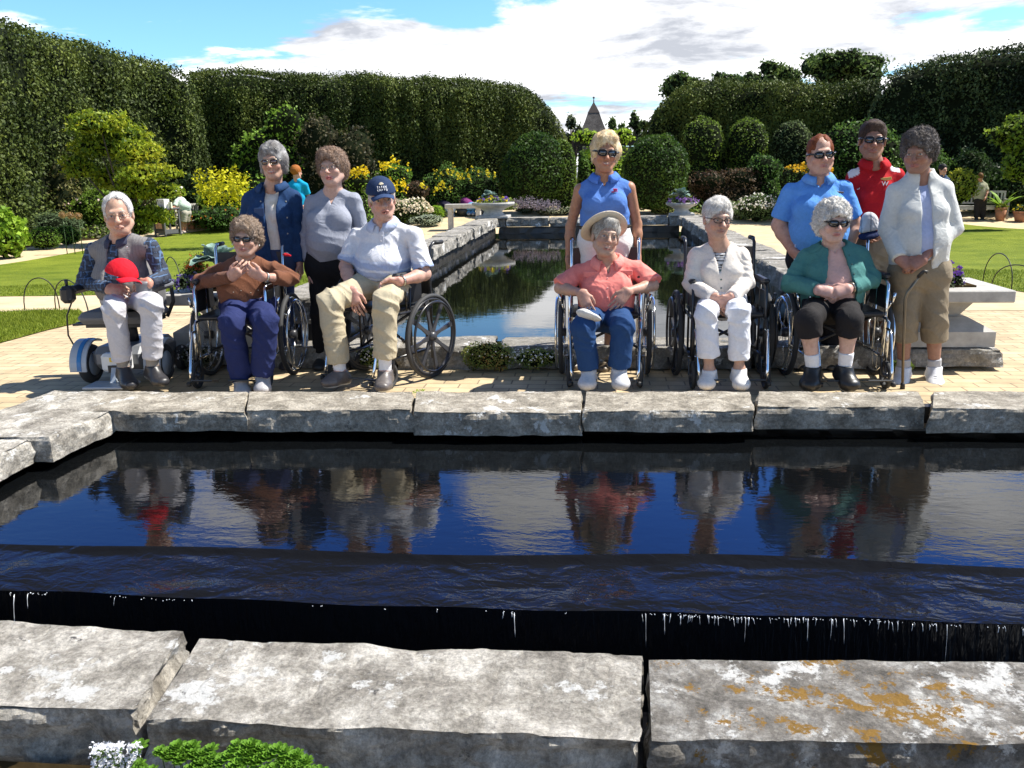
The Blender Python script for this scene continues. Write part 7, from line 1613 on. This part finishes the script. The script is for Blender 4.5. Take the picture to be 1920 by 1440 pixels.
cap_letters('TITAN',.0,.078,.060,.014).build('lettering',THREAD,cap); cap_letters('UNITS',.002,.062,.062,.010).build('lettering',THREAD,cap)
m = MB()
for k in range(7): a = -1.2+.4*k; m.tube([on_cap(0,.092)-p5.bl, on_cap(.016*math.sin(a),.092+.015*math.cos(a))-p5.bl],.0016*s_,n=5)
m.build('emblem',plain('gold_thread',(.70,.62,.45),rough=.6),cap)

# --- P6: blonde in blue sleeveless polo
p6 = Person('blonde woman in dark sunglasses and sleeveless blue polo standing behind the coral shirt', 6.30, (0.1,6.2), dict(
  head=(1135,286,-.05), neck=(1133,334,0), shA=(1087,352,.0), shB=(1180,348,.0), elA=(1070,425,.06), elB=(1194,420,.06), wrA=(1066,486,.02), wrB=(1196,482,.0),
  pel=(1134,446,0), hipA=(1113,456,0), hipB=(1155,456,0), knA=(1108,562,-.02), knB=(1150,562,.0), anA=(1092,662,.02), anB=(1140,662,.02), toA=(1074,688,-.10), toB=(1130,693,-.14)),
  head=(8,4,5), hs=1.10, w=.165, dp=.115, bust=1.0, arm=.95, leg=.95, skin=(.38,.19,.11), handA=dict(d=(.05,-.2,-1), n=(1,0,0), u=(0,-1,0), curl=.6), handB=dict(d=(.1,-.5,-.9), n=(-.8,.3,0), u=(-.2,-1,0), curl=.7),
  face=dict(smile=.8, teeth=True, lip=(.45,.16,.13), nose=.95)); p6.body()
p6.shirt('polo_shirt',(.09,.20,.52),g=.014,gs=.010,cuff=.012,sleeves=(None,None),hem=(p6.J['pel']+p6.up*.02,-p6.up),neck=.062,v=(.10,.030,.02),amp=.007,seed=19,wl=.09)
collar(p6,(.08,.19,.58),r=.062,h=.030,open_=.45)
p6.pants('shorts',(.68,.66,.64),g=.020,t=(.92,.92),g2=.030,seed=4); belt(p6,(.015,.012,.01),.065)
p6.shoes((.16,.12,.08),kind='sandal',g=.006,sole=(.2,.16,.11))
for q in 'AB':
    for k in range(3):
        a,t = p6.J['an'+q],p6.J['to'+q]; c = a*(.75-.25*k)+t*(.25+.25*k); m = MB(); m.torus(c-p6.bl-V3(0,0,.008),.044-.003*k,.006,axis=(t-a),n=20,m=6); m.build('strap',plain('strap_tan',(.28,.22,.15),rough=.7),p6.root)
hair_mesh(p6.hc,p6.HR,p6.hs,dict(style='swept',th=.020,col=(.62,.44,.22),col2=(.78,.66,.46),strands=600),p6.root,p6.bl)
glasses(p6.hc,p6.HR,p6.hs,'wrap',p6.root,p6.bl)
bp_ = P(1152,362,6.13); m = MB(); rs = random.Random(2)
def chest_blob(p,c,cols,n,w,h,name,mats):
    for mi,(cn,dz,ww,hh) in enumerate(cols):
        m = MB()
        for k in range(n): x = rs.uniform(-ww,ww); z = dz+rs.uniform(-hh,hh); m.lathe(c+V3(x,-.004+0*x,z)-p.bl,[(.0005,-.003),(.005,0),(.0005,.003)],n=6,R=Rx(math.pi/2))
        m.build(name,mats[mi],p.root)
def front_y(o, x, z, y0):
    dg = bpy.context.evaluated_depsgraph_get(); ok, loc, nn, ix = o.ray_cast(Vector((x,y0-1.5,z)), Vector((0,1,0))); return loc[1] if ok else y0
def on_front(p, garment, px, py, Y):
    """the point of the garment's front surface seen at the measured photo point"""
    bpy.context.view_layer.update(); o = [c for c in p.root.children if c.name.split('.')[0] == garment][0]; d = CR@np.array([px-960.,720.-py,-F]); d = d/np.linalg.norm(d)
    ok, loc, nn, ix = o.ray_cast(Vector(CP-p.bl), Vector(d)); 
    return (np.array(loc)+p.bl, np.array(nn)) if ok else (P(px,py,Y), V3(0,-1,0))
c, nn = on_front(p6,'polo_shirt',1152,360,6.15)
rs = random.Random(2); mags = [plain('thread_magenta',(.42,.03,.12),rough=.7),plain('thread_green',(.08,.14,.06),rough=.7)]
chest_blob(p6,c,[(None,.010,.019,.010),(None,-.012,.014,.006)],26,0,0,'embroidery',mags)

# --- P7: coral shirt
p7 = Person('smiling woman in pale sun hat and coral short sleeved shirt seated below the blonde', 5.88, (0.0,5.85), dict(
  head=(1136,444,-.09), neck=(1139,490,0), shA=(1087,506,.02), shB=(1195,500,.02), elA=(1050,540,-.06), elB=(1224,535,-.06), wrA=(1091,549,-.24), wrB=(1176,546,-.24),
  pel=(1136,584,.04), hipA=(1118,588,.0), hipB=(1154,588,.0), knA=(1093,614,-.44), knB=(1168,612,-.44), anA=(1104,695,-.40), anB=(1161,693,-.40), toA=(1099,722,-.50), toB=(1166,722,-.50)),
  head=(12,-4,10), hs=1.10, w=.175, dp=.125, belly=.05, bust=1.0, arm=1.0, leg=.98, skin=(.46,.285,.205),
  handA=dict(d=(.35,-.25,-.9), n=(0,.9,-.3), u=(.9,-.1,.2), curl=.35), handB=dict(d=(-.6,-.3,-.8), n=(.2,.9,-.3), u=(-.8,-.1,.5), curl=.4),
  face=dict(smile=1.2, mouth=.45, teeth=True, lip=(.45,.14,.12), nose=1.1)); p7.body()
p7.shirt('camp_shirt',(.80,.235,.20),g=.018,gs=.034,cuff=.044,sleeves=(.98,.98),neck=.066,v=(.10,.035,.02),amp=.011,seed=22,wl=.075)
collar(p7,(.82,.27,.235),r=.068,h=.034,open_=.5)
for q,(x,y) in enumerate(((1108,515),(1172,512))):
    c, nn = on_front(p7,'camp_shirt',x,y,5.7); m = MB(); m.box(c-p7.bl+nn*.004,(.095,.010,.040),R=Rz(.12 if q else -.12)@Rx(.25),bev=.004); m.build('pocket_flap',CLOTH,p7.root,np.tile(np.array((.82,.25,.215)),(24,1)))
p7.pants('jeans',(.018,.055,.155),DENIM if False else None,g=.020,t=(1.95,1.93),g2=.036,amp=.009,seed=23)
p7.shoes((.52,.52,.54),sock=SOCKW,sockh=.05,sole=(.55,.55,.55),g=.012)
hair_mesh(p7.hc,p7.HR,p7.hs,dict(style='short',th=.012,col=(.22,.20,.175),col2=(.52,.50,.46),curl=.4,strands=500),p7.root,p7.bl)
glasses(p7.hc,p7.HR,p7.hs,'wire',p7.root,p7.bl)
def brim_hat(p, c, R, s, col, bw=.070, up=.35, th=.016, name='sun_hat', tiltz=.05):
    T = lambda x,y,z: c+R@(V3(x,y,z)*s); V = []; n_ = 40; prof = []
    for i in range(n_):
        a = 2*math.pi*i/n_; ca, sa = math.cos(a), math.sin(a); rx, ry = .073+th, .092+th
        lift = up*(.55+.45*abs(ca)) 
        pr = [(0,.142,0),(.45,.140,0),(.80,.126,0),(.95,.100,0),(1.0,tiltz,0)]
        for (k,z,_) in pr: V.append(T(rx*k*ca, .014+ry*k*sa, z-.06*min(0,0)))
        for t in (.33,.66,1.0): V.append(T((rx+bw*t)*ca, .014+(ry+bw*t)*sa, tiltz+bw*lift*t*t*1.2-.012*math.sin(a*2+1)*t))
    m = 8; Fa = [(i*m+k, ((i+1)%n_)*m+k, ((i+1)%n_)*m+k+1, i*m+k+1) for i in range(n_) for k in range(m-1)]
    o = mesh_obj(name, np.array(V)-p.bl, Fa, CLOTH, p.root, np.tile(np.array(col),(len(V),1)), smooth=True); sm = o.modifiers.new('thickness','SOLIDIFY'); sm.thickness = .006*s; sm.offset = 0; return o
brim_hat(p7,p7.hc,head_R(math.radians(4),math.radians(-36),math.radians(-11)),p7.hs,(.62,.53,.40),bw=.056,up=.10,tiltz=.066)

# --- P8: white cardigan
p8 = Person('white haired woman in dark rimmed glasses, cream cardigan and white trousers', 5.90, (0.85,5.9), dict(
  head=(1345,410,-.08), neck=(1349,462,0), shA=(1305,476,.02), shB=(1390,476,.02), elA=(1296,534,-.04), elB=(1400,530,-.04), wrA=(1338,557,-.26), wrB=(1371,557,-.26),
  pel=(1350,562,.04), hipA=(1334,570,.0), hipB=(1370,570,.0), knA=(1324,588,-.40), knB=(1386,586,-.40), anA=(1330,696,-.36), anB=(1386,694,-.36), toA=(1322,722,-.47), toB=(1393,723,-.47)),
  head=(14,5,3), hs=1.07, w=.145, dp=.105, bust=.8, arm=1.0, leg=.88, skin=(.48,.295,.215),
  handA=dict(d=(.45,-.1,-.85), n=(.3,.8,0), u=(.8,-.5,.2), curl=.4), handB=dict(d=(-.7,-.1,-.5), n=(-.2,.8,-.3), u=(-.3,-.6,.7), curl=.5),
  face=dict(jowl=1.0, smile=-.5, nose=1.15, lip=(.40,.15,.13), lipw=.5)); p8.body()
p8.shirt('striped_shirt',lambda V: np.where((np.mod(V[:,2]/.016,1) < .5)[:,None],np.array((.62,.62,.62)),np.array((.02,.02,.022)))*np.where(V[:,2]>p8.J['neck'][2]-.012,.1,1)[:,None],g=.008,sleeves=(.3,.3),neck=.058,amp=.002,seed=2)
p8.shirt('cardigan',(.70,.645,.585),KNIT,g=.022,gs=.026,cuff=.024,sleeves=(2,2),hem=(p8.J['pel']+p8.up*.02,-p8.up),neck=.074,v=(.19,.056,.01),amp=.008,seed=25,wl=.075)
p8.pants('trousers',(.72,.73,.78),g=.020,t=(1.74,1.80),g2=.036,amp=.011,seed=26)
p8.shoes((.72,.70,.68),sole=(.55,.52,.5),g=.010)
hair_mesh(p8.hc,p8.HR,p8.hs,dict(style='short',th=.016,col=(.50,.47,.43),col2=(.78,.75,.71),strands=900),p8.root,p8.bl)
glasses(p8.hc,p8.HR,p8.hs,'thick',p8.root,p8.bl)

# --- P9: sky blue polo
p9 = Person('young woman in wraparound sunglasses and sky blue polo standing behind the teal cardigan', 6.32, (1.5,6.3), dict(
  head=(1538,290,-.04), neck=(1534,336,0), shA=(1482,356,.0), shB=(1581,350,.0), elA=(1460,422,.04), elB=(1602,420,.04), wrA=(1487,472,-.08), wrB=(1588,476,-.05),
  pel=(1532,482,0), hipA=(1512,488,0), hipB=(1556,488,0), knA=(1512,580,-.02), knB=(1556,580,.0), anA=(1512,664,.02), anB=(1556,664,.02), toA=(1507,690,-.10), toB=(1560,690,-.10)),
  head=(2,2,-3), hs=1.10, w=.19, dp=.135, belly=.06, bust=1.25, arm=1.32, leg=1.1, skin=(.47,.275,.205), handA=dict(d=(.5,-.4,-.7), n=(.5,.5,-.3), u=(.3,-.7,.3), curl=.7),
  face=dict(jowl=1.12, smile=.1, lip=(.42,.15,.14))); p9.body()
p9.shirt('polo_shirt',(.105,.29,.68),g=.015,gs=.020,cuff=.026,sleeves=(.80,.80),hem=(p9.J['pel']-p9.up*.0,-p9.up),neck=.062,v=(.09,.030,.02),amp=.007,seed=28,wl=.1)
collar(p9,(.12,.30,.66),r=.064,h=.032,open_=.4)
p9.pants('trousers',(.012,.012,.016),g=.02,seed=9); p9.shoes((.03,.03,.03))
hair_mesh(p9.hc,p9.HR,p9.hs,dict(style='back',th=.004,col=(.17,.05,.02),strands=120),p9.root,p9.bl)
glasses(p9.hc,p9.HR,p9.hs,'wrap',p9.root,p9.bl)

# --- P10: teal cardigan
p10 = Person('white curly haired woman in black sunglasses, teal cardigan and pale pink blouse', 5.90, (1.5,5.9), dict(
  head=(1562,416,-.09), neck=(1561,464,0), shA=(1513,480,.02), shB=(1611,476,.02), elA=(1482,530,-.04), elB=(1632,524,-.04), wrA=(1533,543,-.25), wrB=(1590,542,-.25),
  pel=(1560,564,.04), hipA=(1540,572,.0), hipB=(1580,572,.0), knA=(1516,600,-.42), knB=(1594,600,-.42), anA=(1524,690,-.38), anB=(1584,688,-.38), toA=(1516,722,-.48), toB=(1598,722,-.48)),
  head=(8,4,2), hs=1.06, w=.17, dp=.135, belly=.07, bust=1.15, arm=1.1, leg=1.02, skin=(.53,.345,.28),
  handA=dict(d=(1,-.15,-.2), n=(0,.6,-.8), u=(.1,.4,.8), curl=.35), handB=dict(d=(-1,-.2,-.25), n=(0,.6,-.8), u=(0,.4,.8), curl=.45),
  face=dict(jowl=1.1, smile=.5, lip=(.45,.12,.12))); p10.body()
p10.shirt('blouse',(.66,.40,.34),g=.012,sleeves=(.5,.5),neck=.070,v=(.06,.03,.02),amp=.010,seed=30,wl=.08)
f = p10.field(.0075); p10.torso(f,.032); p10.arm(f,'A',.026,1.96,.024); p10.arm(f,'B',.026,1.96,.024); f.half(p10.J['pel']-p10.up*.04,-p10.up); p10.neckhole(f,.080,.0,.03); p10.opening(f,.045,.125,0,.0,shift=.0)
finish(f,'cardigan',CLOTH,p10.root,p10.bl,(.060,.185,.175),.009,[(p10.J['elA'],.1,1),(p10.J['elB'],.1,1)],31,.08)
p10.pants('capri_trousers',(.018,.016,.017),g=.018,t=(1.32,1.32),g2=.030,amp=.007,seed=32)
p10.shoes((.012,.012,.013),sock=SOCKW,sockh=.10,sole=(.02,.02,.02),g=.016)
hair_mesh(p10.hc,p10.HR,p10.hs,dict(style='big',th=.028,col=(.45,.43,.40),col2=(.72,.70,.67),curl=1.3,strands=1500),p10.root,p10.bl)
glasses(p10.hc,p10.HR,p10.hs,'wrap',p10.root,p10.bl); wrist_band(p10,'B',(.55,.5,.42))

# --- P11: red polo
p11 = Person('tall person in black sunglasses red polo with white shoulder panels and khaki shorts', 6.50, (1.9,6.5), dict(
  head=(1636,262,-.04), neck=(1638,308,0), shA=(1600,328,.0), shB=(1682,326,.0), elA=(1592,396,.02), elB=(1694,396,.04), wrA=(1614,436,-.14), wrB=(1690,450,-.05),
  pel=(1640,458,0), hipA=(1622,466,0), hipB=(1660,466,0), knA=(1622,566,-.02), knB=(1664,566,.0), anA=(1624,664,.02), anB=(1662,668,.02), toA=(1616,692,-.10), toB=(1668,692,-.14)),
  head=(-8,3,3), hs=1.10, w=.16, dp=.115, arm=1.0, leg=1.0, bust=.6, skin=(.32,.165,.11), neckw=.95, handA=dict(d=(.6,-.3,-.4), n=(.3,.8,0), u=(0,-.4,.8), curl=.7),
  face=dict(smile=-.2, lip=(.36,.12,.10), nose=1.05)); p11.body()
def redc(V):
    q = V-p11.J['neck']; l = q@p11.lat; z = q@p11.up; C = np.tile(np.array((.44,.012,.018)),(len(V),1)); m_ = (np.abs(l) > .105)&(np.abs(l) < .175)&(z > -.055-(np.abs(l)-.105)*.35); C[m_] = (.72,.72,.74); return C
p11.shirt('polo_shirt',redc,g=.014,gs=.022,cuff=.030,sleeves=(.84,.84),hem=(p11.J['pel']-p11.up*.02,-p11.up),neck=.060,v=(.08,.025,.02),amp=.006,seed=33,wl=.1)
collar(p11,(.46,.014,.02),r=.060,h=.034,open_=.4)
c, nn = on_front(p11,'polo_shirt',1661,336,6.3); m = MB(); m.box(c-p11.bl+nn*.004,(.074,.006,.022),R=Ry(-.12),bev=.002); m.build('name_badge',plain('badge_gold',(.45,.28,.08),rough=.4,metal=.3),p11.root)
c, nn = on_front(p11,'polo_shirt',1659,345,6.3); text_mesh('W', .045, WHT, p11.root, c-p11.bl+nn*.003, Rx(math.pi/2), name='letter_emblem', ext=.002)
c, nn = on_front(p11,'polo_shirt',1611,353,6.3); m = MB()
for k in range(3): m.bar(c-p11.bl+nn*.003+V3(-.012+.011*k,0,-.008),c-p11.bl+nn*.003+V3(-.006+.011*k,0,-.006+.008*k),.006,.003,up=(0,1,0))
m.build('emblem',WHT,p11.root)
p11.pants('shorts',(.30,.26,.20),g=.026,t=(.98,.98),g2=.050,seed=10,amp=.007)
p11.shoes((.62,.62,.62),sock=SOCKW,sockh=.10,sole=(.6,.6,.6),g=.012)
hair_mesh(p11.hc,p11.HR,p11.hs,dict(style='short',th=.009,col=(.04,.025,.018),col2=(.09,.06,.045),curl=.3,strands=400),p11.root,p11.bl)
glasses(p11.hc,p11.HR,p11.hs,'wrap',p11.root,p11.bl)

# --- P12: lady with the cane
p12 = Person('dark curly haired woman in cream zip jacket looking down and holding a cane', 5.98, (2.15,5.95), dict(
  head=(1722,284,-.06), neck=(1726,334,0), shA=(1680,356,.0), shB=(1769,350,.0), elA=(1664,430,.0), elB=(1786,428,-.02), wrA=(1686,484,-.16), wrB=(1730,486,-.18),
  pel=(1722,504,0), hipA=(1702,512,0), hipB=(1748,512,0), knA=(1696,600,-.02), knB=(1752,600,-.02), anA=(1694,690,.02), anB=(1752,690,.02), toA=(1684,722,-.12), toB=(1756,724,-.12)),
  head=(-32,12,0), hs=1.08, w=.158, dp=.12, belly=.02, bust=.8, arm=1.05, leg=1.0, skin=(.32,.17,.12),
  handA=dict(d=(.7,-.2,-.6), n=(.1,.6,-.7), u=(.3,.3,.7), curl=.8), handB=dict(d=(-.8,-.2,-.5), n=(-.1,.6,-.7), u=(-.2,.3,.7), curl=.85),
  face=dict(jowl=1.08, smile=-.2, nose=1.1)); p12.body()
p12.shirt('t_shirt',(.42,.47,.66),g=.012,sleeves=(.5,.5),neck=.070,amp=.005,seed=36)
f = p12.field(.0075); p12.torso(f,.028); p12.arm(f,'A',.026,2,.024); p12.arm(f,'B',.026,2,.024); f.half(p12.J['pel']-p12.up*.0,-p12.up); p12.neckhole(f,.074,.012,.035); p12.opening(f,.028,.040,0,.0,shift=.0)
nb = p12.J['neck']; f.cone(nb+p12.up*.0, nb+p12.up*.055, .082, .074, k=.02, w=p12.lat, ws=1.1, flat=True); p12.neckhole(f,.062,.03,.03); p12.opening(f,.028,.040)
finish(f,'zip_jacket',CLOTH,p12.root,p12.bl,(.56,.565,.545),.009,[(p12.J['elA'],.1,1),(p12.J['elB'],.1,1)],37,.10,axis=(1.3,.6,.8))
p12.pants('capri_trousers',(.235,.190,.130),g=.022,t=(1.42,1.42),g2=.036,amp=.008,seed=38,gk=.026)
p12.shoes((.74,.74,.76),sock=(.42,.42,.44),sockh=.07,sole=(.6,.6,.62),g=.012)
hair_mesh(p12.hc,p12.HR,p12.hs,dict(style='big',th=.022,col=(.055,.045,.04),col2=(.15,.135,.13),curl=1.1,strands=1200),p12.root,p12.bl)
glasses(p12.hc,p12.HR,p12.hs,'wire',p12.root,p12.bl)
for q in 'AB':
    a,t = p12.J['an'+q],p12.J['to'+q]
    for k in range(3): c = a*(.62-.14*k)+t*(.38+.14*k)+V3(0,-.018,.012); m = MB(); m.tube([c-p12.bl+V3(-.018,0,0),c-p12.bl+V3(0,-.006,.004),c-p12.bl+V3(.018,0,0)],.0022,n=5); m.build('lace',WHT,p12.root)

# ------------------------------------------------------------------ things people hold
Yc = 5.70; pts = [P(1727,508,Yc+.02),P(1722,519,Yc),P(1701,549,Yc),P(1697,562,Yc),P(1694,640,Yc),P(1692,728,Yc)]; b0 = P(1692,728,Yc); b0[2] = 0
root = empty('cane', tuple(b0), label='thin bent metal cane held in front of the cream jacket lady', cat='cane')
m = MB(); m.tube([q-b0 for q in pts[1:]]+[V3(0,0,.02)],.0095,n=10); m.build('shaft',plain('cane_bronze',(.20,.16,.11),rough=.3,metal=.8),root)
m = MB(); m.tube([pts[1]-b0+V3(.0,0,.0),pts[0]-b0+V3(.01,-.02,.0),pts[0]-b0+V3(.03,-.03,-.006)],.013,n=10); m.build('handle',plain('cane_grip',(.03,.025,.02),rough=.5),root)
m = MB(); m.lathe((0,0,.0),[(.016,0),(.015,.03),(.011,.045)],n=12); m.build('rubber_tip',GRIP,root)
c = P(229,528,5.50); root = empty('baseball_cap', tuple(c), label='bright red cap held on the lap of the old man in the grey vest', cat='cap')
ball_cap('crown', c, head_R(math.radians(58),math.radians(4),math.radians(10)), 1.12, root, c, (.62,.010,.022), (.68,.012,.03))
m = MB(); m.lathe(V3(.0,.0,.140),[(.001,-.003),(.008,0),(.001,.004)],n=10); m.build('button',plain('cap_button',(.6,.01,.02),rough=.7),root)
c = P(1104,592,5.42); root = empty('folded_hat', tuple(c), label='pale folded hat lying in the lap of the coral shirt woman', cat='hat')
f = Field(V3(-.12,-.1,-.08),V3(.12,.1,.08),.005); Rh = Ry(.35)@Rx(-.5); f.ell(V3(0,0,0),(.085,.055,.022),R=Rh); f.ell(V3(-.025,0,.010),(.045,.045,.030),R=Rh,k=.02); finish(f,'cloth',CLOTH,root,np.zeros(3),(.60,.58,.55),.004,seed=3,wl=.04)
c = P(1630,420,6.27); root = empty('baseball_cap', tuple(c), label='white cap with navy peak carried at the waist of the red polo', cat='cap')
f = Field(V3(-.12,-.10,-.13),V3(.12,.10,.13),.005); Rc = Ry(-.30); f.ell(V3(0,0,.01),(.062,.035,.075),R=Rc); f.cone(V3(-.04,-.01,-.04),V3(.045,-.01,-.03),.030,.026,k=.02); f.half(V3(0,0,-.05),V3(.2,0,-1)); finish(f,'crown',CLOTH,root,np.zeros(3),lambda V: np.where((np.abs(np.mod(V[:,0]*17+.5,1)-.5)<.06)[:,None],np.array((.30,.30,.32)),np.array((.55,.55,.57))),.005,seed=5,wl=.04)
f = Field(V3(-.12,-.12,-.14),V3(.12,.10,.06),.005); f.ell(V3(.0,-.02,-.075),(.075,.045,.022),R=Ry(-.2)@Rx(.6)); f.ell(V3(.0,-.01,-.095),(.07,.045,.018),R=Ry(-.2)@Rx(.6),op='s',k=.006); finish(f,'peak',CLOTH,root,np.zeros(3),(.015,.025,.08),0)
c = P(538,478,5.98); root = empty('red_pouch', tuple(c), label='small red pouch hanging at the denim jacket hem behind the wheelchair', cat='pouch')
f = Field(V3(-.09,-.06,-.06),V3(.09,.06,.06),.005); f.cone(V3(-.02,0,.003),V3(.025,0,-.005),.012,.008,k=.01); finish(f,'pouch_body',CLOTH,root,np.zeros(3),(.55,.02,.03),.004,seed=4,wl=.03); m = MB(); m.tube([V3(-.022,-.006,.012),V3(0,-.01,.020),V3(.02,-.006,.008)],.002,n=6); m.build('clasp',CHROME,root)

# ------------------------------------------------------------------ people far off in the garden
def far_person(label, Y, base, J, top, low, hair, lowt, **o):
    p = Person(label, Y, base, J, res=.022, **o); p.body(); f = p.field(.02); p.torso(f,.03,k=.05); p.arm(f,'A',.028,.8,.04); p.arm(f,'B',.028,.8,.04); f.half(p.J['pel']-p.up*.03,-p.up); finish(f,'shirt',CLOTH,p.root,p.bl,top,.010,seed=3,wl=.12)
    f = p.field(.02); j = p.J; f.cone(j['hipA'],j['hipB'],.13,.13,k=.05); f.cone(j['pel'],j['pel']+p.up*.10,p.dp+.01,p.dp+.01,k=.05,w=p.lat,ws=1.3)
    for q in 'AB': p.leg(f,q,.035,lowt,.05)
    f.half(j['pel']+p.up*.09,p.up); finish(f,'trousers',CLOTH,p.root,p.bl,low,.012,seed=4,wl=.14)
    if hair:
        f = Field(p.hc-.25,p.hc+.25,.012); R=p.HR; s=p.hs; f.ell(p.hc+R@(V3(0,.02,.04)*s),V3(.09,.11,.10)*s,R=R); f.ell(p.hc+R@(V3(0,-.11,-.03)*s),V3(.07,.07,.09)*s,k=.02,R=R,op='s'); f.half(p.hc+R@(V3(0,0,-.08)*s),R@V3(0,0,-1.)); finish(f,'hair',HAIR,p.root,p.bl,hair,.012,seed=6,wl=.05)
    return p
g = GG(345,438); Y = g[1]
pf = far_person('person in white sun hat, green shirt and beige shorts at the garden cart', Y, tuple(g), dict(head=(333,358,-.1),neck=(337,371,0),shA=(330,377,-.2),shB=(343,375,.2),elA=(327,388,-.3),elB=(343,388,.0),wrA=(322,391,-.4),wrB=(332,391,-.3),
  pel=(347,396,0),hipA=(345,399,-.1),hipB=(351,399,.1),knA=(343,417,-.1),knB=(348,417,.1),anA=(342,433,-.05),anB=(347,433,.1),toA=(339,437,-.2),toB=(344,436,-.1)),
  (.50,.60,.50),(.46,.42,.34),None,.92,head=(-35,25,0),hs=1.15,w=.19,dp=.15,belly=.08,arm=1.25,leg=1.2,skin=(.5,.26,.16))
pf.shoes((.5,.42,.36),sock=None,g=.02)
brim_hat(pf,pf.hc,pf.HR,pf.hs,(.74,.70,.64),bw=.07,up=.0,tiltz=.04)
g = GG(1836,413); Y = g[1]
pt = far_person('man in tan shirt and dark trousers seen from behind beside the right bench', Y, tuple(g), dict(head=(1838,332,-.05),neck=(1839,341,0),shA=(1829,346,.0),shB=(1848,346,.0),elA=(1824,362,.0),elB=(1851,360,-.1),wrA=(1828,374,.2),wrB=(1848,370,-.2),
  pel=(1838,373,0),hipA=(1834,375,0),hipB=(1843,375,0),knA=(1832,392,0),knB=(1843,392,0),anA=(1831,409,0),anB=(1842,409,.05),toA=(1830,412,.2),toB=(1843,412,.2)),
  (.30,.30,.20),(.018,.016,.016),(.12,.06,.02),1.95,head=(160,8,0),hs=1.0,w=.17,dp=.12,skin=(.4,.2,.12))
pt.shoes((.02,.02,.02),g=.015)
Y = 20.0; q0 = P(556,400,Y)
pr_ = far_person('red haired person in turquoise shirt between the denim jacket and the grey top', Y, (q0[0],Y,float(gz(0,Y))), dict(head=(556,323,0),neck=(556,338,0),shA=(543,346,0),shB=(573,346,0),elA=(538,368,.1),elB=(578,368,.1),wrA=(544,385,-.1),wrB=(572,385,-.1),
  pel=(557,390,0),hipA=(552,393,0),hipB=(563,393,0),knA=(551,422,0),knB=(563,422,0),anA=(551,446,0),anB=(563,446,.05),toA=(550,450,.2),toB=(564,450,.2)),
  (.005,.30,.50),(.05,.06,.10),(.30,.10,.02),1.95,head=(150,0,0),hs=1.25,w=.17,dp=.12)
pr_.shoes((.1,.1,.1),g=.015)
for (lab,xs_,top,low,hr) in (('gardener in black top and pale trousers kneeling by the path',[(826,383),(846,397)],(.03,.025,.05),(.42,.50,.60),(.35,.09,.02)),('gardener in purple top bending down behind the black tub',[(868,378),(884,392)],(.19,.035,.15),(.10,.28,.50),(.10,.05,.03))):
    g = GG(xs_[1][0],405); Y = g[1]; hx,hy = xs_[0]; bx,by = xs_[1]
    pk = far_person(lab, Y, tuple(g), dict(head=(hx-4,hy-4,.5),neck=(hx,hy-3,.42),shA=(hx+1,hy-2,.35),shB=(hx+9,hy-4,.35),elA=(hx-3,hy+10,.6),elB=(hx+8,hy+10,.6),wrA=(hx-3,hy+18,.7),wrB=(hx+6,hy+18,.7),
      pel=(bx-3,by-6,-.1),hipA=(bx-5,by-5,-.1),hipB=(bx+3,by-5,-.1),knA=(bx-6,by+8,.35),knB=(bx+2,by+8,.35),anA=(bx-5,by+8,-.15),anB=(bx+3,by+8,-.15),toA=(bx-5,by+9.5,-.35),toB=(bx+3,by+9.5,-.35)),
      top,low,hr,1.95,head=(180,50,0),hs=1.05,w=.17,dp=.14,back=True)
    pk.shoes((.3,.3,.32),g=.015)
q0 = P(1768,318,26); Y = 26.0
ps = far_person('dark haired person in the garden showing just above the cream jacket shoulder', Y, (q0[0],Y,float(gz(0,Y))), dict(head=(1768,318,0),neck=(1768,330,0),shA=(1760,336,0),shB=(1777,336,0),elA=(1757,352,0),elB=(1780,352,0),wrA=(1760,365,-.2),wrB=(1777,365,-.2),
  pel=(1768,370,0),hipA=(1764,372,0),hipB=(1773,372,0),knA=(1764,392,0),knB=(1773,392,0),anA=(1764,412,0),anB=(1773,412,0),toA=(1763,415,-.2),toB=(1774,415,-.2)),
  (.05,.08,.15),(.02,.02,.03),(.02,.02,.02),1.95,head=(20,0,0),hs=1.2,w=.16,dp=.12); ps.shoes((.05,.05,.05),g=.015)

# ------------------------------------------------------------------ fastenings and badges
def studs(p, garment, pts, col, r=.006, name='button', Y=5.8):
    for k,(x,y) in enumerate(pts):
        c, nn = on_front(p, garment, x, y, Y); m = MB(); m.lathe(c-p.bl+nn*.002,[(.0005,-.0015),(r,-.001),(r,.0012),(.0005,.002)],n=10,R=Rx(math.pi/2)); mn = name+'_'+garment
        m.build(name, bpy.data.materials.get(mn) or plain(mn, col, rough=.35), p.root)
studs(p3,'denim_jacket',[(489,378),(492,402),(495,426),(498,450),(536,378),(538,408),(539,438)],(.35,.33,.28))
studs(p10,'cardigan',[(1592,478),(1597,496),(1601,514)],(.04,.12,.11),.006)
studs(p8,'cardigan',[(1352,508),(1352,524),(1352,540)],(.62,.58,.52),.006)
studs(p2,'sweater',[(438,548),(452,545),(470,549),(484,544)],(.45,.38,.30),.0035,'bead')
studs(p7,'camp_shirt',[(1139,522),(1139,540),(1139,558)],(.75,.45,.40),.005)
def patch_on(p, garment, x, y, w_, h_, col, name, tilt=0):
    c, nn = on_front(p, garment, x, y, 6.2); m = MB(); m.box(c-p.bl+nn*.003,(w_,.005,h_),R=Ry(tilt),bev=.002); m.build(name, plain(name+'_'+garment, col, rough=.6), p.root)
patch_on(p9,'polo_shirt',1573,361,.060,.012,(.10,.06,.04),'chest_badge',.12)
patch_on(p5,'polo_shirt',716,447,.030,.090,(.58,.59,.66),'placket')
patch_on(p3,'denim_jacket',486,398,.075,.060,(.017,.05,.135),'chest_pocket')
